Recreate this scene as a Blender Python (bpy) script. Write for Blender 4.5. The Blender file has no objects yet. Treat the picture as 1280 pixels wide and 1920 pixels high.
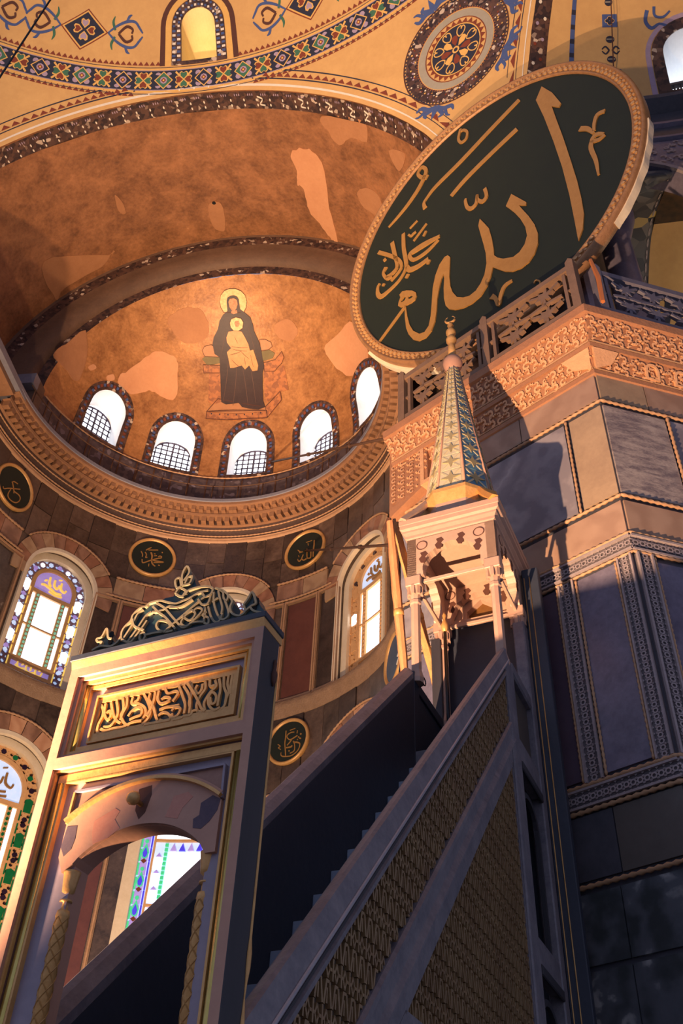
import bpy, bmesh, math, random
import numpy as np
from mathutils import Vector, Matrix
from mathutils.geometry import delaunay_2d_cdt

scene = bpy.context.scene
COL = scene.collection
random.seed(7)
rng = np.random.default_rng(7)

# ------------------------------------------------------------------ camera
cam_d = bpy.data.cameras.new('camera')
cam = bpy.data.objects.new('camera', cam_d)
COL.objects.link(cam)
cam_d.sensor_fit = 'VERTICAL'
cam_d.sensor_height = 36.0
cam_d.lens = 1811.8 / 1920.0 * 36.0
cam_d.clip_end = 300
CX = (0.991512, 0.123821, 0.039661)
CD = (-0.055273, 0.677527, -0.733418)
CF = (-0.117684, 0.725000, 0.678620)
cam.matrix_world = Matrix(((CX[0], -CD[0], -CF[0], 7.1597), (CX[1], -CD[1], -CF[1], -16.9548), (CX[2], -CD[2], -CF[2], 1.6000), (0, 0, 0, 1)))
scene.camera = cam

# ------------------------------------------------------------------ world: dim cool daylight of the nave
world = bpy.data.worlds.new('nave_daylight')
scene.world = world
world.use_nodes = True
bg = world.node_tree.nodes['Background']
bg.inputs[0].default_value = (0.58, 0.66, 1.0, 1)
bg.inputs[1].default_value = 0.52

def spot(name, loc, target, watts, col, angle, blend=1.0, radius=0.15):
    d = bpy.data.lights.new(name, 'SPOT')
    d.energy = watts; d.color = col; d.spot_size = math.radians(angle); d.spot_blend = blend
    d.shadow_soft_size = radius
    o = bpy.data.objects.new(name, d); COL.objects.link(o)
    o.location = loc
    o.rotation_euler = (Vector(target) - Vector(loc)).to_track_quat('-Z', 'Y').to_euler()
    return o

WARM = (1.0, 0.63, 0.37)
# floodlight standing on the floor left of the pulpit gate
spot('floodlight_pulpit', (3.26, -12.95, 1.5), (7.7, -7.0, 13.0), 17500, WARM, 66, 1.0, 0.06)
# floodlights on the floor washing the vault and the apse conch
spot('floodlight_vault', (-4.2, -11.8, 2.0), (1.6, -2.4, 30.0), 26000, (1.0, 0.62, 0.36), 54, 1.0, 0.25)
spot('floodlight_conch', (1.5, -6.0, 2.0), (-0.6, 5.2, 27.6), 30000, (1.0, 0.64, 0.40), 24, 1.0, 0.25)
spot('floodlight_apse', (0.5, -5.5, 2.0), (0.0, 6.0, 15.0), 8000, (1.0, 0.68, 0.44), 120, 1.0, 0.25)
spot('floodlight_semidome', (-4.5, -19.0, 2.0), (3.4, -5.5, 31.0), 24000, (1.0, 0.68, 0.40), 54, 1.0, 0.3)

scene.view_settings.view_transform = 'Standard'
scene.view_settings.look = 'None'
scene.view_settings.exposure = 0.0
scene.view_settings.gamma = 1.0
scene.view_settings.use_curve_mapping = False

# ------------------------------------------------------------------ materials
def S(r, g, b):
    f = lambda c: (c/255/12.92 if c/255 <= 0.04045 else ((c/255+0.055)/1.055)**2.4)
    return (f(r), f(g), f(b), 1)

MATS = {}
def mat(name, c1, c2=None, kind='noise', scale=3.0, rough=0.6, metal=0.0, bump=0.0, bscale=25.0, c3=None, emit=0.0, spread=0.25, stretch=(1, 1, 1), bdist=0.02):
    if name in MATS: return MATS[name]
    m = bpy.data.materials.new(name); m.use_nodes = True
    nt = m.node_tree; N = nt.nodes; L = nt.links
    b = N['Principled BSDF']
    b.inputs['Roughness'].default_value = rough
    b.inputs['Metallic'].default_value = metal
    c2 = c2 or c1
    tc = N.new('ShaderNodeTexCoord'); mp = N.new('ShaderNodeMapping')
    mp.inputs['Scale'].default_value = stretch
    L.new(tc.outputs['Object'], mp.inputs['Vector'])
    ramp = N.new('ShaderNodeValToRGB')
    e = ramp.color_ramp.elements
    spread = spread*(0.8 if kind in ('noise', 'carved') else 1)
    e[0].position = 0.5-spread; e[0].color = c1
    e[1].position = 0.5+spread; e[1].color = c2
    if c3:
        x = e.new(min(0.99, 0.5+spread*1.5)); x.color = c3
    if kind in ('noise', 'carved'):
        t = N.new('ShaderNodeTexNoise'); t.inputs['Scale'].default_value = scale
        t.inputs['Detail'].default_value = 8; t.inputs['Roughness'].default_value = 0.62; t.inputs['Distortion'].default_value = 0.4
        L.new(mp.outputs[0], t.inputs['Vector'])
        t2 = N.new('ShaderNodeTexNoise'); t2.inputs['Scale'].default_value = scale*6.5; t2.inputs['Detail'].default_value = 6; t2.inputs['Roughness'].default_value = 0.7
        L.new(mp.outputs[0], t2.inputs['Vector'])
        ad = N.new('ShaderNodeMath'); ad.operation = 'MULTIPLY'; ad.inputs[1].default_value = 0.6; L.new(t.outputs['Fac'], ad.inputs[0])
        a2 = N.new('ShaderNodeMath'); a2.operation = 'MULTIPLY_ADD'; a2.inputs[1].default_value = 0.4
        L.new(t2.outputs['Fac'], a2.inputs[0]); L.new(ad.outputs[0], a2.inputs[2]); L.new(a2.outputs[0], ramp.inputs[0])
    elif kind == 'marble':
        n = N.new('ShaderNodeTexNoise'); n.inputs['Scale'].default_value = scale*0.6; n.inputs['Detail'].default_value = 8
        n.inputs['Distortion'].default_value = 1.2
        L.new(mp.outputs[0], n.inputs['Vector'])
        t = N.new('ShaderNodeTexWave'); t.inputs['Scale'].default_value = scale*0.5
        t.inputs['Distortion'].default_value = 14; t.inputs['Detail'].default_value = 5; t.inputs['Detail Scale'].default_value = 1.6
        L.new(mp.outputs[0], t.inputs['Vector'])
        mx = N.new('ShaderNodeMath'); mx.operation = 'MULTIPLY_ADD'; mx.inputs[1].default_value = 0.35
        L.new(t.outputs['Fac'], mx.inputs[0])
        m2 = N.new('ShaderNodeMath'); m2.operation = 'MULTIPLY'; m2.inputs[1].default_value = 0.68
        L.new(n.outputs['Fac'], m2.inputs[0]); L.new(m2.outputs[0], mx.inputs[2])
        L.new(mx.outputs[0], ramp.inputs[0])
    elif kind == 'mosaic':
        t = N.new('ShaderNodeTexVoronoi'); t.inputs['Scale'].default_value = scale
        L.new(mp.outputs[0], t.inputs['Vector'])
        sx = N.new('ShaderNodeSeparateColor'); L.new(t.outputs['Color'], sx.inputs[0])
        L.new(sx.outputs[0], ramp.inputs[0])
    L.new(ramp.outputs[0], b.inputs['Base Color'])
    if bump > 0:
        bn = N.new('ShaderNodeTexNoise' if kind != 'carved' else 'ShaderNodeTexVoronoi')
        bn.inputs['Scale'].default_value = bscale
        if kind != 'carved': bn.inputs['Detail'].default_value = 6
        L.new(mp.outputs[0], bn.inputs['Vector'])
        bp = N.new('ShaderNodeBump'); bp.inputs['Strength'].default_value = bump; bp.inputs['Distance'].default_value = bdist
        L.new(bn.outputs[0], bp.inputs['Height']); L.new(bp.outputs[0], b.inputs['Normal'])
    if emit > 0:
        b.inputs['Emission Strength'].default_value = emit
        L.new(ramp.outputs[0], b.inputs['Emission Color'])
    MATS[name] = m
    return m

M_plaster_y = mat('yellow_plaster', S(212, 168, 106), S(190, 146, 90), scale=0.7, rough=0.8, bump=0.15, bscale=8)
M_goldmosaic = mat('gold_mosaic', S(128, 82, 46), S(190, 134, 82), scale=1.6, rough=0.5, metal=0.15, bump=0.6, bscale=9, c3=S(210, 160, 108), spread=0.17)
M_vaultgold = mat('vault_gold_mosaic', S(108, 70, 44), S(170, 116, 76), scale=1.3, rough=0.55, metal=0.1, bump=0.4, bscale=6, c3=S(190, 140, 98), spread=0.17)
M_patch = mat('bare_plaster_patch', S(206, 150, 108), S(190, 132, 92), scale=1.5, rough=0.85, bump=0.2, bscale=10)
M_patch3 = mat('thin_plaster_patch', S(176, 124, 84), S(156, 106, 70), scale=2.0, rough=0.8, bump=0.2, bscale=8)
M_patch2 = mat('grey_plaster_patch', S(190, 140, 104), S(170, 118, 84), scale=2.5, rough=0.85, bump=0.2, bscale=10)
M_darkmosaic = mat('dark_mosaic_band', S(44, 30, 30), S(92, 64, 52), kind='mosaic', scale=9, rough=0.6, bump=0.3, bscale=14, c3=S(190, 170, 150), spread=0.42)
M_archstone = mat('arch_stone', S(80, 58, 44), S(108, 80, 60), scale=1.5, rough=0.7, bump=0.3, bscale=6)
M_marble_d = mat('dark_breccia_marble', S(50, 38, 32), S(96, 78, 66), kind='noise', scale=1.6, rough=0.35, c3=S(170, 150, 132), spread=0.16, bump=0.08, bscale=8)
M_marble_b = mat('brown_marble', S(126, 90, 70), S(164, 122, 96), kind='marble', scale=1.1, rough=0.4, spread=0.2)
M_porphyry = mat('red_porphyry', S(92, 52, 44), S(116, 68, 56), scale=1.6, rough=0.35, bump=0.05)
M_frame = mat('carved_marble_frame', S(156, 122, 92), S(126, 96, 70), kind='carved', scale=4, rough=0.6, bump=0.5, bscale=22)
M_cream = mat('cream_stone', S(236, 218, 188), S(218, 196, 162), scale=2.5, rough=0.75, bump=0.15, bscale=14)
M_white = mat('white_plaster_reveal', S(236, 236, 236), S(220, 222, 224), scale=2, rough=0.9)
M_cornice = mat('cornice_stone', S(156, 112, 78), S(122, 86, 60), scale=2.2, rough=0.7, bump=0.35, bscale=12)
M_cornice_d = mat('cornice_dark_band', S(64, 48, 40), S(90, 66, 54), scale=5, rough=0.6, bump=0.4, bscale=24)
M_fascia = mat('cool_lit_grey_stone', S(126, 124, 134), S(104, 104, 114), scale=2, rough=0.6)  # cool light on the stone is mixed into this blue-grey
M_bead = mat('beaded_marble', S(196, 152, 112), S(166, 124, 90), scale=8, rough=0.6)
M_gold = mat('gilded_wood', S(220, 170, 104), S(188, 136, 76), scale=5, rough=0.42, metal=0.25, bump=0.2, bscale=30)
M_goldleaf = mat('gold_leaf_letters', S(176, 130, 70), S(156, 110, 54), scale=5, rough=0.5, metal=0.2)
M_brass = mat('polished_brass_strip', S(206, 186, 108), S(176, 150, 76), scale=5, rough=0.25, metal=0.8)
M_green = mat('dark_green_board', S(11, 21, 9), S(19, 29, 13), scale=2.5, rough=0.7)
M_teal = mat('dark_teal_board', S(26, 54, 60), S(34, 62, 68), scale=2.5, rough=0.5)
M_blueboard = mat('blue_board', S(52, 70, 92), S(66, 86, 108), scale=2, rough=0.5)
M_pink = mat('pink_limewashed_stone', S(186, 140, 116), S(166, 122, 102), scale=2.5, rough=0.65, bump=0.15, bscale=10)
M_violet = mat('violet_grey_marble', S(150, 136, 146), S(126, 114, 126), kind='noise', scale=3, rough=0.45, bump=0.08, bscale=10)
M_rail = mat('worn_grey_marble_rail', S(84, 80, 90), S(126, 118, 122), scale=2.5, rough=0.45, bump=0.2, bscale=12, c3=S(150, 128, 116), spread=.2, stretch=(1.5, 1.5, 1.5))
M_navy = mat('navy_painted_wood', S(40, 44, 56), S(50, 54, 66), scale=2.0, rough=0.55, bump=0.15, bscale=14)
M_navy2 = mat('dark_timber', S(38, 36, 42), S(52, 48, 54), scale=2.5, rough=0.6, stretch=(3, 3, .5))
M_black = mat('deep_dark_void', S(14, 13, 15), S(20, 18, 20), rough=0.9)
M_step = mat('step_marble', S(150, 160, 178), S(130, 140, 158), scale=3, rough=0.5)
M_lattice = mat('gilt_lattice_wood', S(164, 134, 92), S(130, 98, 68), scale=3, rough=0.36, metal=0.4, bump=0.2, bscale=40)
M_latback = mat('lattice_backing', S(62, 54, 50), S(80, 68, 56), scale=3, rough=0.6)
M_greymarble = mat('veined_grey_marble', S(126, 118, 124), S(158, 148, 150), kind='marble', scale=1.3, rough=0.35, c3=S(188, 178, 178), spread=0.2)
M_cloudmarble = mat('cloudy_marble', S(150, 124, 100), S(176, 148, 118), kind='noise', scale=2.2, rough=0.4, c3=S(196, 170, 140), spread=0.22)
M_dottedmarble = mat('streaked_marble', S(112, 100, 104), S(176, 160, 150), kind='noise', scale=3.2, rough=0.4, spread=0.12, stretch=(1, 1, 3.2))
M_bluemarble = mat('slate_blue_marble', S(90, 84, 100), S(128, 120, 136), kind='noise', scale=1.8, rough=0.38, c3=S(176, 168, 182), spread=0.2, bump=0.15, bscale=5)
M_darkslate = mat('dark_slate_marble', S(60, 60, 66), S(84, 82, 90), kind='noise', scale=1.4, rough=0.4, c3=S(106, 104, 104), spread=0.2)
M_verde = mat('green_black_breccia', S(56, 60, 62), S(88, 90, 96), kind='marble', scale=1.6, rough=0.4, c3=S(150, 148, 146), spread=0.18)
M_frieze = mat('carved_frieze', S(168, 152, 150), S(140, 126, 126), kind='noise', scale=6, rough=0.6, bump=0.25, bscale=30)
M_friezeback = mat('frieze_ground', S(88, 80, 84), S(104, 94, 96), scale=8, rough=0.7)
M_relief = mat('carved_cornice_stone', S(226, 170, 124), S(196, 144, 102), kind='noise', scale=5, rough=0.65, bump=0.4, bscale=26)
M_reliefback = mat('cornice_ground', S(176, 122, 86), S(150, 102, 72), scale=6, rough=0.7, bump=0.4, bscale=22)
M_spire = mat('painted_spire_panel', S(206, 190, 152), S(186, 168, 132), scale=6, rough=0.45)
M_spireblue = mat('spire_blue_ornament_and_shade', S(70, 116, 140), S(84, 130, 150), scale=4, rough=0.5)
M_spirestar = mat('spire_star', S(170, 152, 110), S(150, 132, 94), scale=4, rough=0.5)
M_wood = mat('honey_timber', S(206, 146, 76), S(176, 112, 54), scale=3, rough=0.5, stretch=(6, 6, .6))
M_redwood = mat('red_timber', S(170, 96, 54), S(190, 116, 62), scale=3, rough=0.5, stretch=(6, 6, .6))
M_iron = mat('rusty_iron', S(96, 66, 46), S(72, 48, 36), scale=9, rough=0.6, metal=0.3)
M_blackiron = mat('black_iron', S(16, 18, 24), S(26, 28, 36), scale=6, rough=0.35, metal=0.4)
M_pane = mat('daylight_pane', S(246, 250, 255), S(236, 243, 255), scale=1, rough=0.4, emit=2.4)
M_skypane = mat('sky_pane', S(250, 252, 255), S(240, 246, 255), scale=1, emit=5.0)
M_paneblue = mat('pale_blue_pane', S(170, 196, 236), S(196, 214, 244), scale=3, rough=0.4, emit=0.75)
M_paneviolet = mat('violet_pane', S(150, 124, 206), S(172, 156, 222), scale=4, rough=0.3, emit=0.5)
M_paneindigo = mat('indigo_pane', S(56, 40, 190), S(70, 60, 210), scale=4, rough=0.3, emit=0.8)
M_panegreen = mat('green_pane', S(70, 206, 140), S(60, 180, 120), scale=6, rough=0.3, emit=0.6)
M_panemint = mat('mint_pane', S(136, 204, 176), S(116, 184, 158), scale=6, rough=0.3, emit=0.45)
M_paneyellow = mat('yellow_pane', S(236, 196, 84), S(246, 210, 110), scale=6, rough=0.3, emit=0.6)
M_panedull = mat('unlit_glass', S(30, 22, 34), S(54, 34, 60), scale=6, rough=0.15)
M_panedgreen = mat('unlit_green_glass', S(16, 96, 56), S(26, 120, 70), scale=6, rough=0.15)
M_tracery = mat('window_tracery', S(206, 164, 112), S(180, 136, 88), scale=6, rough=0.6)
M_traceryp = mat('warm_plaster_tracery', S(226, 178, 122), S(204, 152, 98), scale=5, rough=0.8, bump=0.3, bscale=20)
M_leadlight = mat('plum_tracery', S(116, 92, 120), S(140, 112, 126), scale=6, rough=0.6)
M_lead = mat('dark_window_bars', S(44, 36, 60), S(60, 46, 66), scale=4, rough=0.6)
M_navyp = mat('painted_navy', S(32, 34, 52), S(40, 42, 60), scale=6, rough=0.75)
M_greenp = mat('painted_green', S(52, 96, 72), S(64, 110, 84), scale=6, rough=0.75)
M_redp = mat('painted_brick_red', S(128, 58, 34), S(110, 48, 30), scale=6, rough=0.75)
M_yellowp = mat('painted_ochre', S(222, 176, 98), S(206, 158, 84), scale=6, rough=0.75)
M_greyp = mat('painted_grey', S(160, 152, 136), S(146, 138, 122), scale=6, rough=0.75)
M_brownp = mat('painted_brown', S(74, 40, 30), S(86, 50, 36), scale=6, rough=0.75)
M_whitep = mat('painted_white', S(226, 214, 196), S(210, 198, 180), scale=6, rough=0.75)
M_bluep = mat('painted_cobalt', S(58, 76, 124), S(70, 88, 136), scale=6, rough=0.75)
M_lilacp = mat('painted_lilac', S(168, 148, 168), S(150, 130, 152), scale=6, rough=0.75)
M_skin = mat('mosaic_flesh', S(196, 132, 92), S(176, 112, 76), kind='mosaic', scale=16, rough=0.6)
M_robe = mat('mosaic_dark_robe', S(44, 30, 28), S(66, 46, 40), kind='noise', scale=3.5, rough=0.55, spread=0.3)
M_halo = mat('mosaic_halo', S(236, 184, 122), S(220, 164, 102), kind='mosaic', scale=16, rough=0.5)
M_gown = mat('mosaic_gold_gown', S(216, 156, 96), S(180, 116, 66), kind='noise', scale=5, rough=0.5, spread=0.3)
M_throne = mat('mosaic_throne', S(170, 108, 64), S(134, 84, 54), kind='mosaic', scale=9, rough=0.6)
M_cushion = mat('mosaic_cushion', S(96, 84, 50), S(120, 104, 64), scale=4, rough=0.6)
M_floor = mat('floor_marble', S(120, 116, 114), S(146, 140, 136), kind='marble', scale=0.8, rough=0.3)
M_hallwall = mat('side_wall_marble', S(116, 100, 92), S(90, 78, 74), kind='marble', scale=0.7, rough=0.5)
# ------------------------------------------------------------------ helpers
def link(o, parent=None):
    COL.objects.link(o)
    if parent is not None:
        o.parent = parent
        o.matrix_parent_inverse = Matrix.Translation(-Vector(parent.location)) if parent.type == 'EMPTY' else Matrix()
    return o

def mesh(name, verts, faces, m, parent=None, smooth=False, midx=None):
    me = bpy.data.meshes.new(name)
    me.from_pydata([tuple(map(float, v)) for v in verts], [], faces)
    for x in (m if isinstance(m, list) else [m]): me.materials.append(x)
    if midx is not None: me.polygons.foreach_set('material_index', midx)
    if smooth: me.polygons.foreach_set('use_smooth', [True]*len(me.polygons))
    me.update()
    return link(bpy.data.objects.new(name, me), parent)

def tag(o, label=None, cat=None, group=None, kind=None):
    if label: o['label'] = label
    if cat: o['category'] = cat
    if group: o['group'] = group
    if kind: o['kind'] = kind
    return o

def root(name, loc, label=None, cat=None, group=None, kind=None):
    o = bpy.data.objects.new(name, None)
    o.empty_display_size = 0.3
    o.location = loc
    COL.objects.link(o)
    return tag(o, label, cat, group, kind)

def inpoly(P, poly):
    x, y = P[:, 0], P[:, 1]; r = np.zeros(len(P), bool)
    q = np.asarray(poly, float); n = len(q); j = n-1
    for i in range(n):
        xi, yi = q[i]; xj, yj = q[j]
        c = ((yi > y) != (yj > y))
        if yj != yi:
            r ^= c & (x < (xj-xi)*(y-yi)/(yj-yi)+xi)
        j = i
    return r

def dens(poly, step):
    if not step: return [tuple(p) for p in poly]
    o = []; n = len(poly)
    for i in range(n):
        a = np.array(poly[i], float); b = np.array(poly[(i+1) % n], float)
        k = max(1, int(math.ceil(np.linalg.norm((b-a)/np.array(step)))))
        for t in range(k): o.append(tuple(a+(b-a)*t/k))
    return o

def slab(name, outer, mapf, d0, d1, m, parent=None, holes=(), step=None, smooth=False, add=None):
    """solid (or sheet when d0 is None) over a 2D polygon with holes, mapped to 3D"""
    if step is not None and not isinstance(step, (tuple, list)): step = (step, step)
    loops = [dens(outer, step)]+[dens(h, step) for h in holes]
    pts = []; edges = []
    for lp in loops:
        b = len(pts); pts += lp
        edges += [(b+i, b+(i+1) % len(lp)) for i in range(len(lp))]
    if step:
        q = np.array(loops[0]); lo, hi = q.min(0), q.max(0)
        gx = np.arange(lo[0]+step[0]*.5, hi[0], step[0]); gy = np.arange(lo[1]+step[1]*.5, hi[1], step[1])
        if len(gx) and len(gy):
            G = np.array([(a, b) for a in gx for b in gy])
            k = inpoly(G, loops[0])
            for h in loops[1:]: k &= ~inpoly(G, h)
            pts += [tuple(p) for p in G[k]]
    V, E, F, _, _, _ = delaunay_2d_cdt([Vector(p) for p in pts], edges, [], 0, 1e-7)
    V = np.array([(v.x, v.y) for v in V])
    F = np.array([f for f in F if len(f) == 3])
    c = V[F].mean(1)
    k = inpoly(c, loops[0])
    for h in loops[1:]: k &= ~inpoly(c, h)
    F = F[k]
    a = V[F]; s = (a[:, 1, 0]-a[:, 0, 0])*(a[:, 2, 1]-a[:, 0, 1])-(a[:, 1, 1]-a[:, 0, 1])*(a[:, 2, 0]-a[:, 0, 0])
    F[s < 0] = F[s < 0][:, ::-1]
    nv = len(V)
    verts = [mapf(x, y, d1) for x, y in V]
    faces = [tuple(map(int, f)) for f in F]
    if d0 is not None:
        verts += [mapf(x, y, d0) for x, y in V]
        faces += [tuple(int(i)+nv for i in f[::-1]) for f in F]
        es = {}
        for f in F:
            for i in range(3): es[(f[i], f[(i+1) % 3])] = 1
        for (i, j) in es:
            if (j, i) not in es: faces.append((int(i), int(i)+nv, int(j)+nv, int(j)))
    if add is not None:
        add(verts, faces); return None
    return mesh(name, verts, faces, m, parent, smooth)

class Joined:
    """collects many small solids into one mesh, several materials allowed"""
    def __init__(s): s.v = []; s.f = []; s.m = []; s.mats = []; s.g = []
    def mi(s, m):
        if m not in s.mats: s.mats.append(m)
        return s.mats.index(m)
    def add(s, v, f, m):
        b = len(s.v); s.v += [tuple(p) for p in v]; f0 = len(s.f); s.f += [tuple(i+b for i in q) for q in f]; s.m += [s.mi(m)]*len(f); s.g.append((b, len(s.v), f0, len(s.f)))
    def slab(s, outer, mapf, d0, d1, m, holes=(), step=None):
        slab('x', outer, mapf, d0, d1, m, holes=holes, step=step, add=lambda v, f: s.add(v, f, m))
    def flat(s, poly, mapf, d, m):          # thin convex patch
        s.add([mapf(x, y, d) for x, y in poly], [tuple(range(len(poly)))], m)
    def ring(s, mapf, cx, cy, r0, r1, d, m, n=48, a0=0, a1=360, d0=None):
        v = []; f = []
        k = n if a1-a0 >= 360 else n+1
        for i in range(k):
            a = math.radians(a0+(a1-a0)*i/n)
            v += [mapf(cx+r0*math.cos(a), cy+r0*math.sin(a), d), mapf(cx+r1*math.cos(a), cy+r1*math.sin(a), d)]
        for i in range(n):
            j = (i+1) % k
            f.append((2*i, 2*i+1, 2*j+1, 2*j))
        s.add(v, f, m)
    def strip(s, pts, mapf, d0, d1, m):     # ribbon of (x,y,w)
        v, f = ribbon(pts, mapf, d0, d1)
        s.add(v, f, m)
    def box(s, f3, a, b, m):                # f3 maps local (x,y,z) to world
        v = [f3(x, y, z) for x in (a[0], b[0]) for y in (a[1], b[1]) for z in (a[2], b[2])]
        s.add(v, [(0, 1, 3, 2), (4, 6, 7, 5), (0, 4, 5, 1), (2, 3, 7, 6), (0, 2, 6, 4), (1, 5, 7, 3)], m)
    def each(s, name, parent=None):
        """every solid added becomes an object of its own"""
        out = []
        for (b0, b1, f0, f1) in s.g:
            out.append(mesh(name, s.v[b0:b1], [tuple(i-b0 for i in q) for q in s.f[f0:f1]], s.mats[s.m[f0]], parent))
        return out
    def build(s, name, parent=None, smooth=False):
        return mesh(name, s.v, s.f, s.mats, parent, smooth, s.m)

def smoothpts(pts, k=4):
    P = np.array(pts, float)
    if len(P) < 3: return P
    o = []
    for i in range(len(P)-1):
        p0 = P[max(0, i-1)]; p1 = P[i]; p2 = P[i+1]; p3 = P[min(len(P)-1, i+2)]
        for t in np.arange(k)/k:
            o.append(0.5*((2*p1)+(-p0+p2)*t+(2*p0-5*p1+4*p2-p3)*t*t+(-p0+3*p1-3*p2+p3)*t**3))
    o.append(P[-1])
    return np.array(o)

def ribbon(pts, mapf, d0, d1, k=4):
    P = smoothpts(pts, k)
    T = np.gradient(P[:, :2], axis=0); T /= np.maximum(np.linalg.norm(T, axis=1, keepdims=True), 1e-9)
    Nn = np.stack([-T[:, 1], T[:, 0]], 1); w = np.maximum(P[:, 2:3], 1e-4)/2
    A = P[:, :2]+Nn*w; B = P[:, :2]-Nn*w
    v = []; f = []
    for a, b in zip(A, B): v += [mapf(a[0], a[1], d1), mapf(b[0], b[1], d1), mapf(a[0], a[1], d0), mapf(b[0], b[1], d0)]
    n = len(A)
    for i in range(n-1):
        p = 4*i; q = p+4
        f += [(p, p+1, q+1, q), (p, q, q+2, p+2), (p+1, p+3, q+3, q+1)]
    f += [(0, 2, 3, 1), (4*n-4, 4*n-3, 4*n-1, 4*n-2)]
    return v, f

def planemap(P, e1, e2, n):
    P = np.array(P, float); e1 = np.array(e1, float); e2 = np.array(e2, float); n = np.array(n, float)
    return lambda x, y, d: P+e1*x+e2*y+n*d
def cylmap(R, cx=0., cy=0., rot=0.):
    return lambda th, z, d: (cx+(R-d)*math.sin(math.radians(th+rot)), cy+(R-d)*math.cos(math.radians(th+rot)), z)
def sphmap(c, R):
    return lambda az, el, d: (c[0]+(R-d)*math.cos(math.radians(el))*math.sin(math.radians(az)), c[1]+(R-d)*math.cos(math.radians(el))*math.cos(math.radians(az)), c[2]+(R-d)*math.sin(math.radians(el)))

def rough_outline(poly, amp=.12, k=5):
    """closed outline with softened, slightly ragged edges"""
    P = np.array(poly, float); n = len(P); sp = P.max(0)-P.min(0); o = []
    for i in range(n):
        p0, p1, p2, p3 = P[i-1], P[i], P[(i+1) % n], P[(i+2) % n]
        for t in np.arange(k)/k:
            q = 0.5*((2*p1)+(-p0+p2)*t+(2*p0-5*p1+4*p2-p3)*t*t+(-p0+3*p1-3*p2+p3)*t**3)
            o.append(tuple(q+(rng.random(2)-.5)*sp*amp*.25))
    return o

def arch(cx, zb, zs, r, n=20, k=1.0, rise=1.0):
    """round arched outline, k converts metres to the u unit"""
    p = [(cx-r*k, zb), (cx+r*k, zb)]
    for i in range(n+1):
        a = math.pi*i/n
        p.append((cx+r*k*math.cos(a), zs+r*rise*math.sin(a)))
    return p

def revolve(name, prof, th0, th1, n, m, parent=None, smooth=False, cx=0., cy=0.):
    v = []; f = []
    for i in range(n+1):
        a = math.radians(th0+(th1-th0)*i/n)
        for r, z in prof: v.append((cx+r*math.sin(a), cy+r*math.cos(a), z))
    k = len(prof)
    for i in range(n):
        for j in range(k-1):
            f.append((i*k+j, i*k+j+1, (i+1)*k+j+1, (i+1)*k+j))
    return mesh(name, v, f, m, parent, smooth)

def lathe(name, prof, f3, m, parent=None, n=16, smooth=True):
    """prof (r, h) around the local z of f3"""
    v = []; f = []; k = len(prof)
    for i in range(n):
        a = 2*math.pi*i/n
        for r, h in prof: v.append(f3(r*math.cos(a), r*math.sin(a), h))
    for i in range(n):
        j = (i+1) % n
        for q in range(k-1): f.append((i*k+q, j*k+q, j*k+q+1, i*k+q+1))
    f.append(tuple(j*k for j in range(n))[::-1]); f.append(tuple(j*k+k-1 for j in range(n)))
    return mesh(name, v, f, m, parent, smooth)

def tube_data(pts, r, n=8):
    P = np.array(pts, float); v = []; f = []
    T = np.gradient(P, axis=0)
    for i, p in enumerate(P):
        t = T[i]/max(np.linalg.norm(T[i]), 1e-9)
        a = np.cross(t, [0, 0, 1.]) if abs(t[2]) < .95 else np.cross(t, [1., 0, 0])
        a /= np.linalg.norm(a); b = np.cross(t, a)
        rr = r[i] if hasattr(r, '__len__') else r
        for k in range(n):
            g = 2*math.pi*k/n
            v.append(p+a*rr*math.cos(g)+b*rr*math.sin(g))
    for i in range(len(P)-1):
        for k in range(n):
            f.append((i*n+k, i*n+(k+1) % n, (i+1)*n+(k+1) % n, (i+1)*n+k))
    f.append(tuple(range(n))[::-1]); f.append(tuple((len(P)-1)*n+k for k in range(n)))
    return v, f
def tube(name, pts, r, m, parent=None, n=8, smooth=True):
    v, f = tube_data(pts, r, n)
    return mesh(name, v, f, m, parent, smooth)
def beads(name, pts, r, pitch, m, parent=None):
    """moulding of beads along a path"""
    P = np.array(pts, float)
    L = np.concatenate([[0], np.cumsum(np.linalg.norm(np.diff(P, axis=0), axis=1))])
    n = max(2, int(L[-1]/pitch)*2+1)
    s = np.linspace(0, L[-1], n)
    Q = np.stack([np.interp(s, L, P[:, i]) for i in range(3)], 1)
    return tube(name, Q, [r*(1.0 if i % 2 else .55) for i in range(n)], m, parent, n=6)

def dup(o, parent=None, rotz=0.0):
    c = o.copy(); link(c, parent)
    c.rotation_euler = (0, 0, math.radians(rotz))
    return c

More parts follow.
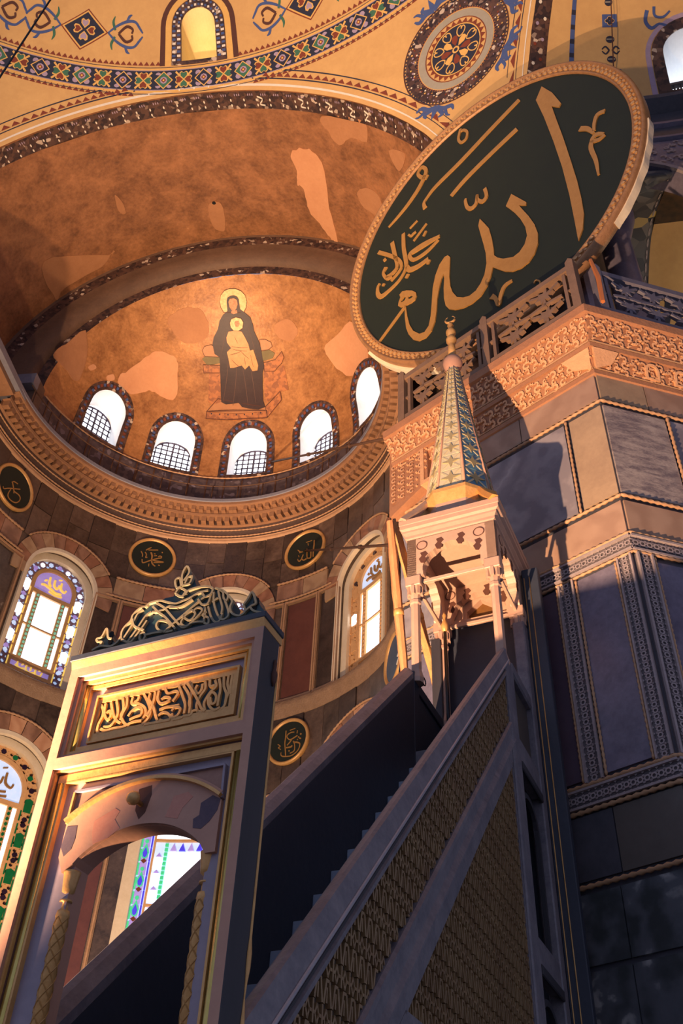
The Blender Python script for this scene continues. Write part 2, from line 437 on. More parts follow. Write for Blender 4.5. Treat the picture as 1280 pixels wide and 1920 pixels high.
# traced lettering (local metres) and mosaic outlines (degrees on the dome)
DATA = {"roundel":{"polys":[[[1.99,2.54],[2.162,2.058],[2.267,1.501],[2.202,1.423],[2.065,1.633],[2.075,1.099],[2.094,0.366],[2.098,-0.45],[2.094,-1.133],[2.07,-1.684],[2.029,-2.121],[1.927,-2.486],[1.779,-2.723],[1.821,-2.15],[1.87,-1.396],[1.897,-0.446],[1.882,0.501],[1.842,1.48],[1.783,2.23]],[[0.73,-0.148],[0.998,-0.713],[0.972,-0.789],[0.829,-0.642],[0.865,-0.782],[0.968,-1.139],[1.047,-1.505],[1.065,-1.806],[1.014,-2.074],[0.901,-2.279],[0.746,-2.405],[0.557,-2.426],[0.366,-2.353],[0.213,-2.208],[0.068,-2.0],[-0.015,-1.87],[-0.096,-2.073],[-0.219,-2.275],[-0.396,-2.43],[-0.617,-2.471],[-0.829,-2.431],[-1.034,-2.321],[-1.163,-2.183],[-1.221,-2.04],[-1.235,-1.792],[-1.205,-1.497],[-1.155,-1.214],[-1.156,-1.064],[-1.221,-1.155],[-1.318,-1.399],[-1.396,-1.655],[-1.458,-2.0],[-1.527,-2.254],[-1.65,-2.462],[-1.804,-2.546],[-1.984,-2.503],[-2.115,-2.362],[-2.213,-2.13],[-2.258,-1.898],[-2.261,-1.577],[-2.241,-1.227],[-2.205,-1.216],[-2.196,-1.549],[-2.165,-1.855],[-2.089,-2.112],[-1.944,-2.32],[-1.816,-2.368],[-1.694,-2.274],[-1.612,-2.029],[-1.546,-1.688],[-1.469,-1.267],[-1.363,-0.946],[-1.218,-0.697],[-1.068,-0.578],[-0.983,-0.597],[-0.936,-0.7],[-0.977,-0.958],[-1.027,-1.245],[-1.042,-1.558],[-1.013,-1.783],[-0.929,-2.013],[-0.789,-2.148],[-0.642,-2.219],[-0.484,-2.2],[-0.344,-2.089],[-0.225,-1.919],[-0.133,-1.643],[-0.105,-1.345],[-0.115,-1.004],[-0.136,-0.645],[-0.147,-0.376],[-0.081,-0.196],[-0.01,-0.406],[0.076,-0.679],[0.094,-1.036],[0.086,-1.359],[0.065,-1.567],[0.133,-1.71],[0.244,-1.844],[0.459,-1.987],[0.61,-1.969],[0.747,-1.86],[0.841,-1.669],[0.85,-1.394],[0.796,-1.093],[0.702,-0.771],[0.604,-0.518],[0.551,-0.394]]],"ha":[[[-2.337,-0.733],[-2.255,-0.695],[-2.132,-0.761],[-1.99,-0.893],[-1.903,-1.03],[-1.901,-1.137],[-1.948,-1.219],[-2.051,-1.237],[-2.176,-1.207],[-2.349,-1.137],[-2.406,-1.045],[-2.378,-0.945],[-2.321,-0.84]],[[-2.32,-0.964],[-2.222,-0.893],[-2.173,-0.967],[-2.223,-1.031],[-2.299,-1.018]],[[-2.115,-0.985],[-2.052,-0.993],[-1.986,-1.095],[-2.05,-1.101],[-2.111,-1.074]]],"rib":[[[1.426,2.711,0.106],[0.628,2.465,0.108],[-0.253,2.171,0.11],[-0.997,1.979,0.096],[-1.272,1.823,0.064],[-1.38,1.709,0.08],[-1.373,1.508,0.111]],[[1.202,1.782,0.117],[0.495,1.63,0.112],[-0.216,1.439,0.114],[-0.661,1.237,0.1]],[[-0.106,3.337,0.066],[-0.204,3.046,0.073],[-0.162,2.828,0.073],[-0.018,2.829,0.072],[0.045,3.019,0.065],[-0.036,3.211,0.065],[-0.119,3.244,0.049]],[[-1.19,2.538,0.132],[-1.358,2.72,0.1],[-1.424,2.948,0.085],[-1.303,3.077,0.085],[-1.192,2.85,0.1],[-1.251,2.656,0.116],[-1.47,2.38,0.116],[-1.8,2.121,0.099],[-2.122,1.951,0.075],[-2.442,1.826,0.042]],[[0.173,0.645,0.087],[0.176,0.367,0.086],[0.053,0.294,0.1],[-0.036,0.449,0.072],[-0.029,0.626,0.058],[-0.099,0.378,0.087],[-0.238,0.338,0.102],[-0.32,0.466,0.088],[-0.333,0.709,0.074],[-0.31,0.778,0.045]],[[3.025,0.27,0.089],[2.868,0.324,0.09],[2.757,0.135,0.077],[2.704,-0.076,0.063]],[[2.458,0.289,0.117],[2.595,0.126,0.103],[2.679,-0.137,0.063]],[[2.852,-0.358,0.062],[2.715,-0.224,0.101],[2.6,-0.313,0.088],[2.727,-0.417,0.087],[2.869,-0.405,0.062]],[[2.6,-0.313,0.088],[2.539,-0.509,0.1],[2.55,-0.954,0.086],[2.51,-1.372,0.048]],[[-0.174,-2.635,0.126],[-0.098,-2.759,0.087],[-0.052,-2.983,0.099],[0.032,-2.758,0.087],[0.148,-2.595,0.087],[0.326,-2.584,0.062]],[[-1.107,0.203,0.075],[-1.482,0.291,0.152],[-1.763,0.331,0.154],[-1.945,0.32,0.108],[-1.863,0.065,0.091],[-1.514,0.009,0.09],[-1.153,0.113,0.059]],[[-1.473,-0.248,0.104],[-1.754,-0.253,0.12],[-1.994,-0.168,0.136],[-2.049,-0.004,0.107]],[[-2.042,1.196,0.097],[-2.078,0.671,0.11],[-2.06,0.112,0.108],[-2.13,-0.09,0.076],[-2.327,-0.264,0.076],[-2.627,-0.35,0.092],[-2.848,-0.351,0.124],[-2.924,-0.181,0.11],[-2.908,0.025,0.079],[-2.85,0.107,0.063]],[[-2.382,1.191,0.114],[-2.347,0.738,0.112],[-2.316,0.256,0.094],[-2.475,0.131,0.109],[-2.658,0.16,0.079]],[[-2.802,1.209,0.099],[-2.458,0.749,0.096],[-2.233,0.36,0.094],[-2.222,0.082,0.077],[-2.531,-0.085,0.062]],[[-2.63,0.495,0.112],[-2.718,0.348,0.079],[-2.627,0.088,0.094],[-2.482,0.048,0.078]],[[-1.91,1.022,0.056],[-1.848,0.915,0.055],[-1.772,0.936,0.055],[-1.699,0.939,0.047]],[[-1.855,1.204,0.04],[-1.625,1.282,0.04]],[[-1.798,0.683,0.047],[-1.394,0.94,0.047]],[[-1.519,0.599,0.062],[-1.435,0.702,0.062]],[[-1.518,-0.338,0.103],[-1.454,-0.379,0.103]],[[-2.113,-0.28,0.106],[-2.047,-0.338,0.105]],[[-2.776,-0.002,0.063],[-2.72,-0.051,0.063]],[[-2.683,0.772,0.081],[-2.606,0.793,0.081]],[[0.741,-3.039,0.03],[0.794,-2.997,0.03],[0.861,-3.085,0.03],[0.845,-3.166,0.029],[0.792,-3.156,0.029]],[[-2.227,-1.209,0.07],[-2.64,-1.484,0.07],[-3.055,-1.759,0.054]]]},"d1":[[[-0.301,-0.178,0.032],[-0.265,-0.305,0.035],[-0.174,-0.262,0.035],[-0.082,-0.185,0.035],[0.025,-0.112,0.035],[0.179,-0.007,0.033],[0.266,0.034,0.036],[0.27,0.087,0.036],[0.215,0.098,0.036],[0.176,0.052,0.03]],[[0.041,-0.133,0.029],[0.199,-0.122,0.035],[0.369,-0.108,0.035],[0.207,-0.171,0.032],[0.068,-0.21,0.029]],[[-0.078,0.17,0.05],[-0.021,0.039,0.05],[-0.011,-0.096,0.044],[0.018,-0.225,0.044],[0.07,-0.295,0.044],[0.144,-0.342,0.035]],[[-0.17,0.239,0.024],[0.123,0.323,0.027]],[[-0.244,0.208,0.027],[-0.178,0.288,0.039],[-0.098,0.364,0.021]],[[-0.382,0.125,0.033],[-0.323,0.021,0.032],[-0.312,-0.079,0.029]],[[-0.256,0.127,0.033],[-0.201,0.039,0.032],[-0.206,-0.083,0.029],[-0.158,-0.052,0.029]],[[0.021,0.137,0.024],[0.074,0.144,0.024]],[[0.036,0.055,0.024],[0.123,0.089,0.024]],[[0.248,0.258,0.039],[0.288,0.263,0.039]],[[-0.062,-0.298,0.023],[-0.057,-0.399,0.026]],[[0.224,-0.269,0.029],[0.277,-0.271,0.029]]],"d2":[[[0.335,0.22,0.046],[0.342,0.012,0.049],[0.333,-0.188,0.042],[0.336,-0.44,0.032]],[[0.239,-0.149,0.039],[0.251,-0.423,0.039],[0.176,-0.434,0.036],[0.12,-0.395,0.032],[0.092,-0.122,0.043]],[[0.089,-0.087,0.03],[0.084,-0.017,0.023]],[[0.099,-0.42,0.032],[-0.006,-0.444,0.036],[-0.082,-0.355,0.033],[-0.04,-0.204,0.029]],[[-0.089,-0.361,0.029],[-0.161,-0.424,0.036],[-0.21,-0.387,0.029],[-0.232,-0.312,0.023]],[[-0.264,0.075,0.027],[-0.161,-0.053,0.043],[-0.066,-0.075,0.026],[-0.19,-0.075,0.023]],[[-0.213,-0.167,0.02],[-0.191,-0.244,0.02]],[[0.106,0.196,0.023],[0.121,0.104,0.02]],[[0.031,0.261,0.017],[0.248,0.256,0.017]]],"d4":[[[-0.074,0.33,0.029],[-0.074,0.118,0.031],[-0.078,-0.053,0.031],[-0.046,-0.244,0.031],[-0.024,-0.413,0.03]],[[0.194,0.221,0.028],[0.094,0.235,0.026],[-0.009,0.2,0.026],[-0.029,0.131,0.029],[0.046,0.038,0.028],[0.125,0.029,0.028],[0.227,0.064,0.028],[0.304,0.094,0.026]],[[0.218,0.327,0.018],[0.047,0.31,0.018]],[[0.127,0.017,0.028],[0.08,-0.045,0.026],[-0.006,-0.121,0.023]],[[0.188,-0.085,0.036],[0.294,-0.106,0.038],[0.39,-0.161,0.036],[0.403,-0.237,0.028],[0.366,-0.336,0.023],[0.281,-0.411,0.023],[0.143,-0.46,0.025],[-0.015,-0.439,0.028],[-0.136,-0.403,0.031],[-0.175,-0.345,0.023],[-0.174,-0.285,0.018]],[[0.185,-0.047,0.036],[0.231,-0.133,0.028],[0.242,-0.329,0.025],[0.11,-0.38,0.025]],[[-0.066,-0.179,0.033],[0.041,-0.193,0.036],[0.132,-0.192,0.043],[0.156,-0.162,0.036]],[[0.392,0.126,0.044],[0.421,0.094,0.044]],[[0.333,0.049,0.038],[0.362,0.017,0.038]],[[0.377,-0.005,0.038],[0.418,-0.028,0.038]],[[0.301,-0.028,0.033],[0.325,-0.035,0.033]],[[0.063,-0.29,0.036],[0.088,-0.314,0.036]],[[0.291,0.245,0.026],[0.285,0.16,0.026]],[[-0.306,-0.019,0.023],[-0.22,-0.091,0.023],[-0.283,-0.124,0.021],[-0.196,-0.194,0.018]]],"d0":[[[-0.397,-0.318,0.024],[-0.348,-0.368,0.029],[-0.203,-0.226,0.034],[-0.037,-0.092,0.034],[0.19,0.083,0.027]],[[-0.143,0.059,0.029],[-0.081,-0.022,0.034],[-0.006,-0.132,0.036],[0.031,-0.221,0.029]],[[-0.169,0.049,0.027],[-0.102,0.138,0.029],[0.047,0.176,0.03]],[[-0.116,-0.189,0.027],[-0.147,-0.325,0.031],[-0.139,-0.451,0.033],[-0.055,-0.512,0.033],[0.089,-0.506,0.034],[0.221,-0.432,0.034],[0.299,-0.296,0.032],[0.296,-0.178,0.032],[0.215,-0.126,0.032],[0.088,-0.144,0.037],[0.002,-0.152,0.034]]],"d3":[[[0.352,0.01,0.054],[0.441,0.051,0.065],[0.66,-0.011,0.053]],[[0.263,-0.131,0.043],[0.414,-0.097,0.054],[0.658,-0.191,0.064]],[[0.219,-0.332,0.043],[0.352,-0.254,0.054],[0.613,-0.292,0.042]],[[0.176,-0.596,0.043],[0.264,-0.458,0.043]],[[0.438,-0.536,0.042],[0.569,-0.458,0.042]]],"panel":[[[-0.969,4.161,0.015],[-0.983,4.187,0.015],[-0.985,4.225,0.015],[-0.97,4.275,0.015],[-0.976,4.314,0.015],[-1.001,4.351,0.016]],[[-0.969,4.352,0.015],[-0.961,4.288,0.015],[-0.934,4.245,0.015],[-0.915,4.264,0.015],[-0.931,4.298,0.015],[-0.948,4.286,0.015]],[[-0.933,4.352,0.015],[-0.91,4.293,0.015],[-0.876,4.233,0.015],[-0.838,4.203,0.015]],[[-0.897,4.352,0.015],[-0.873,4.285,0.015],[-0.872,4.247,0.015],[-0.9,4.2,0.015],[-0.947,4.202,0.015]],[[-0.859,4.36,0.015],[-0.839,4.294,0.015],[-0.845,4.249,0.015],[-0.813,4.198,0.015],[-0.777,4.176,0.015]],[[-0.831,4.362,0.015],[-0.822,4.306,0.015],[-0.836,4.263,0.015],[-0.843,4.226,0.015]],[[-0.961,4.193,0.015],[-0.925,4.175,0.015],[-0.871,4.179,0.015],[-0.816,4.176,0.015],[-0.758,4.194,0.015],[-0.704,4.191,0.015]],[[-0.799,4.24,0.015],[-0.782,4.267,0.015],[-0.747,4.282,0.015],[-0.719,4.261,0.015],[-0.72,4.231,0.015],[-0.757,4.224,0.015],[-0.786,4.215,0.015]],[[-0.794,4.354,0.015],[-0.793,4.315,0.015],[-0.752,4.306,0.015],[-0.706,4.274,0.015],[-0.689,4.232,0.015],[-0.705,4.198,0.015]],[[-0.754,4.353,0.015],[-0.757,4.33,0.015],[-0.778,4.319,0.015]],[[-0.723,4.354,0.015],[-0.688,4.3,0.015],[-0.661,4.241,0.015],[-0.667,4.198,0.015],[-0.698,4.167,0.015]],[[-0.684,4.353,0.015],[-0.684,4.315,0.015],[-0.651,4.27,0.015],[-0.624,4.211,0.015],[-0.604,4.171,0.014]],[[-0.653,4.354,0.015],[-0.651,4.308,0.015],[-0.658,4.263,0.015],[-0.678,4.215,0.015]],[[-0.63,4.357,0.015],[-0.629,4.31,0.015],[-0.606,4.275,0.015],[-0.568,4.275,0.015],[-0.549,4.293,0.015],[-0.582,4.308,0.015],[-0.603,4.297,0.015]],[[-0.606,4.238,0.015],[-0.57,4.245,0.015],[-0.524,4.243,0.015],[-0.487,4.243,0.014]],[[-0.607,4.201,0.015],[-0.58,4.217,0.015],[-0.547,4.203,0.014],[-0.525,4.169,0.014],[-0.553,4.16,0.014],[-0.594,4.176,0.014]],[[-0.593,4.364,0.015],[-0.571,4.329,0.015],[-0.526,4.334,0.015],[-0.507,4.315,0.015],[-0.53,4.274,0.015]],[[-0.526,4.214,0.014],[-0.507,4.232,0.014],[-0.475,4.218,0.014],[-0.483,4.183,0.014],[-0.511,4.174,0.014],[-0.523,4.198,0.014]],[[-0.508,4.361,0.015],[-0.473,4.292,0.015],[-0.448,4.234,0.014],[-0.446,4.182,0.014]],[[-0.477,4.354,0.015],[-0.435,4.292,0.015],[-0.418,4.236,0.014],[-0.415,4.176,0.014]],[[-0.456,4.365,0.015],[-0.416,4.31,0.015],[-0.376,4.249,0.014],[-0.344,4.191,0.014],[-0.319,4.171,0.014]],[[-0.433,4.368,0.015],[-0.421,4.296,0.015],[-0.427,4.245,0.014],[-0.4,4.173,0.014]],[[-0.363,4.173,0.014],[-0.379,4.22,0.014],[-0.365,4.269,0.014],[-0.341,4.309,0.014],[-0.349,4.356,0.015]],[[-0.362,4.344,0.015],[-0.363,4.306,0.015],[-0.382,4.288,0.014],[-0.402,4.315,0.015],[-0.392,4.343,0.015]],[[-0.319,4.171,0.014],[-0.334,4.218,0.014],[-0.319,4.259,0.014],[-0.301,4.285,0.014],[-0.275,4.309,0.014],[-0.288,4.35,0.015]],[[-0.319,4.357,0.015],[-0.313,4.318,0.014],[-0.284,4.319,0.014]],[[-0.302,4.248,0.014],[-0.289,4.208,0.014],[-0.267,4.211,0.014],[-0.266,4.248,0.014],[-0.292,4.276,0.014],[-0.31,4.25,0.014],[-0.303,4.204,0.014],[-0.268,4.167,0.014],[-0.233,4.175,0.014]],[[-0.263,4.352,0.015],[-0.246,4.288,0.014],[-0.248,4.229,0.014],[-0.249,4.185,0.014]],[[-0.238,4.362,0.015],[-0.229,4.299,0.014],[-0.208,4.25,0.014],[-0.208,4.198,0.014]],[[-0.209,4.363,0.014],[-0.209,4.31,0.014],[-0.195,4.262,0.014],[-0.204,4.219,0.014],[-0.212,4.177,0.014],[-0.246,4.163,0.014],[-0.304,4.168,0.014],[-0.365,4.18,0.014]],[[-0.187,4.362,0.014],[-0.188,4.29,0.014],[-0.182,4.244,0.014]],[[-0.451,4.169,0.014],[-0.406,4.167,0.014],[-0.395,4.186,0.014],[-0.366,4.188,0.014]],[[-0.508,4.158,0.014],[-0.45,4.161,0.014]],[[-0.683,4.164,0.015],[-0.645,4.164,0.014],[-0.599,4.162,0.014],[-0.524,4.162,0.014]]],"crest_sil":[[-1.125,4.686],[-1.075,4.715],[-1.095,4.757],[-1.077,4.782],[-1.055,4.811],[-1.037,4.836],[-1.017,4.791],[-0.986,4.745],[-0.957,4.708],[-0.924,4.721],[-0.923,4.768],[-0.917,4.816],[-0.882,4.852],[-0.873,4.88],[-0.845,4.926],[-0.793,4.93],[-0.773,4.95],[-0.716,4.95],[-0.681,4.964],[-0.624,4.961],[-0.612,4.988],[-0.634,5.057],[-0.599,5.087],[-0.565,5.162],[-0.509,5.065],[-0.478,4.992],[-0.402,4.969],[-0.344,4.942],[-0.294,4.912],[-0.244,4.862],[-0.214,4.804],[-0.22,4.763],[-0.204,4.728],[-0.16,4.696],[-0.134,4.723],[-0.149,4.773],[-0.12,4.802],[-0.099,4.845],[-0.067,4.801],[-0.042,4.736],[0.001,4.674],[0.002,4.662],[-1.122,4.672]],"crest":[[[-0.92,4.728,0.015],[-0.927,4.779,0.015],[-0.912,4.815,0.015],[-0.881,4.847,0.015],[-0.875,4.885,0.015],[-0.839,4.922,0.015],[-0.797,4.926,0.015],[-0.772,4.945,0.015],[-0.705,4.942,0.015],[-0.653,4.918,0.015],[-0.593,4.891,0.015],[-0.548,4.899,0.015],[-0.503,4.907,0.015],[-0.451,4.929,0.015],[-0.414,4.929,0.015]],[[-0.551,4.921,0.015],[-0.543,4.954,0.015],[-0.495,4.971,0.015],[-0.42,4.966,0.015],[-0.361,4.939,0.015],[-0.364,4.9,0.015],[-0.399,4.889,0.015],[-0.423,4.926,0.015],[-0.387,4.931,0.015]],[[-0.342,4.934,0.015],[-0.293,4.905,0.015],[-0.251,4.859,0.014],[-0.255,4.82,0.014],[-0.276,4.846,0.014],[-0.286,4.888,0.014],[-0.316,4.912,0.015],[-0.305,4.864,0.014],[-0.277,4.787,0.014],[-0.274,4.738,0.014]],[[-0.251,4.859,0.014],[-0.218,4.81,0.014],[-0.225,4.764,0.014],[-0.206,4.721,0.014],[-0.159,4.694,0.014],[-0.127,4.714,0.014],[-0.142,4.761,0.014]],[[-0.908,4.716,0.015],[-0.866,4.803,0.015],[-0.844,4.877,0.015],[-0.813,4.91,0.015]],[[-0.87,4.692,0.015],[-0.822,4.772,0.015],[-0.782,4.851,0.015],[-0.748,4.872,0.015]],[[-0.841,4.69,0.015],[-0.792,4.765,0.015],[-0.765,4.817,0.015]],[[-0.868,4.853,0.015],[-0.846,4.798,0.015],[-0.77,4.749,0.015]],[[-0.914,4.722,0.015],[-0.865,4.691,0.015],[-0.832,4.692,0.015]],[[-0.791,4.697,0.015],[-0.77,4.682,0.015],[-0.756,4.707,0.015],[-0.772,4.735,0.015],[-0.793,4.726,0.015],[-0.791,4.697,0.015]],[[-0.754,4.716,0.015],[-0.689,4.715,0.014],[-0.633,4.71,0.014],[-0.599,4.726,0.014],[-0.621,4.77,0.015],[-0.676,4.794,0.015],[-0.695,4.769,0.015],[-0.673,4.73,0.015],[-0.622,4.703,0.014],[-0.576,4.701,0.014]],[[-0.721,4.926,0.015],[-0.665,4.881,0.015],[-0.581,4.78,0.015],[-0.513,4.704,0.014],[-0.47,4.712,0.014]],[[-0.748,4.872,0.015],[-0.681,4.865,0.015],[-0.628,4.881,0.015],[-0.567,4.855,0.015]],[[-0.559,4.706,0.014],[-0.607,4.766,0.015],[-0.653,4.818,0.015],[-0.699,4.859,0.015],[-0.747,4.912,0.015]],[[-0.632,4.705,0.014],[-0.568,4.757,0.014],[-0.504,4.808,0.015],[-0.44,4.86,0.015],[-0.399,4.889,0.015]],[[-0.626,4.87,0.015],[-0.55,4.86,0.015],[-0.482,4.892,0.015]],[[-0.528,4.785,0.014],[-0.475,4.742,0.014],[-0.444,4.773,0.014],[-0.468,4.809,0.014],[-0.509,4.78,0.014],[-0.528,4.737,0.014],[-0.487,4.707,0.014],[-0.439,4.743,0.014],[-0.402,4.791,0.014],[-0.433,4.819,0.014],[-0.466,4.798,0.014]],[[-0.443,4.881,0.015],[-0.408,4.832,0.014],[-0.372,4.832,0.014],[-0.361,4.879,0.015]],[[-0.401,4.84,0.014],[-0.382,4.776,0.014],[-0.38,4.708,0.014],[-0.351,4.692,0.014],[-0.357,4.731,0.014],[-0.397,4.761,0.014],[-0.372,4.774,0.014]],[[-0.369,4.812,0.014],[-0.34,4.736,0.014],[-0.307,4.69,0.014],[-0.281,4.692,0.014],[-0.269,4.737,0.014]],[[-0.347,4.905,0.015],[-0.336,4.833,0.014],[-0.308,4.757,0.014],[-0.273,4.7,0.014],[-0.238,4.7,0.014],[-0.23,4.736,0.014],[-0.264,4.823,0.014]],[[-0.346,4.835,0.014],[-0.313,4.856,0.014]],[[-0.472,4.722,0.014],[-0.417,4.718,0.014],[-0.38,4.708,0.014]],[[-0.606,4.966,0.015],[-0.592,4.993,0.015],[-0.576,5.009,0.015]],[[-0.576,5.009,0.015],[-0.604,5.007,0.015],[-0.624,5.064,0.015],[-0.598,5.078,0.015],[-0.58,5.031,0.015],[-0.576,5.009,0.015]],[[-0.568,5.017,0.015],[-0.582,5.094,0.015],[-0.563,5.153,0.016],[-0.536,5.102,0.015],[-0.564,5.047,0.015]],[[-0.567,5.012,0.015],[-0.521,5.014,0.015],[-0.51,5.063,0.015],[-0.538,5.061,0.015],[-0.55,5.023,0.015]],[[-0.606,4.966,0.015],[-0.563,4.934,0.015],[-0.529,4.955,0.015],[-0.553,4.982,0.015],[-0.574,4.998,0.015]],[[-1.109,4.696,0.015],[-1.055,4.713,0.015],[-0.984,4.695,0.015],[-0.941,4.714,0.015],[-0.925,4.749,0.015]],[[-1.058,4.723,0.015],[-1.053,4.741,0.015],[-1.083,4.749,0.015],[-1.094,4.771,0.015],[-1.062,4.778,0.015],[-1.045,4.828,0.015],[-1.032,4.815,0.015],[-1.014,4.761,0.015],[-0.986,4.745,0.015]],[[-0.142,4.761,0.014],[-0.12,4.794,0.014],[-0.098,4.837,0.014],[-0.076,4.791,0.014],[-0.067,4.751,0.014],[-0.096,4.739,0.014],[-0.075,4.705,0.014],[-0.021,4.677,0.014]],[[-0.127,4.714,0.014],[-0.096,4.739,0.014]]]}
DATA2 = {"fig":{"halo":[[-17.87,65.9],[-17.57,68.29],[-14.41,70.08],[-9.29,70.92],[-3.05,70.94],[2.69,69.96],[5.81,68.18],[6.0,65.96],[4.27,64.02],[1.63,62.42],[-13.64,62.37],[-16.25,63.96]],"robe":[[-11.86,66.53],[-11.23,67.72],[-8.52,68.42],[-5.31,68.62],[-2.22,68.21],[-0.84,67.16],[-0.89,65.13],[-0.62,63.67],[2.86,62.21],[5.93,60.4],[6.72,57.99],[6.68,55.65],[8.28,51.95],[8.87,49.22],[8.72,45.39],[9.0,42.96],[7.66,40.46],[6.97,36.02],[6.58,30.55],[7.26,27.95],[4.47,27.4],[0.74,28.07],[-2.33,28.86],[-3.74,30.44],[-8.83,29.76],[-10.95,30.56],[-11.81,36.61],[-13.09,43.69],[-13.71,46.59],[-16.48,47.52],[-18.36,50.86],[-18.25,53.23],[-16.45,56.34],[-16.03,59.29],[-14.11,61.47],[-10.86,63.07]],"face":[[-10.03,66.3],[-8.93,67.34],[-5.47,67.66],[-2.55,67.06],[-2.22,65.45],[-3.57,64.02],[-5.34,63.17],[-7.29,63.3],[-9.27,64.57]],"neck":[[-7.62,63.15],[-3.34,63.44],[-3.19,62.43],[-6.09,62.01],[-7.96,62.42]],"childhalo":[[-8.83,58.93],[-7.68,60.4],[-4.33,60.99],[-0.77,60.49],[0.66,58.98],[-0.34,57.0],[-3.18,56.06],[-6.36,56.22],[-8.24,57.36]],"childhead":[[-5.69,58.97],[-4.77,59.7],[-2.72,59.67],[-1.99,58.79],[-3.0,57.65],[-4.94,57.67]],"childrobe":[[-9.53,55.87],[-5.3,56.23],[-1.08,55.86],[0.65,53.76],[2.19,51.34],[2.7,48.97],[4.59,49.11],[5.39,46.38],[6.11,43.34],[5.4,41.63],[2.94,41.58],[1.54,43.76],[-0.64,42.41],[-2.2,43.94],[-6.32,43.1],[-7.95,43.07],[-8.96,46.28],[-10.0,48.58],[-7.81,50.11],[-10.27,52.07],[-10.66,53.8]],"cushL":[[-23.16,47.8],[-22.35,49.43],[-18.97,50.49],[-16.0,49.63],[-13.71,46.59],[-21.3,46.01]],"cushL2":[[-22.26,44.95],[-20.89,46.07],[-13.71,46.59],[-13.0,44.58],[-19.3,43.16]],"cushR":[[8.91,52.32],[12.32,51.85],[15.2,50.31],[15.26,48.79],[12.77,48.05],[8.62,48.37]],"cushR2":[[8.76,48.06],[13.22,47.97],[15.65,46.31],[13.94,44.83],[8.54,44.67]],"armL":[[-21.3,43.01],[-13.09,43.69],[-12.74,41.04],[-20.17,40.17]],"legL":[[-17.72,40.52],[-12.54,41.06],[-11.12,30.55],[-14.52,29.3],[-16.21,30.34]],"armR":[[8.79,43.89],[15.0,44.02],[19.58,46.03],[19.74,43.84],[17.9,42.15],[13.36,40.11],[8.57,40.93]],"legR":[[8.17,40.99],[13.75,40.03],[18.61,41.67],[18.15,32.17],[14.75,32.42],[8.11,29.7],[7.35,32.91]],"stool":[[-16.37,26.23],[-12.46,31.68],[-3.74,30.44],[7.26,27.95],[7.52,26.65],[-15.45,26.67]],"stoolF":[[-16.23,26.41],[7.86,26.6],[7.86,23.72],[-7.99,23.97],[-16.12,23.71]],"stoolR":[[7.26,27.95],[14.38,32.51],[14.56,29.33],[8.05,24.01]]},"cpatch":[[[-52.79,25.68],[-50.81,30.26],[-46.82,38.29],[-42.56,42.3],[-35.84,42.67],[-31.94,39.44],[-29.51,28.82],[-35.31,27.66],[-39.83,27.68],[-46.87,23.01]],[[-47.38,53.82],[-41.6,59.4],[-31.13,61.41],[-23.35,57.81],[-22.81,52.16],[-31.78,48.44],[-38.55,49.53],[-43.05,51.14]],[[40.65,38.8],[53.41,38.74],[60.59,36.69],[59.51,23.83],[53.77,21.72],[45.22,24.84]],[[-78.24,14.28],[-76.38,22.79],[-74.32,30.12],[-67.35,23.97],[-65.41,14.73],[-72.13,14.44]],[[20.58,55.41],[30.47,55.25],[32.65,50.33],[27.11,48.11],[20.22,51.18]],[[-64.8,21.82],[-63.66,23.99],[-62.03,23.64],[-63.2,21.49]],[[-57.0,23.95],[-55.19,25.91],[-53.85,24.53],[-55.77,22.75]]],"vpatch":[[[19.52,0.617],[23.99,0.652],[27.16,0.587],[28.0,0.484],[27.89,0.26],[29.01,0.004],[27.12,0.023],[24.2,0.126],[21.69,0.217],[21.26,0.369],[19.74,0.403],[20.14,0.495]],[[29.33,0.864],[40.73,0.897],[41.5,0.777],[37.13,0.773],[33.18,0.707],[30.54,0.783]],[[37.11,0.425],[40.67,0.478],[44.34,0.443],[45.37,0.305],[41.77,0.311],[38.42,0.342]],[[48.82,0.783],[53.91,0.797],[51.85,0.681],[49.2,0.723]],[[-5.45,0.27],[-1.93,0.269],[-3.1,0.077],[-5.95,0.109]],[[-26.6,0.488],[-25.66,0.422],[-26.21,0.348],[-27.51,0.38]],[[-51.17,0.287],[-35.56,0.124],[-33.74,0.137],[-38.38,0.063],[-50.31,0.056],[-53.88,0.024]]]}
# ------------------------------------------------------------------ apse wall
AR = 6.055
W = cylmap(AR)
DEG = 180/math.pi/AR            # metres -> degrees on the apse wall
UPW = (-48.3, 0.0, 48.3)        # window axes
floor = tag(slab('floor', [(-14, -34), (20, -34), (20, 9), (-14, 9)], lambda x, y, d: (x, y, d), None, 0.0, M_floor), 'polished grey marble floor of the hall', None, kind='structure')

UP = dict(zb=15.66, zs=18.95, r=1.13)
LO = dict(zb=7.6, zs=12.7, r=1.28)
def winpoly(c, w, dr=0.0): return arch(c, w['zb'], w['zs'], w['r']+dr, k=DEG, n=24)
holes = [winpoly(c, UP) for c in UPW]+[winpoly(c, LO) for c in UPW]
wall_apse = slab('wall_apse', [(-90, 0), (90, 0), (90, 23.2), (-90, 23.2)], W, -0.9, 0.0, M_marble_d, holes=holes, step=(3.0, 1.2), smooth=False)
tag(wall_apse, 'curved apse wall faced with dark marble slabs and carved frames', kind='structure')

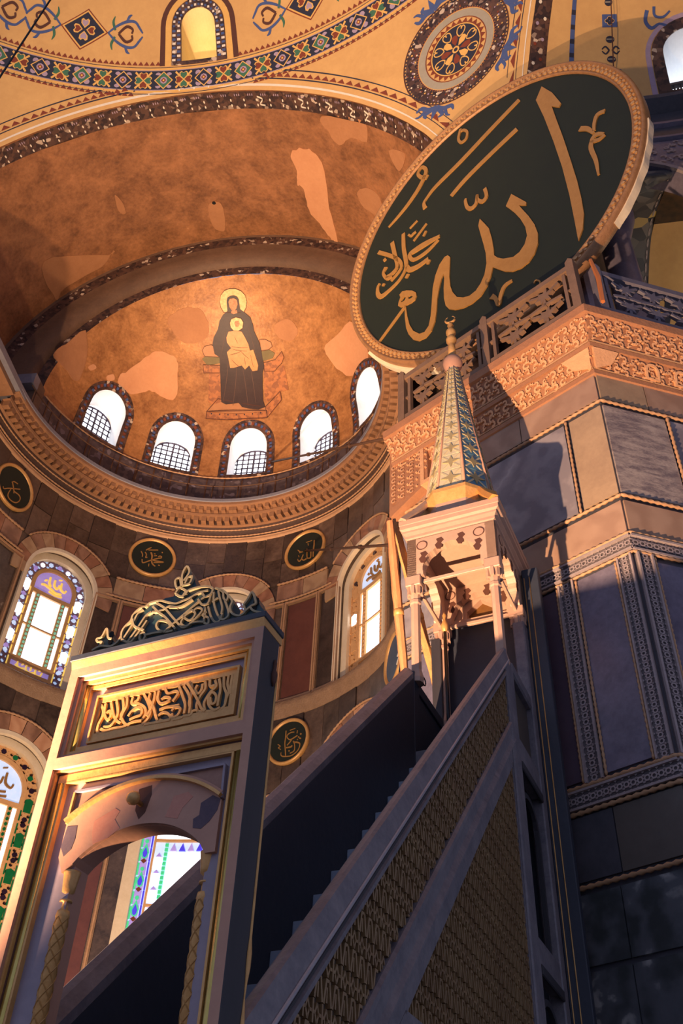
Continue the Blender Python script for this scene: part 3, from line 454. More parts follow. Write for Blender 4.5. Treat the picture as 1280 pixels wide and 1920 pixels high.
# --- marble slabs above the upper windows (follow the arches)
def clear(th, w):
    z = 0
    for c in UPW:
        x = abs(th-c)/DEG
        if x < w: z = max(z, UP['zs']+math.sqrt(w*w-x*x))
    return z
slabmats = [M_marble_d, mat('marble_slab_b', S(60, 45, 38), S(112, 90, 76), scale=1.3, rough=0.35, spread=0.18, c3=S(150, 128, 110)), mat('marble_slab_c', S(40, 31, 28), S(80, 64, 56), scale=2.1, rough=0.35, spread=0.18, c3=S(176, 160, 146))]
edges_ = [-90, -83, -76, -69.5, -63, -56.5, -51, -44, -37, -30.5, -21, -14.5, -8, -2.5, 4, 10, 16, 22.5, 28, 34.5, 40, 46.5, 52, 58, 64, 70.5, 77, 84, 90]
for i in range(len(edges_)-1):
    a, b = edges_[i]+.12, edges_[i+1]-.12
    ths = np.linspace(a, b, 6)
    low = [max(19.97, clear(t, 1.62)) for t in ths]
    mid = 21.0+.25*math.sin(i*2.3)
    if max(low) < mid-.15:
        slab('marble_slab', [(t, z) for t, z in zip(ths, low)]+[(b, mid), (a, mid)], W, 0, .02+.012*(i % 3), slabmats[i % 3], wall_apse, step=(2.5, 9))
        slab('marble_slab', [(a, mid+.02), (b, mid+.02), (b, 22.0), (a, 22.0)], W, 0, .02+.012*((i+1) % 3), slabmats[(i+1) % 3], wall_apse, step=(2.5, 9))
    else:
        slab('marble_slab', [(t, z) for t, z in zip(ths, low)]+[(b, 22.0), (a, 22.0)], W, 0, .02+.012*(i % 3), slabmats[(i+1) % 3], wall_apse, step=(2.5, 9))
# --- voussoirs round the upper and lower windows
def voussoirs(w, r0, r1, n, m_list, d):
    protos = []
    for i in range(n):
        a0 = math.pi*(-.06+1.12*i/n)+.006; a1 = math.pi*(-.06+1.12*(i+1)/n)-.006
        p = [(r0*DEG*math.cos(a0+(a1-a0)*t/3), w['zs']+r0*math.sin(a0+(a1-a0)*t/3)) for t in range(4)]
        p += [(r1*DEG*math.cos(a1+(a0-a1)*t/3), w['zs']+r1*math.sin(a1+(a0-a1)*t/3)) for t in range(4)]
        protos.append((p, m_list[(i*7+i//3) % len(m_list)]))
    for i, (p, m) in enumerate(protos):
        o = slab('voussoir', p, W, 0, d+.008*(i % 2), m, None)
        o.parent = wall_apse; o.rotation_euler = (0, 0, math.radians(-UPW[0]))
        for c in UPW[1:]: dup(o, wall_apse, -c)
vm = [M_marble_b, mat('voussoir_tan', S(160, 124, 92), S(184, 150, 114), kind='marble', scale=1.4, rough=.45), mat('voussoir_rust', S(140, 92, 66), S(170, 118, 88), kind='marble', scale=1.4, rough=.45)]
def all_vous():
    global vm
    voussoirs(UP, 1.15, 1.66, 13, vm, .07)
    voussoirs(LO, 1.32, 1.78, 13, [vm[0], vm[2], mat('voussoir_peach', S(186, 132, 96), S(206, 156, 118), kind='marble', scale=1.2, rough=.45)], .07)
all_vous()
# --- pink marble band between the arches with bead mouldings
gaps = [(-90, -63.6), (-33.0, -15.6), (15.6, 33.0), (63.6, 90)]
k = 0
for a, b in gaps:
    n = max(2, int((b-a)/6))
    for i in range(n):
        x0 = a+(b-a)*i/n; x1 = a+(b-a)*(i+1)/n
        slab('band_panel', [(x0+.08, 19.3), (x1-.08, 19.3), (x1-.08, 19.92), (x0+.08, 19.92)], W, 0, .05, vm[k % 3], wall_apse, step=(2.5, 9)); k += 1
    for z in (19.95, 19.26):
        beads('bead_moulding', [W(t, z, .08) for t in np.linspace(a-(0 if z > 19.5 else 2), b+(0 if z > 19.5 else 2), 30)], .045, .13, M_bead, wall_apse)
# beads following the arches
for c in UPW:
    beads('bead_moulding', [W(c+1.7*DEG*math.cos(t), UP['zs']+1.7*math.sin(t), .08) for t in np.linspace(.62, math.pi-.62, 40)], .04, .13, M_bead, wall_apse)
    beads('bead_moulding', [W(c+1.82*DEG*math.cos(t), LO['zs']+1.82*math.sin(t), .08) for t in np.linspace(.1, math.pi-.1, 44)], .04, .13, M_bead, wall_apse)
# --- framed panels between the windows
def framed(a, b, z0, z1, m, fw=1.35):
    slab('marble_panel', [(a+fw, z0+.14), (b-fw, z0+.14), (b-fw, z1-.14), (a+fw, z1-.14)], W, 0, .015, m, wall_apse, step=(2.0, 9))
    slab('panel_frame', [(a, z0), (b, z0), (b, z1), (a, z1)], W, 0, .07, M_frame, wall_apse, holes=[[(a+fw*.8, z0+.12), (b-fw*.8, z0+.12), (b-fw*.8, z1-.12), (a+fw*.8, z1-.12)]], step=(2.0, 9))
    slab('panel_frame', [(a+fw*.25, z0+.03), (b-fw*.25, z0+.03), (b-fw*.25, z1-.03), (a+fw*.25, z1-.03)], W, .07, .1, M_bead, wall_apse, holes=[[(a+fw*.55, z0+.08), (b-fw*.55, z0+.08), (b-fw*.55, z1-.08), (a+fw*.55, z1-.08)]], step=(2.0, 9))
for s in (-1, 1):
    for lo, hi in ((15.68, 19.2), (8.0, 12.9)):
        u = sorted
        framed(*sorted((s*18.6, s*30.4)), lo, hi, M_porphyry)
        framed(*sorted((s*30.2, s*38.0)), lo, hi, slabmats[2], 1.0) if lo > 10 else None
        framed(*sorted((s*12.2, s*18.8)), lo, hi, slabmats[1], 1.0) if lo > 10 else None
        framed(*sorted((s*60.5, s*72.0)), lo, hi, slabmats[0], 1.35)
        framed(*sorted((s*72.0, s*84.0)), lo, hi, M_porphyry, 1.35)
# --- sill cornice and lower bands
revolve('trim_1', [(AR, 15.2), (AR-.06, 15.24), (AR-.08, 15.34), (AR-.2, 15.44), (AR-.22, 15.6), (AR-.16, 15.66), (AR, 15.68)], -90, 90, 90, M_frame, None, True)['kind'] = 'structure'
bpy.data.objects['trim_1']['label'] = 'carved sill cornice running round the apse under the upper windows'
for i in range(len(edges_)-1):
    a, b = edges_[i]+.12, edges_[i+1]-.12
    ths = np.linspace(a, b, 6)
    def clr(t):
        z = 13.0
        for c in UPW:
            x = abs(t-c)/DEG
            if x < 1.8: z = max(z, LO['zs']+math.sqrt(1.8**2-x*x))
        return z
    low = [clr(t) for t in ths]
    slab('marble_slab', [(t, z) for t, z in zip(ths, low)]+[(b, 15.18), (a, 15.18)], W, 0, .02+.012*(i % 3), slabmats[(i*5+1) % 3], wall_apse, step=(2.5, 9))
for s in (-1, 1):
    a, b = sorted((s*16.2, s*32.4))
    beads('bead_moulding', [W(t, 12.96, .08) for t in np.linspace(a, b, 24)], .045, .13, M_bead, wall_apse)

# ------------------------------------------------------------------ windows of the apse
win_no = [0]
def new_window(loc, label):
    win_no[0] += 1
    return root('window_%d' % win_no[0], loc, label, None, kind='structure')
def star_lattice(J, region, holes_, mapf, d0, d1, m, pitch, w, k):
    """hexagon and bar tracery clipped to a region (u in degrees)"""
    q = np.array(region); lo, hi = q.min(0), q.max(0)
    nx = int((hi[0]-lo[0])/(pitch*k))+2; ny = int((hi[1]-lo[1])/(pitch*.9))+2
    for i in range(nx):
        for j in range(ny):
            cx = lo[0]+(i+.5*(j % 2))*pitch*k; cy = lo[1]+j*pitch*.9
            hexp = [(cx+pitch*.5*k*math.cos(t), cy+pitch*.5*math.sin(t)) for t in np.arange(7)*math.pi/3+math.pi/6]
            for a, b in zip(hexp[:-1], hexp[1:]):
                mid = np.array([[(a[0]+b[0])/2, (a[1]+b[1])/2]])
                if inpoly(mid, region)[0] and not any(inpoly(mid, h)[0] for h in holes_):
                    pa = np.array([a[0]/k, a[1]]); pb = np.array([b[0]/k, b[1]])
                    v, f = ribbon([(pa[0], pa[1], w), (pb[0], pb[1], w)], lambda x, y, d: mapf(x*k, y, d), d0, d1)
                    J.add(v, f, m)
def apse_window(c, w, label, lit, greens=True):
    """deep set window: stone frame, tracery border, lunette, two clear centre panes, side strips, inscription"""
    zb, zs, r = w['zb'], w['zs'], w['r']
    R0 = root_ = new_window((AR*math.sin(math.radians(c)), AR*math.cos(math.radians(c)), zb), label)
    D = -0.34
    F = r-.2                                    # half width of glazing
    slab('stone_frame', arch(c, zb, zs, r+.02, k=DEG, n=24), W, D-.1, D+.16, M_cream, R0, holes=[arch(c, zb+.12, zs, F, k=DEG, n=24)], step=(2.5, 1.0))
    slab('stone_frame', arch(c, zb-.0, zs, r+.06, k=DEG, n=24), W, -.06, .09, M_cream, R0, holes=[arch(c, zb+.02, zs, r-.04, k=DEG, n=24)], step=(2.5, 1.0))
    pane = M_pane if lit else M_panedull
    tr = M_tracery if lit else M_traceryp
    bw = .27                                    # border width
    iF = F-bw
    zl = zs-.3                                  # foot of lunette
    zi = zb+.62                                 # top of inscription
    slab('border_glass', arch(c, zb+.1, zs, F+.02, k=DEG, n=24), W, D-.06, D-.04, M_paneblue if lit else M_panedull, R0, holes=[arch(c, zb+.3, zs, iF, k=DEG, n=24)], step=(2.5, 1.0))
    J = Joined()
    bord = arch(c, zb+.1, zs, F, k=DEG, n=24); inn = arch(c, zb+.32, zs, iF, k=DEG, n=24)
    star_lattice(J, bord, [inn], W, D-.03, D+.03, tr if not lit else M_leadlight, .17 if lit else .2, .035 if lit else .085, DEG)
    J.build('border_tracery', R0)
    # large clear or coloured pieces in the border
    J = Joined(); Jy = Joined()
    mid = F-bw*.5
    cl = [(zs-.25-.9*i) for i in range(4)]
    for s in (-1, 1):
        for i, z in enumerate(cl):
            if z < zb+.5: continue
            q = [(c+s*(mid-.09)*DEG, z-.17), (c+s*(mid+.09)*DEG, z-.17), (c+s*(mid+.10)*DEG, z+.15), (c+s*mid*DEG, z+.2), (c+s*(mid-.10)*DEG, z+.15)]
            J.slab(q, W, D-.02, D+.045, M_pane if lit else (M_panedgreen if greens else M_pane if (i+s) % 3 == 0 else M_traceryp))
            for dz in (.36, .5):
                q = [(c+s*(mid+.0)*DEG+.07*DEG*math.cos(t), z-dz+.07*math.sin(t)) for t in np.arange(6)*math.pi/3]
                J.slab(q, W, D-.02, D+.045, (M_paneviolet if dz < .4 else M_paneblue) if lit else M_panedull if greens else M_traceryp)
        n = int((zs-zb-.4)/.34)
        for i in range(n):
            z = zb+.35+i*.34
            for rr in (F-.015, iF+.0):
                q = [(c+s*(rr-.018)*DEG, z), (c+s*(rr+.018)*DEG, z), (c+s*(rr+.018)*DEG, z+.27), (c+s*(rr-.018)*DEG, z+.27)]
                Jy.slab(q, W, D-.01, D+.06, M_paneyellow if lit else M_panedgreen if greens else M_traceryp)
    for i in range(9):
        t = math.pi*(i+.5)/9
        q = [(c+(mid*math.cos(t)+.075*math.cos(g))*DEG, zs+mid*math.sin(t)+.075*math.sin(g)) for g in np.arange(6)*math.pi/3]
        J.slab(q, W, D-.02, D+.045, [M_pane, M_paneviolet, M_paneblue][i % 3] if lit else [M_panedull, M_panedgreen if greens else M_traceryp][i % 2])
    J.build('border_pane', R0); Jy.build('edge_strip', R0)
    # inner stone/wood frame
    iz = [zi+.1, zl-.08]
    hl = [arch(c, zl+.05, zs, iF-.09, k=DEG, n=20)]
    cw = iF-.34
    hl += [[(c-cw*DEG, iz[0]), (c+cw*DEG, iz[0]), (c+cw*DEG, iz[1]), (c-cw*DEG, iz[1])]]
    sw0, sw1 = cw+.13, iF-.1
    for s in (-1, 1):
        a, b = sorted((c+s*sw0*DEG, c+s*sw1*DEG))
        hl += [[(a, iz[0]), (b, iz[0]), (b, iz[1]), (a, iz[1])]]
    hl += [[(c-(iF-.1)*DEG, zb+.4), (c+(iF-.1)*DEG, zb+.4), (c+(iF-.1)*DEG, zi-.03), (c-(iF-.1)*DEG, zi-.03)]]
    slab('glazing_frame', arch(c, zb+.3, zs, iF+.02, k=DEG, n=24), W, D-.04, D+.05, tr, R0, holes=hl, step=(2.5, 1.0))
    gl = slab('lunette_pane', hl[0], W, D-.05, D-.02, M_paneviolet if lit else M_paneblue, R0, step=(2.5, 1.0))
    J = Joined()
    LU = [[(-.42, .02, .05), (-.3, .06, .06), (-.05, .0, .06), (.1, -.06, .05), (.3, -.02, .05)], [(-.2, .45, .05), (-.18, .2, .06), (-.1, .1, .05)], [(-.02, .42, .05), (.0, .2, .06), (.12, .12, .06), (.16, .3, .05)], [(.22, .42, .05), (.24, .18, .06), (.38, .1, .05), (.42, .2, .05)], [(-.35, .22, .04), (-.28, .28, .05)], [(.1, .5, .03), (.2, .54, .03)], [(-.12, -.1, .05), (.1, -.16, .05), (.34, -.12, .05)]]
    sc_ = (iF-.12)/.62
    for p in LU: J.strip([(x*sc_, y*sc_+zs-.02, q) for x, y, q in p], lambda x, y, d: W(c+x*DEG, y, d), D-.02, D+.03, M_paneyellow if lit else M_goldleaf)
    J.build('inscription', gl)
    h = (iz[0]+iz[1])/2
    for a, b in ((iz[0], h-.025), (h+.025, iz[1])):
        slab('centre_pane', [(c-cw*DEG, a), (c+cw*DEG, a), (c+cw*DEG, b), (c-cw*DEG, b)], W, D-.05, D-.02, M_pane, R0, step=(2.5, 1.0))
    slab('crossbar', [(c-(iF-.1)*DEG, h-.025), (c+(iF-.1)*DEG, h-.025), (c+(iF-.1)*DEG, h+.025), (c-(iF-.1)*DEG, h+.025)], W, D-.05, D+.04, tr, R0, step=(2.5, 1.0))
    for s in (-1, 1):
        a, b = sorted((c+s*sw0*DEG, c+s*sw1*DEG))
        for z0, z1 in ((iz[0], h-.03), (h+.03, iz[1])):
            slab('side_pane', [(a, z0), (b, z0), (b, z1), (a, z1)], W, D-.05, D-.02, M_pane, R0)
        J = Joined()
        nb = int((iz[1]-iz[0])/.13)
        for i in range(nb):
            z = iz[0]+(i+.5)*(iz[1]-iz[0])/nb
            q = [(c+s*(cw+.065)*DEG+.04*DEG*math.cos(t), z+.045*math.sin(t)) for t in np.arange(6)*math.pi/3]
            J.slab(q, W, D+.03, D+.075, M_panemint if lit else M_panedgreen if greens else M_traceryp)
        J.build('bead_strip', R0)
    ip = slab('inscription_pane', hl[-1], W, D-.05, D-.02, M_paneviolet if lit else M_traceryp, R0, step=(2.5, 1.0))
    J = Joined()
    IN = [[(-.45, 0, .04), (-.3, -.06, .04), (-.15, -.02, .04)], [(-.4, .1, .03), (-.38, -.02, .04)], [(-.1, .1, .04), (-.08, -.04, .04), (.05, -.08, .04), (.18, -.02, .04)], [(.05, .1, .04), (.06, .0, .04)], [(.2, .08, .04), (.24, -.06, .04), (.38, -.06, .04), (.42, .06, .04)], [(-.25, .06, .03), (-.2, .1, .03)], [(.3, .1, .03), (.36, .11, .03)]]
    for p in IN: J.strip([(x*sc_, y+(zb+.4+zi)/2-.02, q) for x, y, q in p], lambda x, y, d: W(c+x*DEG, y, d), D-.02, D+.03, M_paneyellow if lit else M_goldleaf)
    J.build('inscription', ip)
    return R0
apse_window(-48.3, UP, 'tall arched stained glass window of the apse, upper row, left of the centre', True)
apse_window(0.0, UP, 'arched stained glass window of the apse half hidden behind the gate crest', True)
apse_window(48.3, UP, 'arched window right of the apse centre with unlit plaster tracery and two clear panes', False, False)
apse_window(-48.3, LO, 'lower left apse window at the picture edge with green and dark unlit glass', False)
# lower central window seen through the gate arch
def low_centre(c, w, label):
    zb, zs, r = w['zb'], w['zs'], 1.28
    R0 = new_window((AR*math.sin(math.radians(c)), AR*math.cos(math.radians(c)), zb), label)
    D = -.1
    slab('stone_frame', arch(c, zb, zs, 1.56, k=DEG, n=24), W, D-.3, .06, M_cream, R0, holes=[arch(c, zb+.2, zs, 1.26, k=DEG, n=24)], step=(2.5, 1.0))
    slab('glass_ground', arch(c, zb+.1, zs, 1.27, k=DEG, n=24), W, D-.1, D-.08, M_paneblue, R0, step=(2.5, 1.0))
    f = lambda x, y, d: W(c+x*DEG, y, d)
    J = Joined()
    for s in (-1, 1):
        z = zb+.3; i = 0
        while z < zs+.2:
            J.slab([(s*1.245-.03, z), (s*1.245+.03, z), (s*1.245+.03, z+.3), (s*1.245-.03, z+.3)], f, D-.08, D-.02, M_panegreen)
            J.slab([(s*1.13-.085, z), (s*1.13+.085, z), (s*1.13+.085, z+.34), (s*1.13-.085, z+.34)], f, D-.08, D-.05, M_paneviolet)
            J.slab([(s*1.0-.02, z), (s*1.0+.02, z), (s*1.0+.02, z+.34), (s*1.0-.02, z+.34)], f, D-.08, D-.04, M_paneindigo)
            J.slab([(s*.93-.025, z), (s*.93+.025, z), (s*.93+.025, z+.36), (s*.93-.025, z+.36)], f, D-.08, D-.03, M_traceryp)
            if i % 2 == 0:
                drop = [(0, .24), (.07, .06), (.05, -.04), (0, -.08), (-.05, -.04), (-.07, .06)]
                J.slab([(s*1.13+1.35*x, z+.15+1.3*y) for x, y in drop], f, D-.05, D-.03, M_panegreen)
                J.slab([(s*1.13+x*.85, z+.15+y*.85) for x, y in drop], f, D-.03, D-.01, M_paneindigo)
            else:
                J.slab([(s*1.13+.05*math.cos(t), z+.15+.05*math.sin(t)) for t in np.arange(8)*math.pi/4], f, D-.05, D-.02, M_panegreen)
                J.slab([(s*1.13, z+.3), (s*1.13+.07, z+.36), (s*1.13, z+.42), (s*1.13-.07, z+.36)], f, D-.05, D-.02, M_redp)
            z += .36; i += 1
    J.build('border_pane', R0)
    bars = [8.7, 10.4, 12.05]
    J = Joined(); J2 = Joined()
    for s in (-1, 1):
        for a, b in zip(bars[:-1], bars[1:]):
            n = int((b-a)/.42)
            for i in range(n):
                z0 = a+.08+i*.42
                J.slab([(s*.78-.09, z0), (s*.78+.09, z0), (s*.78+.09, z0+.3), (s*.78-.09, z0+.3)], f, D-.08, D-.05, M_pane)
                J.slab([(s*.78-.07, z0+.31), (s*.78+.07, z0+.31), (s*.78, z0+.41)], f, D-.08, D-.04, M_paneviolet)
            m_ = int((b-a)/.12)
            for i in range(m_):
                z0 = a+.06+i*.12
                J2.slab([(s*.62-.04, z0), (s*.62+.04, z0), (s*.62+.04, z0+.08), (s*.62-.04, z0+.08)], f, D-.08, D-.03, M_panegreen)
    J.build('side_pane', R0); J2.build('bead_strip', R0)
    for a, b in list(zip(bars[:-1], bars[1:])):
        slab('centre_pane', [(c-.55*DEG, a+.06), (c+.55*DEG, a+.06), (c+.55*DEG, b-.3), (c-.55*DEG, b-.3)], W, D-.08, D-.05, M_pane, R0, step=(2.5, 2))
        J = Joined()
        for i in range(5):
            x = -.44+i*.22
            J.slab([(x-.08, b-.26), (x+.08, b-.26), (x, b-.06)], f, D-.08, D-.03, M_paneindigo if i % 2 else M_paneviolet)
        J.build('pendant_pane', R0)
        slab('crossbar', [(c-.9*DEG, b-.03), (c+.9*DEG, b-.03), (c+.9*DEG, b+.03), (c-.9*DEG, b+.03)], W, D-.08, D+.0, M_traceryp, R0, step=(2.5, 2))
    slab('crossbar', [(c-.9*DEG, bars[0]-.03), (c+.9*DEG, bars[0]-.03), (c+.9*DEG, bars[0]+.03), (c-.9*DEG, bars[0]+.03)], W, D-.08, D+.0, M_traceryp, R0, step=(2.5, 2))
    slab('top_pane', [(c-.9*DEG, bars[-1]+.06), (c+.9*DEG, bars[-1]+.06), (c+.7*DEG, bars[-1]+1.2), (c-.7*DEG, bars[-1]+1.2)], W, D-.08, D-.05, M_pane, R0, step=(2.5, 2))
low_centre(0.0, LO, 'lower central apse window seen through the gate arch, bright with green and violet glass')
apse_window(48.3, LO, 'lower right apse window hidden behind the stair parapet', False)

# ------------------------------------------------------------------ main cornice of the apse with modillions
cor = revolve('trim_2', [(AR, 21.98), (AR-.07, 22.0), (AR-.1, 22.07), (AR-.07, 22.12), (AR-.1, 22.14)], -90, 90, 96, M_bead, None, True)
tag(cor, 'deep stone cornice of the apse with two rows of carved blocks under the conch', kind='structure')
revolve('dark_band', [(AR-.1, 22.14), (AR-.1, 22.2), (AR-.13, 22.28), (AR-.14, 22.36), (AR-.2, 22.42), (AR-.22, 22.5)], -90, 90, 96, M_cornice_d, cor, True)
for z, d in ((22.2, .13), (22.4, .2)):
    beads('bead_moulding', [W(t, z, d) for t in np.linspace(-90, 90, 90)], .03, .13, M_bead, cor)
revolve('corona', [(AR-.22, 22.5), (AR-.3, 22.52), (AR-.3, 22.72), (AR-.52, 22.74), (AR-.54, 22.82), (AR-.52, 22.86), (AR-.52, 23.0), (AR-.72, 23.02)], -90, 90, 96, M_cornice, cor)
revolve('fascia', [(AR-.72, 23.02), (AR-.74, 23.06), (AR-.74, 23.16)], -90, 90, 96, M_cornice, cor)
revolve('fascia', [(AR-.74, 23.16), (AR-.76, 23.18), (AR-.76, 23.3), (AR-.2, 23.32)], -90, 90, 96, M_fascia, cor)
def block(th, w, z0, z1, d0, d1, name, m):
    return slab(name, [(th-w*DEG, z0), (th+w*DEG, z0), (th+w*DEG, z1), (th-w*DEG, z1)], W, d0, d1, m, None)
b1 = block(0, .085, 22.53, 22.73, .26, .5, 'modillion', M_cornice)
b2 = block(0, .075, 22.86, 23.0, .48, .68, 'modillion', M_cornice)
b3 = block(0, .06, 22.55, 22.71, .26, .31, 'coffer', M_cornice_d)
for o in (b1, b2, b3): o.parent = cor
for i in range(-34, 35):
    if i != 0:
        dup(b1, cor, -i*2.6); dup(b2, cor, -i*2.6-1.3)
    dup(b3, cor, -i*2.6-1.3)
# iron rail standing on the cornice
rl = root('cornice_railing', (0, 5.3, 23.3), 'thin iron railing standing on the apse cornice below the conch windows', 'railing')
for i in range(-9, 10):
    t = i*9.0
    tube('post', [W(t, 23.3, .62), W(t, 24.0, .62)], .022, M_iron, rl, n=6)
tube('top_rail', [W(t, 24.0, .62) for t in np.linspace(-84, 84, 60)], .024, M_iron, rl, n=6)

# ------------------------------------------------------------------ drum and conch with five windows
CR = 5.8; CZ = 24.8
def CM(th, v, d):            # v: degrees of elevation, below zero the drum
    r = CR-d
    if v < 0: return (r*math.sin(math.radians(th)), r*math.cos(math.radians(th)), CZ+v/57.2958*CR)
    return (r*math.cos(math.radians(v))*math.sin(math.radians(th)), r*math.cos(math.radians(v))*math.cos(math.radians(th)), CZ+r*math.sin(math.radians(v)))
CONW = (-51.2, -25.2, 0.8, 27.0, 53.0)
YF = 1.43
bd = []
for v in np.arange(-15, 75.5, 2.5):
    c = YF/(CR*(math.cos(math.radians(v)) if v > 0 else 1))
    if c < 1: bd.append((math.degrees(math.acos(c)), v))
vt = math.degrees(math.acos(YF/CR)); bd.append((0, vt))
outl = bd+[(-a, b) for a, b in bd[::-1][1:]]
def cw(c, dr=0.0, bot=0.6): return arch(c, bot-dr*8, 13.3, (.68+dr), k=57.2958/CR, n=20, rise=57.2958/CR*1.1)
conch = slab('ceiling_conch', outl, CM, None, 0.0, M_goldmosaic, holes=[cw(c) for c in CONW], step=(3.2, 3.0), smooth=True)
tag(conch, 'golden mosaic half dome over the apse', kind='structure')
slab('painted_band', [(-75, -13), (75, -13), (75, -1.2), (-75, -1.2)], CM, None, .03, mat('drum_blue_mosaic', S(56, 48, 58), S(88, 74, 74), kind='mosaic', scale=7, rough=.6, c3=S(120, 110, 120), spread=.4), conch, step=(3, 3))
beads('bead_moulding', [CM(t, -1.0, .05) for t in np.linspace(-74, 74, 80)], .03, .2, M_bead, conch)
for a in range(-72, 73, 6):
    slab('band_post', [(a-.25, -12.6), (a+.25, -12.6), (a+.25, -1.4), (a-.25, -1.4)], CM, .02, .05, M_iron, conch)
wl = ['leftmost of the five conch windows, grid panes in a white reveal', 'second conch window from the left with round headed grid', 'central conch window under the mosaic figure', 'fourth conch window, white reveal with few panes at its lower right', 'rightmost conch window, a plain white reveal beside the gallery']
for c, lab in zip(CONW, wl):
    R0 = new_window(CM(c, 0.6, 0), lab)
    pl = dens(cw(c), (1.2, 1.5))
    dirn = np.array([math.sin(math.radians(c)), math.cos(math.radians(c)), 0])
    v = []; f = []
    for (a, b) in pl:
        p = np.array(CM(a, b, 0)); q = p+dirn*(.72+(CR-np.linalg.norm(p[:2])))
        v += [p, q]
    n = len(pl)
    for i in range(n): f.append((2*i, 2*i+1, 2*((i+1) % n)+1, 2*((i+1) % n)))
    mesh('reveal', v, f, M_white, R0)
    # glazing plane at the outer end
    ex = np.array([math.cos(math.radians(c)), -math.sin(math.radians(c)), 0]); C0 = dirn*(CR+.7)
    PM = planemap((C0[0], C0[1], CZ), ex, (0, 0, 1), -dirn)
    zs_ = 26.05-CZ
    pan = slab('pane', arch(0, -.02, zs_+.1, .82, n=16), PM, -.02, 0, M_skypane, R0)
    fr = slab('grid_frame', arch(0, 0.0, zs_, .74, n=16), PM, .01, .05, M_lead, R0, holes=[arch(0, .06, zs_, .68, n=16)])
    J = Joined()
    for x in np.arange(-.6, .61, .2): J.slab([(x-.024, .0), (x+.024, .0), (x+.024, zs_+math.sqrt(max(.01, .68**2-x*x))), (x-.024, zs_+math.sqrt(max(.01, .68**2-x*x)))], PM, .01, .04, M_lead)
    for z in np.arange(.22, zs_+.6, .22):
        w_ = .68 if z < zs_ else math.sqrt(max(.01, .68**2-(z-zs_)**2))
        J.slab([(-w_, z-.022), (w_, z-.022), (w_, z+.022), (-w_, z+.022)], PM, .01, .04, M_lead)
    J.slab([(-.035, 0), (.035, 0), (.035, zs_+.68), (-.035, zs_+.68)], PM, .01, .05, M_lead)
    J.build('grid_bars', R0)
    # mosaic border round the opening
    slab('mosaic_border', cw(c, .3, .6), CM, .0, .03, M_darkmosaic, R0, holes=[cw(c, .0, .5)], step=(1.5, 2))
    J = Joined()
    for i in range(40):
        t = math.pi*(-.5+2*i/40)
        if t < 0 or t > math.pi:
            continue
        J.flat([(c+57.2958/CR*(.83+.05*g)*math.cos(t+h), 13.3+57.2958/CR*1.1*(.83+.05*g)*math.sin(t+h)) for g, h in ((-1, -.05), (1, -.05), (1, .05), (-1, .05))], CM, .036, M_redp if i % 2 else M_bluep)
    for i in range(9):
        for s in (-1, 1):
            z = .8+i*1.4
            J.flat([(c+s*57.2958/CR*(.83+.05*g), z+h) for g, h in ((-1, -.35), (1, -.35), (1, .35), (-1, .35))], CM, .036, M_redp if i % 2 else M_bluep)
    J.build('border_tesserae', R0)
    slab('sill', [(c-6.9, -1.0), (c+6.9, -1.0), (c+6.9, .7), (c-6.9, .7)], CM, .0, .06, M_darkmosaic, R0, step=(2, 2))

# ------------------------------------------------------------------ seated haloed figure in mosaic (simple shapes)
FIG = DATA2['fig']
fig = root('mosaic_figure', (0, 5.4, 26.8), 'mosaic of a dark robed seated figure with pale halo holding a child in gold', 'mosaic')
fm = dict(halo=(M_halo, .03), robe=(M_robe, .05), face=(M_skin, .07), neck=(M_skin, .06), childhalo=(M_halo, .07), childhead=(M_skin, .09), childrobe=(M_gown, .08), cushL=(M_patch2, .03), cushL2=(M_cushion, .035), cushR=(M_patch2, .03), cushR2=(M_cushion, .035), armL=(M_throne, .03), legL=(M_throne, .025), armR=(M_throne, .03), legR=(M_throne, .025), stool=(M_patch3, .02), stoolF=(M_throne, .03), stoolR=(M_throne, .03))
nm = dict(halo='halo', robe='robe', face='face', neck='neck', childhalo='child_halo', childhead='child_head', childrobe='child_gown', cushL='cushion', cushL2='cushion', cushR='cushion', cushR2='cushion', armL='throne_arm', armR='throne_arm', legL='throne_leg', legR='throne_leg', stool='footstool_top', stoolF='footstool_front', stoolR='footstool_side')
for kx, pts in FIG.items():
    m_, d_ = fm[kx]
    slab(nm[kx], pts, CM, d_-.02, d_, m_, fig, step=(1.5, 1.5), smooth=False)
def outline(J, pts, w, d, m):
    q = pts+[pts[0]]
    V_ = []; F_ = []
    for a, b in zip(q[:-1], q[1:]):
        v, f = ribbon([(a[0], a[1], w), (b[0], b[1], w)], CM, d-.01, d)
        F_ += [tuple(i+len(V_) for i in g) for g in f]; V_ += v
    J.add(V_, F_, m)
J = Joined()
outline(J, FIG['halo'], .22, .045, M_brownp); outline(J, FIG['childhalo'], .2, .078, M_brownp)
for kx in ('stoolF', 'stoolR', 'stool'): outline(J, FIG[kx], .22, .04, M_brownp)
for kx in ('cushL', 'cushR', 'armL', 'armR'): outline(J, FIG[kx], .15, .045, M_brownp)
def F(s): return [(a, b) for a, b in s]
J.each('outline', fig)
J = Joined()
a0 = FIG['stoolF']
for i in range(7):
    t = (i+.6)/7.4
    x = a0[0][0]+(a0[1][0]-a0[0][0])*t; y = a0[0][1]+(a0[1][1]-a0[0][1])*t-.55
    J.flat([(x-.22, y-.28), (x+.22, y-.28), (x+.22, y+.28), (x-.22, y+.28)], CM, .036, M_navyp)
J.each('footstool_inlay', fig)
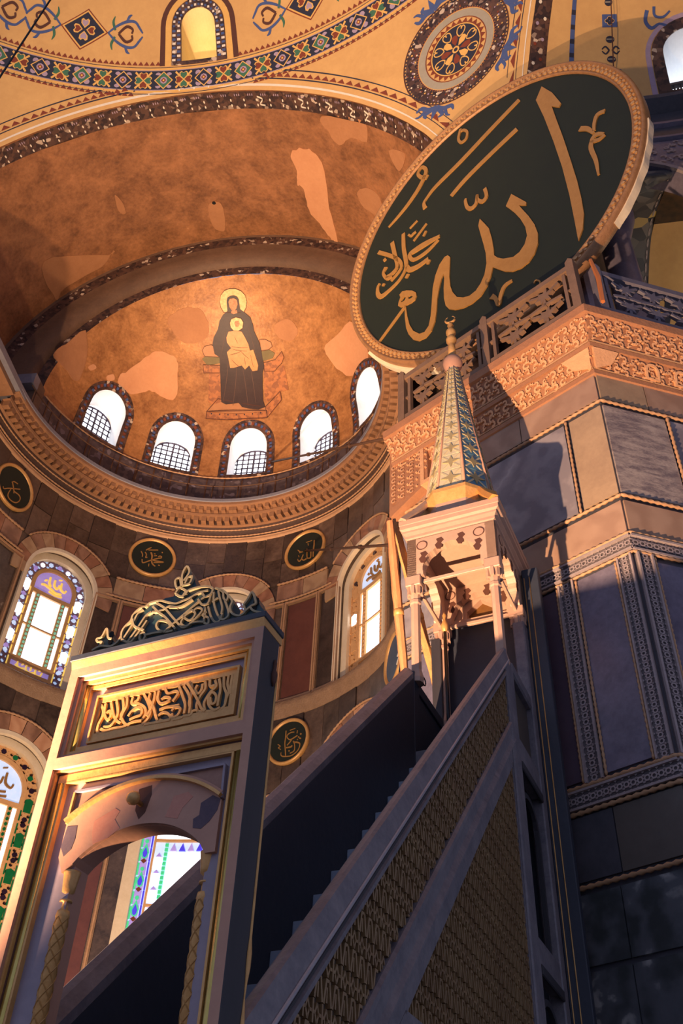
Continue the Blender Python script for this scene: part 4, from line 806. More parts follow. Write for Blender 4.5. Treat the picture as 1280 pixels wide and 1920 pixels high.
# fold lines of robe and gown
rb = np.array(FIG['robe']); lo_, hi_ = rb.min(0), rb.max(0)
J = Joined()
for i, (x0, y0, x1, y1) in enumerate([(.35, .55, .3, .08), (.5, .45, .45, .05), (.6, .4, .68, .04), (.72, .5, .8, .06), (.25, .7, .2, .5), (.8, .72, .88, .45)]):
    p = lambda x, y: (lo_[0]+(hi_[0]-lo_[0])*x, lo_[1]+(hi_[1]-lo_[1])*y)
    a, b = p(x0, y0), p(x1, y1)
    J.strip([(a[0], a[1], .18), ((a[0]+b[0])/2+.2, (a[1]+b[1])/2, .3), (b[0], b[1], .12)], CM, .05, .056, mat('mosaic_robe_fold', S(92, 66, 54), S(80, 56, 46), scale=8, rough=.6))
gb = np.array(FIG['childrobe']); gl_, gh_ = gb.min(0), gb.max(0)
for (x0, y0, x1, y1) in [(.2, .62, .75, .58), (.25, .55, .7, .5), (.15, .42, .5, .5), (.5, .5, .75, .3), (.2, .3, .45, .12), (.6, .35, .62, .15), (.8, .4, .85, .1), (.3, .85, .4, .7)]:
    p = lambda x, y: (gl_[0]+(gh_[0]-gl_[0])*x, gl_[1]+(gh_[1]-gl_[1])*y)
    a, b = p(x0, y0), p(x1, y1)
    J.strip([(a[0], a[1], .1), ((a[0]+b[0])/2, (a[1]+b[1])/2-.12, .16), (b[0], b[1], .08)], CM, .08, .088, M_brownp)
J.each('fold_line', fig)
for i, p in enumerate(DATA2['cpatch']):
    slab('plaster_patch', rough_outline(p), CM, -.01, .02, M_patch if i not in (1, 3, 4) else M_patch3, conch, step=(1.5, 1.5))

# ------------------------------------------------------------------ arch face, bema vault and side walls
def arc(y, z0, r, n=64): return [(r*math.sin(t), y, z0+r*math.cos(t)) for t in np.linspace(-math.pi/2, math.pi/2, n+1)]
def loft(name, arcs, m, parent=None, smooth=True):
    n = len(arcs[0]); v = [p for a in arcs for p in a]; f = []
    for i in range(len(arcs)-1):
        for j in range(n-1): f.append((i*n+j, i*n+j+1, (i+1)*n+j+1, (i+1)*n+j))
    return mesh(name, v, f, m, parent, smooth)
face = loft('wall_apse_arch', [arc(1.43, 24.8, 5.62), arc(1.38, 24.8, 5.98)], M_darkmosaic)
tag(face, 'stepped arch face between the conch and the vault', kind='structure')
loft('arch_soffit', [arc(1.38, 24.8, 5.98), arc(1.1, 24.78, 6.05), arc(1.1, 24.75, 6.7), arc(1.05, 24.72, 6.95)], M_archstone, face)
loft('mosaic_band', [arc(1.05, 24.72, 6.95), arc(1.0, 24.7, 7.36)], M_darkmosaic, face)
loft('arch_lip', [arc(1.0, 24.7, 7.36), arc(.96, 24.7, 7.46)], M_archstone, face)
VA, VB = (1.04, 24.7, 7.46), (-4.9, 22.8, 7.87)
def VM(al, t, d):
    y = VA[0]+(VB[0]-VA[0])*t; z0 = VA[1]+(VB[1]-VA[1])*t; r = VA[2]+(VB[2]-VA[2])*t-d
    return (r*math.sin(math.radians(al)), y, z0+r*math.cos(math.radians(al)))
vault = slab('ceiling_vault', [(-90, 0), (90, 0), (90, 1), (-90, 1)], VM, None, 0, M_vaultgold, step=(4, .12), smooth=True)
tag(vault, 'orange gold mosaic barrel vault in front of the apse', kind='structure')
slab('mosaic_band', [(-90, .9), (90, .87), (90, .985), (-90, .985)], VM, None, .02, M_darkmosaic, vault, step=(3, .1))
J = Joined()
for i in range(-27, 28):
    a = i*3.1
    for q in range(3):
        J.flat([(a+.5*q-.5+.12*math.cos(t), .965+.005*math.sin(t)*1.5) for t in np.arange(8)*math.pi/4], VM, .032, M_lilacp)
    for tt in (.935, .905):
        J.flat([(a+1.45+.18*math.cos(t), tt+.0085*math.sin(t)) for t in np.arange(8)*math.pi/4], VM, .032, M_whitep)
for al in (14, 24, 31, 37, 41.5):
    J.strip([(al, 5.45*1.04, .05), (al+1.2, 5.36*1.04, .06), (al+.4, 5.2*1.04, .05), (al+1.6, 5.16*1.04, .04)], lambda x, y, d: VM(al+(x-al), y/5.94, d), .02, .034, M_whitep)
J.build('band_tesserae', vault)['kind'] = 'stuff'
for i, p in enumerate(DATA2['vpatch']):
    slab('plaster_patch', rough_outline(p), VM, -.01, .02, M_patch if i == 0 else M_patch3, vault, step=(2, .06))
slab('anchor_hole', [(-3.74+.5*math.cos(t), .283+.011*math.sin(t)) for t in np.arange(12)*math.pi/6], VM, -.01, .03, M_black, vault)
for x in (61.5, 53.0):
    slab('painted_medallion', [(x+3.2*math.cos(t), .30+(.2 if x > 60 else .0)+.085*math.sin(t)) for t in np.arange(20)*math.pi/10], VM, 0, .02, M_archstone, vault)
# side walls of the bay
for s, nm_ in ((-1, 'wall_left'), (1, 'wall_right')):
    x0 = s*AR
    yb = -3.0 if s < 0 else -2.6
    v = [(x0, 0, 0), (x0, yb, 0), (x0, yb, 23.3), (x0, 0, 23.3), (s*7.5, 0, 23.3), (s*7.5, yb, 23.3)]
    w_ = mesh(nm_, v, [(0, 1, 2, 3), (3, 2, 5, 4)], M_marble_d)
    tag(w_, 'marble side wall of the bay on the %s of the apse' % ('left' if s < 0 else 'right'), kind='structure')
    v = [(s*7.46, 1.04, 23.3), (s*7.87, -4.9, 23.3-.3), (s*7.87, -4.9, 22.8), (s*7.46, 1.04, 24.75), (s*7.87, -4.9, 18)]
    mesh('upper_wall', [(s*7.46, 1.04, 23.3), (s*7.87, -4.9, 14), (s*7.87, -4.9, 22.85), (s*7.46, 1.04, 24.75)], [(0, 1, 2, 3)], M_vaultgold, w_)
    for z, d in ((15.44, .2), (23.0, .6), (22.05, .1)):
        p = [(x0-s*d, 0, z-.12), (x0-s*d, yb, z-.12), (x0-s*d, yb, z+.12), (x0-s*d, 0, z+.12), (x0, 0, z+.14), (x0, yb, z+.14), (x0, 0, z-.16), (x0, yb, z-.16)]
        mesh('cornice', p, [(0, 1, 2, 3), (3, 2, 5, 4), (0, 6, 7, 1)], M_cornice, w_)
    y = -.1
    i = 0
    while y > yb+.35:
        for z0, z1 in ((16.0, 18.6), (18.7, 21.9), (13.2, 15.1), (9.5, 13.1)):
            mesh('marble_panel', [(x0-s*.03, y, z0), (x0-s*.03, y-.9, z0), (x0-s*.03, y-.9, z1), (x0-s*.03, y, z1)], [(0, 1, 2, 3)], slabmats[i % 3], w_); i += 1
        y -= .95

    def bx(name, x0_, x1_, y0_, y1_, z0_, z1_, m):
        J = Joined(); J.box(lambda x, y, z: (x, y, z), (x0_, y0_, z0_), (x1_, y1_, z1_), m); return J.build(name, w_)
    bx('arch_pier', s*5.55, s*7.75, 1.0, 1.5, 23.1, 24.85, M_archstone)
    bx('ledge', s*5.3, s*7.9, -3.0, 1.5, 23.05, 23.3, M_fascia)
    bx('springing_block', s*5.5, s*7.6, .7, 1.02, 24.3, 24.75, M_fascia)
    bx('upper_backing', s*7.5, s*7.95, -4.9, 1.5, 14, 25, M_vaultgold)

# tie rods
def rod(label, a, b):
    o = tube('tie_rod', [a, b], .035, M_iron, None, n=8)
    tag(o, label, 'tie rod')
    for t in (.3, .62): 
        p = np.array(a)+(np.array(b)-np.array(a))*t; d = (np.array(b)-np.array(a)); d = d/np.linalg.norm(d)
        tube('collar', [p-d*.06, p+d*.06], .06, M_iron, o, n=8)
    return o
rod('rusty iron tie rod crossing in front of the conch windows', (5.99, -2.0, 17.88), (.95, 5.66, 25.3))
rod('rusty iron tie rod in front of the right upper apse window', (5.9, -2.05, 14.56), (2.46, 5.42, 20.98))
# ------------------------------------------------------------------ small calligraphy discs on the apse wall
def small_disc(th, z, r, strokes, label, board=None, letters=None):
    t = math.radians(th)
    C = np.array([AR*math.sin(t), AR*math.cos(t), z]); n = np.array([-math.sin(t), -math.cos(t), 0]); a = np.array([math.cos(t), -math.sin(t), 0])
    R0 = root('calligraphy_disc', tuple(C), label, 'disc', 'calligraphy discs on the apse wall')
    PM = planemap(C, a, (0, 0, 1), n)
    k = 40
    circ = lambda q: [(q*math.cos(2*math.pi*i/k), q*math.sin(2*math.pi*i/k)) for i in range(k)]
    bo_ = slab('board', circ(r*.9), PM, .04, .1, board or M_green, R0)
    J = Joined()
    prof = [(1.0, .03), (1.02, .09), (1.0, .14), (.95, .16), (.89, .13), (.87, .1)]
    v = []; f = []
    for i in range(k):
        g = 2*math.pi*i/k
        for q, d in prof: v.append(PM(r*q*math.cos(g), r*q*math.sin(g), d))
    m_ = len(prof)
    for i in range(k):
        for j in range(m_-1): f.append((i*m_+j, ((i+1) % k)*m_+j, ((i+1) % k)*m_+j+1, i*m_+j+1))
    mesh('rim', v, f, M_gold, R0, True)
    for s in strokes: J.strip(s, PM, .1, .115, letters or M_goldleaf)
    J.build('lettering', bo_)
    return R0
small_disc(-71.1, 21.0, .74, DATA['d0'], 'green disc with gold lettering at the left picture edge under the cornice')
small_disc(-24.2, 21.06, .74, DATA['d1'], 'green gold rimmed disc between the left and centre upper windows')
small_disc(24.2, 21.06, .74, DATA['d2'], 'green gold rimmed disc touched by the tie rod, right of the centre window')
small_disc(24.0, 14.4, .66, DATA['d4'], 'lower green disc with gold lettering just right of the gate')
small_disc(67.3, 14.76, .68, DATA['d3'], 'bluish disc seen edge on beside the leaning banner poles', M_blueboard, M_whitep)

# ------------------------------------------------------------------ semi dome with painted ornament
SC = (0, -18.15, 22.7); SR = 15.4
SM = sphmap(SC, SR)
def el_at(az, c): 
    v = c/(SR*math.cos(math.radians(az)))
    return math.degrees(math.acos(v)) if v < 1 else 0.0
YB = 13.25; DE = 12.92
bo = []
for rel in np.linspace(-32.96, 32.96, 34): bo.append((-70+rel, el_at(rel, DE)))
for rel in np.linspace(-30.64, 30.64, 40): bo.append((rel, el_at(rel, YB)))
for rel in np.linspace(-32.96, 32.96, 34): bo.append((70+rel, el_at(rel, DE)))
bo += [(102.9, 60), (-102.9, 60)]
KW = 57.2958/(SR*math.cos(math.radians(37)))
swin = arch(0.8, 34.75, 39.0, .54, k=KW, n=18, rise=57.2958/SR)
semid = slab('ceiling_semidome', bo, SM, None, 0, M_plaster_y, holes=[swin], step=(3, 3), smooth=True)
tag(semid, 'yellow plastered half dome with painted ornament above the vault', kind='structure')

def pstrip(J, mapf, az0, az1, e0, e1, d, m, n=60):
    v = []; f = []
    for i in range(n+1):
        a = az0+(az1-az0)*i/n
        v += [mapf(a, e0, d), mapf(a, e1, d)]
    for i in range(n): f.append((2*i, 2*i+2, 2*i+3, 2*i+1))
    J.add(v, f, m)
J = Joined()
pstrip(J, SM, -60, 60, 31.25, 33.75, .01, M_navyp)
for a, b, m_ in ((31.0, 31.22, M_yellowp), (30.75, 30.83, M_navyp), (33.78, 34.0, M_yellowp), (31.25, 31.33, M_lilacp), (33.67, 33.75, M_lilacp), (34.05, 34.12, M_navyp)): pstrip(J, SM, -60, 60, a, b, .012, m_)
J.build('ornament_band', semid)
# tiles: lozenges and heart crosses
def heart(cx, cy, ang, s):
    p = [(0, -.15), (.34, .2), (.36, .5), (.2, .62), (0, .48), (-.2, .62), (-.36, .5), (-.34, .2)]
    c, q = math.cos(ang), math.sin(ang)
    return [(cx+(x*c-y*q)*s*1.15, cy+(x*q+y*c)*s) for x, y in p]
for i in range(-20, 21):
    a = i*2.75+1.35; J = Joined(); e = 32.5
    if i % 2 == 0:
        q = lambda s: [(a+1.28*s, e), (a, e+1.12*s), (a-1.28*s, e), (a, e-1.12*s)]
        for cx, cy in ((-1, -1), (1, -1), (1, 1), (-1, 1)): J.flat([(a+cx*.75+.4*math.cos(t), e+cy*.65+.36*math.sin(t)) for t in np.arange(8)*math.pi/4], SM, .014, M_lilacp)
        J.flat(q(1.0), SM, .016, M_yellowp); J.flat(q(.86), SM, .018, M_greenp if i % 4 else M_navyp)
        J.flat([(a+.5*math.cos(t), e+.45*math.sin(t)) for t in np.arange(8)*math.pi/4], SM, .020, M_lilacp)
        J.flat([(a+.36*math.cos(t), e+.32*math.sin(t)) for t in np.arange(4)*math.pi/2], SM, .022, M_redp)
        J.flat([(a+.14*math.cos(t), e+.13*math.sin(t)) for t in np.arange(8)*math.pi/4], SM, .024, M_yellowp)
    else:
        for s in (-1, 1): J.strip([(a-1.1*s, e-1.0, .26), (a, e, .2), (a+1.1*s, e+1.0, .26)], SM, .01, .016, M_yellowp)
        for k_, g in enumerate((0, math.pi/2, math.pi, -math.pi/2)):
            dx, dy = -math.sin(g)*.38, math.cos(g)*.34
            h = heart(a+dx*.45, e+dy*.45, g, 1.42); 
            J.slab(h, SM, .01, .015, M_yellowp)
            h = heart(a+dx*.75, e+dy*.75, g, 1.08)
            J.slab(h, SM, .01, .018, M_redp if (k_ % 2 == (i//2) % 2) else M_greenp)
    J.build('painted_tile', semid)
# rows of triangles
J = Joined()
def tri_row(az0, az1, e, h, w, up):
    n = int(abs(az1-az0)/w)
    for i in range(n):
        a = az0+(az1-az0)*(i+.5)/n
        J.flat([(a-w*.48, e), (a+w*.48, e), (a, e+h*up)], SM, .012, M_redp)
tri_row(-60, -4.6, 34.35, .5, .8, 1); tri_row(6.2, 60, 34.35, .5, .8, 1)
for s in (-1, 1):
    tri_row(s*60, s*8, 30.5, .5, .8, 1)
for c_, lst in ((YB, [(0, 30.6, 9)]), (DE, [(70, 32.9, 0), (-70, 32.9, 0)])):
    for base, mx, skip in lst:
        for (off, w_, m_) in ((.12, .06, M_whitep), (.34, .035, M_navyp), (.62, .035, M_navyp)):
            pts = [(b, el_at(b, c_-off*.55)) for b in np.linspace(-mx, mx, 70)]
            for s, e_ in ((0, 34), (36, 70)) if skip and off > .3 else ((0, 70),):
                P_ = pts[s:e_]
                v = []; f = []
                for x, y in P_: v += [SM(base+x, y, .012), SM(base+x, min(y+w_*57.3/SR*1.4, 60), .012)]
                for i in range(len(P_)-1): f.append((2*i, 2*i+2, 2*i+3, 2*i+1))
                J.add(v, f, m_)
        for b in np.arange(-mx, mx, .95):
            if abs(b) < skip: continue
            y = el_at(b, c_-.23); b2 = b+.9; y2 = el_at(b2, c_-.23)
            if y < 2: continue
            nx, ny = -(y2-y), (b2-b); l = math.hypot(nx, ny)
            J.flat([(base+b, y), (base+b2, y2), (base+(b+b2)/2+nx/l*.55, (y+y2)/2+ny/l*.55)], SM, .014, M_redp)
J.build('border_triangles', semid)
# lozenges with curled tips between the windows
def lozenge(a, e, parent):
    J = Joined()
    q = lambda s: [(a+3.1*s*1.1, e), (a+.2*s, e+2.5*s), (a-3.1*s*1.1, e), (a-.2*s, e-2.5*s)]
    J.slab(q(1.0), SM, 0, .012, M_redp, step=1.0); J.slab(q(.93), SM, 0, .014, M_yellowp, step=1.0); J.slab(q(.84), SM, 0, .016, M_navyp, step=1.0)
    for k_, g in enumerate((0, math.pi/2, math.pi, -math.pi/2)):
        J.slab(heart(a-math.sin(g)*.5, e+math.cos(g)*.4, g, 1.5), SM, .01, .018, M_yellowp); J.slab(heart(a-math.sin(g)*.62, e+math.cos(g)*.5, g, 1.05), SM, .01, .020, M_redp if k_ % 2 else M_lilacp)
    for s in (-1, 1):
        x = a+s*6.2
        for c in (-1, 1):
            J.strip([(a+s*3.4, e, .2), (x-s*1.6, e+c*.9, .3), (x-s*.2, e+c*1.5, .35), (x+s*1.0, e+c*1.5, .3), (x+s*1.7, e+c*.8, .3), (x+s*2.2, e+c*.2, .2)], SM, .01, .016, M_bluep)
            J.strip([(x-s*.2, e+c*1.5, .3), (x+s*.1, e+c*2.1, .35), (x+s*.5, e+c*2.3, .1)], SM, .01, .016, M_bluep)
            J.strip([(x-s*1.8, e+c*.4, .3), (x-s*2.2, e+c*1.3, .35), (x-s*2.0, e+c*2.0, .1)], SM, .01, .016, M_greenp)
            J.strip([(x-s*1.3, e, .3), (x-s*.2, e+c*.9, .35), (x+s*.7, e+c*.6, .3), (x+s*.6, e+c*.1, .25)], SM, .01, .018, M_brownp)
    J.build('painted_lozenge', parent)
for k_ in (-2, -1, 1, 2): lozenge(.8+k_*16.6-(16.6/2 if False else 0), 38.07, semid)
# window with mosaic border and painted frame
R0 = new_window(SM(.8, 34.75, 0), 'arched semi dome window at the top, blind lower half lit from behind')
def aw(dr, e0): return arch(.8, e0, 39.0, .54+dr, k=KW, n=18, rise=57.2958/SR)
slab('mosaic_border', aw(.3, 34.3), SM, 0, .03, M_darkmosaic, R0, holes=[swin], step=(1.2, 1.5))
slab('painted_frame', aw(.5, 34.3), SM, 0, .015, M_yellowp, R0, holes=[aw(.32, 34.2)], step=(1.2, 1.5))
slab('painted_frame', aw(.66, 34.3), SM, 0, .012, M_brownp, R0, holes=[aw(.5, 34.2)], step=(1.2, 1.5))
J = Joined()
for i in range(26):
    for q in range(2):
        rr = .62+.15*q
        if i < 8: 
            for s in (-1, 1): J.flat([(.8+s*rr*KW+.13*KW*.4*x, 34.9+i*.5+.14*y) for x, y in ((-1, -1), (1, -1), (1, 1), (-1, 1))], SM, .036, M_whitep if (i+q) % 2 else M_bluep)
        else:
            t = math.pi*(i-8)/17
            J.flat([(.8+(rr*math.cos(t)+.035*x)*KW, 39.0+(rr*math.sin(t)+.035*y)*57.2958/SR) for x, y in ((-1, -1), (1, -1), (1, 1), (-1, 1))], SM, .036, M_whitep if (i+q) % 2 else M_bluep)
J.build('border_tesserae', R0)
v = []; f = []
pl = dens(swin, (1, 1))
dv = np.array([.014, 1.0, 0])
for a, b in pl: p = np.array(SM(a, b, 0)); v += [p, p+dv*(1.1+(-4.9-p[1]))]
for i in range(len(pl)): f.append((2*i, 2*i+1, 2*((i+1) % len(pl))+1, 2*((i+1) % len(pl))))
mesh('reveal', v, f, mat('cream_reveal', S(246, 224, 164), S(236, 208, 146), scale=2, rough=.9), R0)
slab('pane', [(-.62, 31.3), (1.0, 31.3), (1.0, 34.6), (-.62, 34.6)], lambda x, y, d: (x, -3.75-d, y), -.02, 0, mat('creamy_pane', S(246, 226, 168), S(238, 212, 146), scale=2, emit=1.6), R0)
slab('clear_pane', [(-.35, 31.4), (.75, 31.4), (.75, 31.95), (-.35, 31.95)], lambda x, y, d: (x, -3.8-d, y), -.02, 0, M_pane, R0)
slab('crossbar', [(-.62, 32.95), (1.0, 32.95), (1.0, 33.08), (-.62, 33.08)], lambda x, y, d: (x, -3.9-d, y), 0, .06, M_iron, R0)

# medallion in the spandrel
mc = np.array(SM(33.24, 21.68, 0)); nn = (np.array(SC)-mc)/SR; e1 = np.cross([0, 0, 1.], -nn); e1 = e1/np.linalg.norm(e1); e2 = np.cross(-nn, e1)
if e2[2] < 0: e2 = -e2
def MM(x, y, d):
    p = mc+e1*x+e2*y; q = p-np.array(SC); q = q/np.linalg.norm(q)*(SR-d)
    return np.array(SC)+q
J = Joined()
for r0, r1, d, m_ in ((1.615, 1.66, .012, M_brownp), (1.24, 1.58, .014, M_darkmosaic), (1.20, 1.23, .016, M_redp), (.96, 1.17, .016, M_greyp), (.93, .955, .018, M_redp), (.775, .805, .02, M_redp), (0, .77, .016, M_navyp), (.74, .77, .02, M_yellowp)): J.ring(MM, 0, 0, r0, r1, d, m_)
for i in range(28):
    t = 2*math.pi*i/28
    J.flat([(r*math.cos(t+o), r*math.sin(t+o)) for r, o in ((.81, -.09), (.81, .09), (.92, 0))], MM, .02, M_redp)
for i in range(90):
    t = 2*math.pi*i/90
    for r, h in ((1.24, 1.19), (1.58, 1.63)): J.flat([(r*math.cos(t-.025), r*math.sin(t-.025)), (r*math.cos(t+.025), r*math.sin(t+.025)), (h*math.cos(t), h*math.sin(t))], MM, .021, M_navyp)
for i in range(110):
    t = 2*math.pi*rng.random(); r = 1.28+.26*rng.random(); s = .018+.016*rng.random()
    J.flat([(r*math.cos(t)+s*math.cos(g), r*math.sin(t)+s*math.sin(g)) for g in np.arange(6)*math.pi/3], MM, .022, [M_whitep, M_redp, M_lilacp, M_yellowp][i % 4])
for i in range(8):
    t = 2*math.pi*i/8+.2; p = lambda r, o: (r*math.cos(t+o), r*math.sin(t+o))
    J.slab([p(.12, 0), p(.3, -.32), p(.44, -.2), p(.46, 0), p(.44, .2), p(.3, .32)], MM, .012, .022, M_redp if i % 2 == 0 else M_yellowp)
    u = t+math.pi/8; c = (.58*math.cos(u), .58*math.sin(u))
    for s in (-1, 1):
        J.strip([(c[0]-.2*math.cos(u), c[1]-.2*math.sin(u), .03), (c[0]-.1*math.cos(u)+s*.1*-math.sin(u), c[1]-.1*math.sin(u)+s*.1*math.cos(u), .03), (c[0]+.05*math.cos(u)+s*.12*-math.sin(u), c[1]+.05*math.sin(u)+s*.12*math.cos(u), .03), (c[0]+.12*math.cos(u)+s*.03*-math.sin(u), c[1]+.12*math.sin(u)+s*.03*math.cos(u), .03), (c[0]+.02*math.cos(u), c[1]+.02*math.sin(u), .025)], MM, .012, .024, M_yellowp)
J.ring(MM, 0, 0, 0, .11, .026, M_yellowp, 12); J.ring(MM, 0, 0, 0, .06, .028, M_navyp, 12)
J.build('painted_medallion', semid)
J = Joined()
for t0 in (math.pi*.97, -math.pi*.30, math.pi*.47, -math.pi*.75):
    c, s = math.cos(t0), math.sin(t0); g = lambda r, o: (r*c-o*s, r*s+o*c)
    for k_ in (-1, 1):
        for path in ([(1.7, 0, .12), (1.78, .25, .14), (1.72, .5, .12), (1.85, .62, .05)], [(1.8, .1, .1), (1.95, .3, .12), (2.05, .2, .05)], [(1.74, .3, .1), (1.98, .45, .08), (2.02, .58, .03)]):
            J.strip([(*g(r, k_*o), w) for r, o, w in path], MM, .008, .016, M_bluep)
    J.flat([g(1.7, -.12), g(1.95, -.06), g(2.15, 0), g(1.95, .06), g(1.7, .12)], MM, .018, M_bluep)
J.build('blue_flourish', semid)

# ------------------------------------------------------------------ exedra to the right: arch soffit, conch, window, gallery
XA = math.radians(70)
XN = np.array([math.sin(XA), math.cos(XA), 0]); XT = np.array([math.cos(XA), -math.sin(XA), 0])
XC = np.array([0, -18.15, 22.7])+XN*12.92
def exarc(d, r, dz=0): return [tuple(XC+XN*d+XT*r*math.sin(t)+np.array([0, 0, 1.])*(r*math.cos(t)+dz)) for t in np.linspace(-math.pi/2, math.pi/2, 49)]
ex = loft('ceiling_exedra', [exarc(0, 8.38), exarc(.62, 8.32)], M_darkmosaic)
tag(ex, 'exedra arch and half dome at the upper right', kind='structure')
loft('arch_lip', [exarc(.62, 8.32), exarc(.64, 8.2), exarc(.95, 8.1)], M_plaster_y, ex)
J = Joined()
for i in range(44):
    t = -math.pi/2+math.pi*i/44
    for q in range(3):
        d = .12+.18*q; rr = 8.36
        p = XC+XN*d+XT*rr*math.sin(t+.02*q)+np.array([0, 0, rr*math.cos(t+.02*q)])
        inw = -(XT*math.sin(t)+np.array([0, 0, math.cos(t)])); tg = XT*math.cos(t)-np.array([0, 0, math.sin(t)])
        s = .045
        J.add([p+inw*.02+XN*s*math.cos(g)+tg*s*1.3*math.sin(g) for g in np.arange(6)*math.pi/3], [(0, 1, 2, 3, 4, 5)], [M_whitep, M_redp, M_lilacp][(i+q) % 3])
J.build('band_tesserae', ex)
XR = 7.9
XM = sphmap(tuple(XC), XR)
KX = 57.2958/(XR*math.cos(math.radians(22)))
xwin = arch(9.6, 15.2, 24.0, .62, k=KX, n=16, rise=57.2958/XR)
xo = [(-18, 0)]+[(-18, 0)]*0
pts_ = []
for e in np.arange(13.5, 80, 3):
    c = .3/(XR*math.cos(math.radians(e)))
    pts_.append((70-math.degrees(math.acos(c)), e))
xo = pts_+[(160, 78)]+[(140-a+0, b) for a, b in pts_[::-1]]
slab('half_dome', xo, XM, None, 0, M_plaster_y, ex, holes=[xwin], step=(3, 3), smooth=True)
J = Joined()
for e in np.arange(2, 60, 1.0):
    J.flat([(-13.2+.02*e-.45, e), (-13.2+.02*e+.45, e), (-13.2+.02*e+.47, e+1), (-13.2+.02*e-.43, e+1)], XM, .014, M_bluep if int(e) % 3 else M_navyp)
for e in (20.4, 32.1, 44):
    J.flat([(-4.9+x*1.55, e+y*1.3) for x, y in ((-1, -1), (1, -1), (1, 1), (-1, 1))], XM, .014, M_bluep)
    for g in range(4):
        t = g*math.pi/2
        J.slab([(-4.9+.55*math.cos(t)+.5*math.cos(q), e+.5*math.sin(t)+.42*math.sin(q)) for q in np.arange(10)*math.pi/5], XM, .012, .018, M_yellowp)
        J.slab([(-4.9+.5*math.cos(t)+.42*math.cos(q), e+.46*math.sin(t)+.36*math.sin(q)) for q in np.arange(10)*math.pi/5], XM, .012, .021, M_navyp)
for e in (24.0, 28.3, 35.8):
    J.slab([(-5.0+.85*math.cos(q), e+.75*math.sin(q)) for q in np.arange(12)*math.pi/6], XM, .01, .016, M_navyp)
    J.flat([(-5.7, e-.1), (-4.3, e-.1), (-4.3, e+.12), (-5.7, e+.12)], XM, .02, M_greyp)
J.flat([(-5.12, 18), (-4.88, 18), (-4.88, 48), (-5.12, 48)], XM, .011, M_brownp)
for s in (-1, 1):
    for q in (-1, 1): J.strip([(-5+s*.3, 26.0, .3), (-5+s*1.0, 26.0+q*.8, .3), (-5+s*1.7, 26.0+q*.2, .2)], XM, .01, .016, M_navyp)
J.strip([(3.0, 33.5, .8), (2.4, 31.4, .7), (3.4, 29.8, .7), (5.0, 30.4, .5), (6.5, 29.6, .6)], XM, .01, .016, M_bluep)
J.strip([(4.5, 34, .6), (4.4, 32.2, .5), (6, 31.6, .5), (7.5, 32.5, .4)], XM, .01, .016, M_bluep)
J.build('painted_hanger', ex)
R0 = new_window(XM(9.6, 15, 0), 'arched exedra window cut by the right picture edge')
def xw(dr, e0): return arch(9.6, e0, 24.0, .62+dr, k=KX, n=16, rise=57.2958/XR)
slab('mosaic_border', xw(.28, 14.8), XM, 0, .03, M_darkmosaic, R0, holes=[xwin], step=(1.5, 2))
slab('painted_frame', xw(.42, 14.8), XM, 0, .014, M_lilacp, R0, holes=[xw(.3, 14.6)], step=(1.5, 2))
dv = np.array([math.sin(math.radians(9.6)), math.cos(math.radians(9.6)), 0]); v = []; f = []
pl = dens(xwin, (1.5, 2))
for a, b in pl: p = np.array(XM(a, b, 0)); v += [p, p+dv*1.3]
for i in range(len(pl)): f.append((2*i, 2*i+1, 2*((i+1) % len(pl))+1, 2*((i+1) % len(pl))))
mesh('reveal', v, f, M_white, R0)
pc = np.array(XM(9.6, 21, 0))+dv*1.1
slab('pane', [(-1.2, -2.5), (1.2, -2.5), (1.2, 2.6), (-1.2, 2.6)], planemap(pc, (dv[1], -dv[0], 0), (0, 0, 1), -dv), -.02, 0, M_pane, R0)
# exedra wall: lattice parapet, carved bands, spandrel with arch, gallery behind
XW = cylmap(XR, XC[0], XC[1])
wx = slab('wall_exedra', [(-17.5, 22.4), (150, 22.4), (150, 24.4), (-17.5, 24.4)], XW, -.6, 0.0, M_darkslate, step=(4, 2))
tag(wx, 'dark carved entablature and arcade of the exedra gallery', kind='structure')
revolve('cornice', [(XR, 24.3), (XR-.35, 24.42), (XR-.38, 24.52), (XR, 24.56)], -17.5, 150, 60, M_darkslate, wx, False, XC[0], XC[1])
revolve('moulding', [(XR, 23.6), (XR-.1, 23.63), (XR-.1, 23.72), (XR, 23.76)], -17.5, 150, 60, M_bluemarble, wx, False, XC[0], XC[1])
revolve('moulding', [(XR, 22.95), (XR-.1, 22.98), (XR-.1, 23.06), (XR, 23.1)], -17.5, 150, 60, M_bluemarble, wx, False, XC[0], XC[1])
pr = root('gallery_parapet', XW(5, 24.5, .2), 'dark pierced parapet below the exedra window', 'parapet')
J = Joined()
for i in range(-13, 60):
    a = i*1.1
    J.slab([(a-.1, 24.55), (a+.1, 24.55), (a+.1, 25.05), (a-.1, 25.05)], XW, .2, .26, M_navy2)
    J.slab([(a+.55+.33*math.cos(t), 24.8+.15*math.sin(t)) for t in np.arange(6)*math.pi/3], XW, .2, .25, M_navy2)
J.build('pierced_panel', pr)
slab('top_rail', [(-15, 25.05), (60, 25.05), (60, 25.15), (-15, 25.15)], XW, .18, .3, M_navy2, pr, step=(4, 2))
slab('bottom_rail', [(-15, 24.5), (60, 24.5), (60, 24.58), (-15, 24.58)], XW, .18, .3, M_navy2, pr, step=(4, 2))
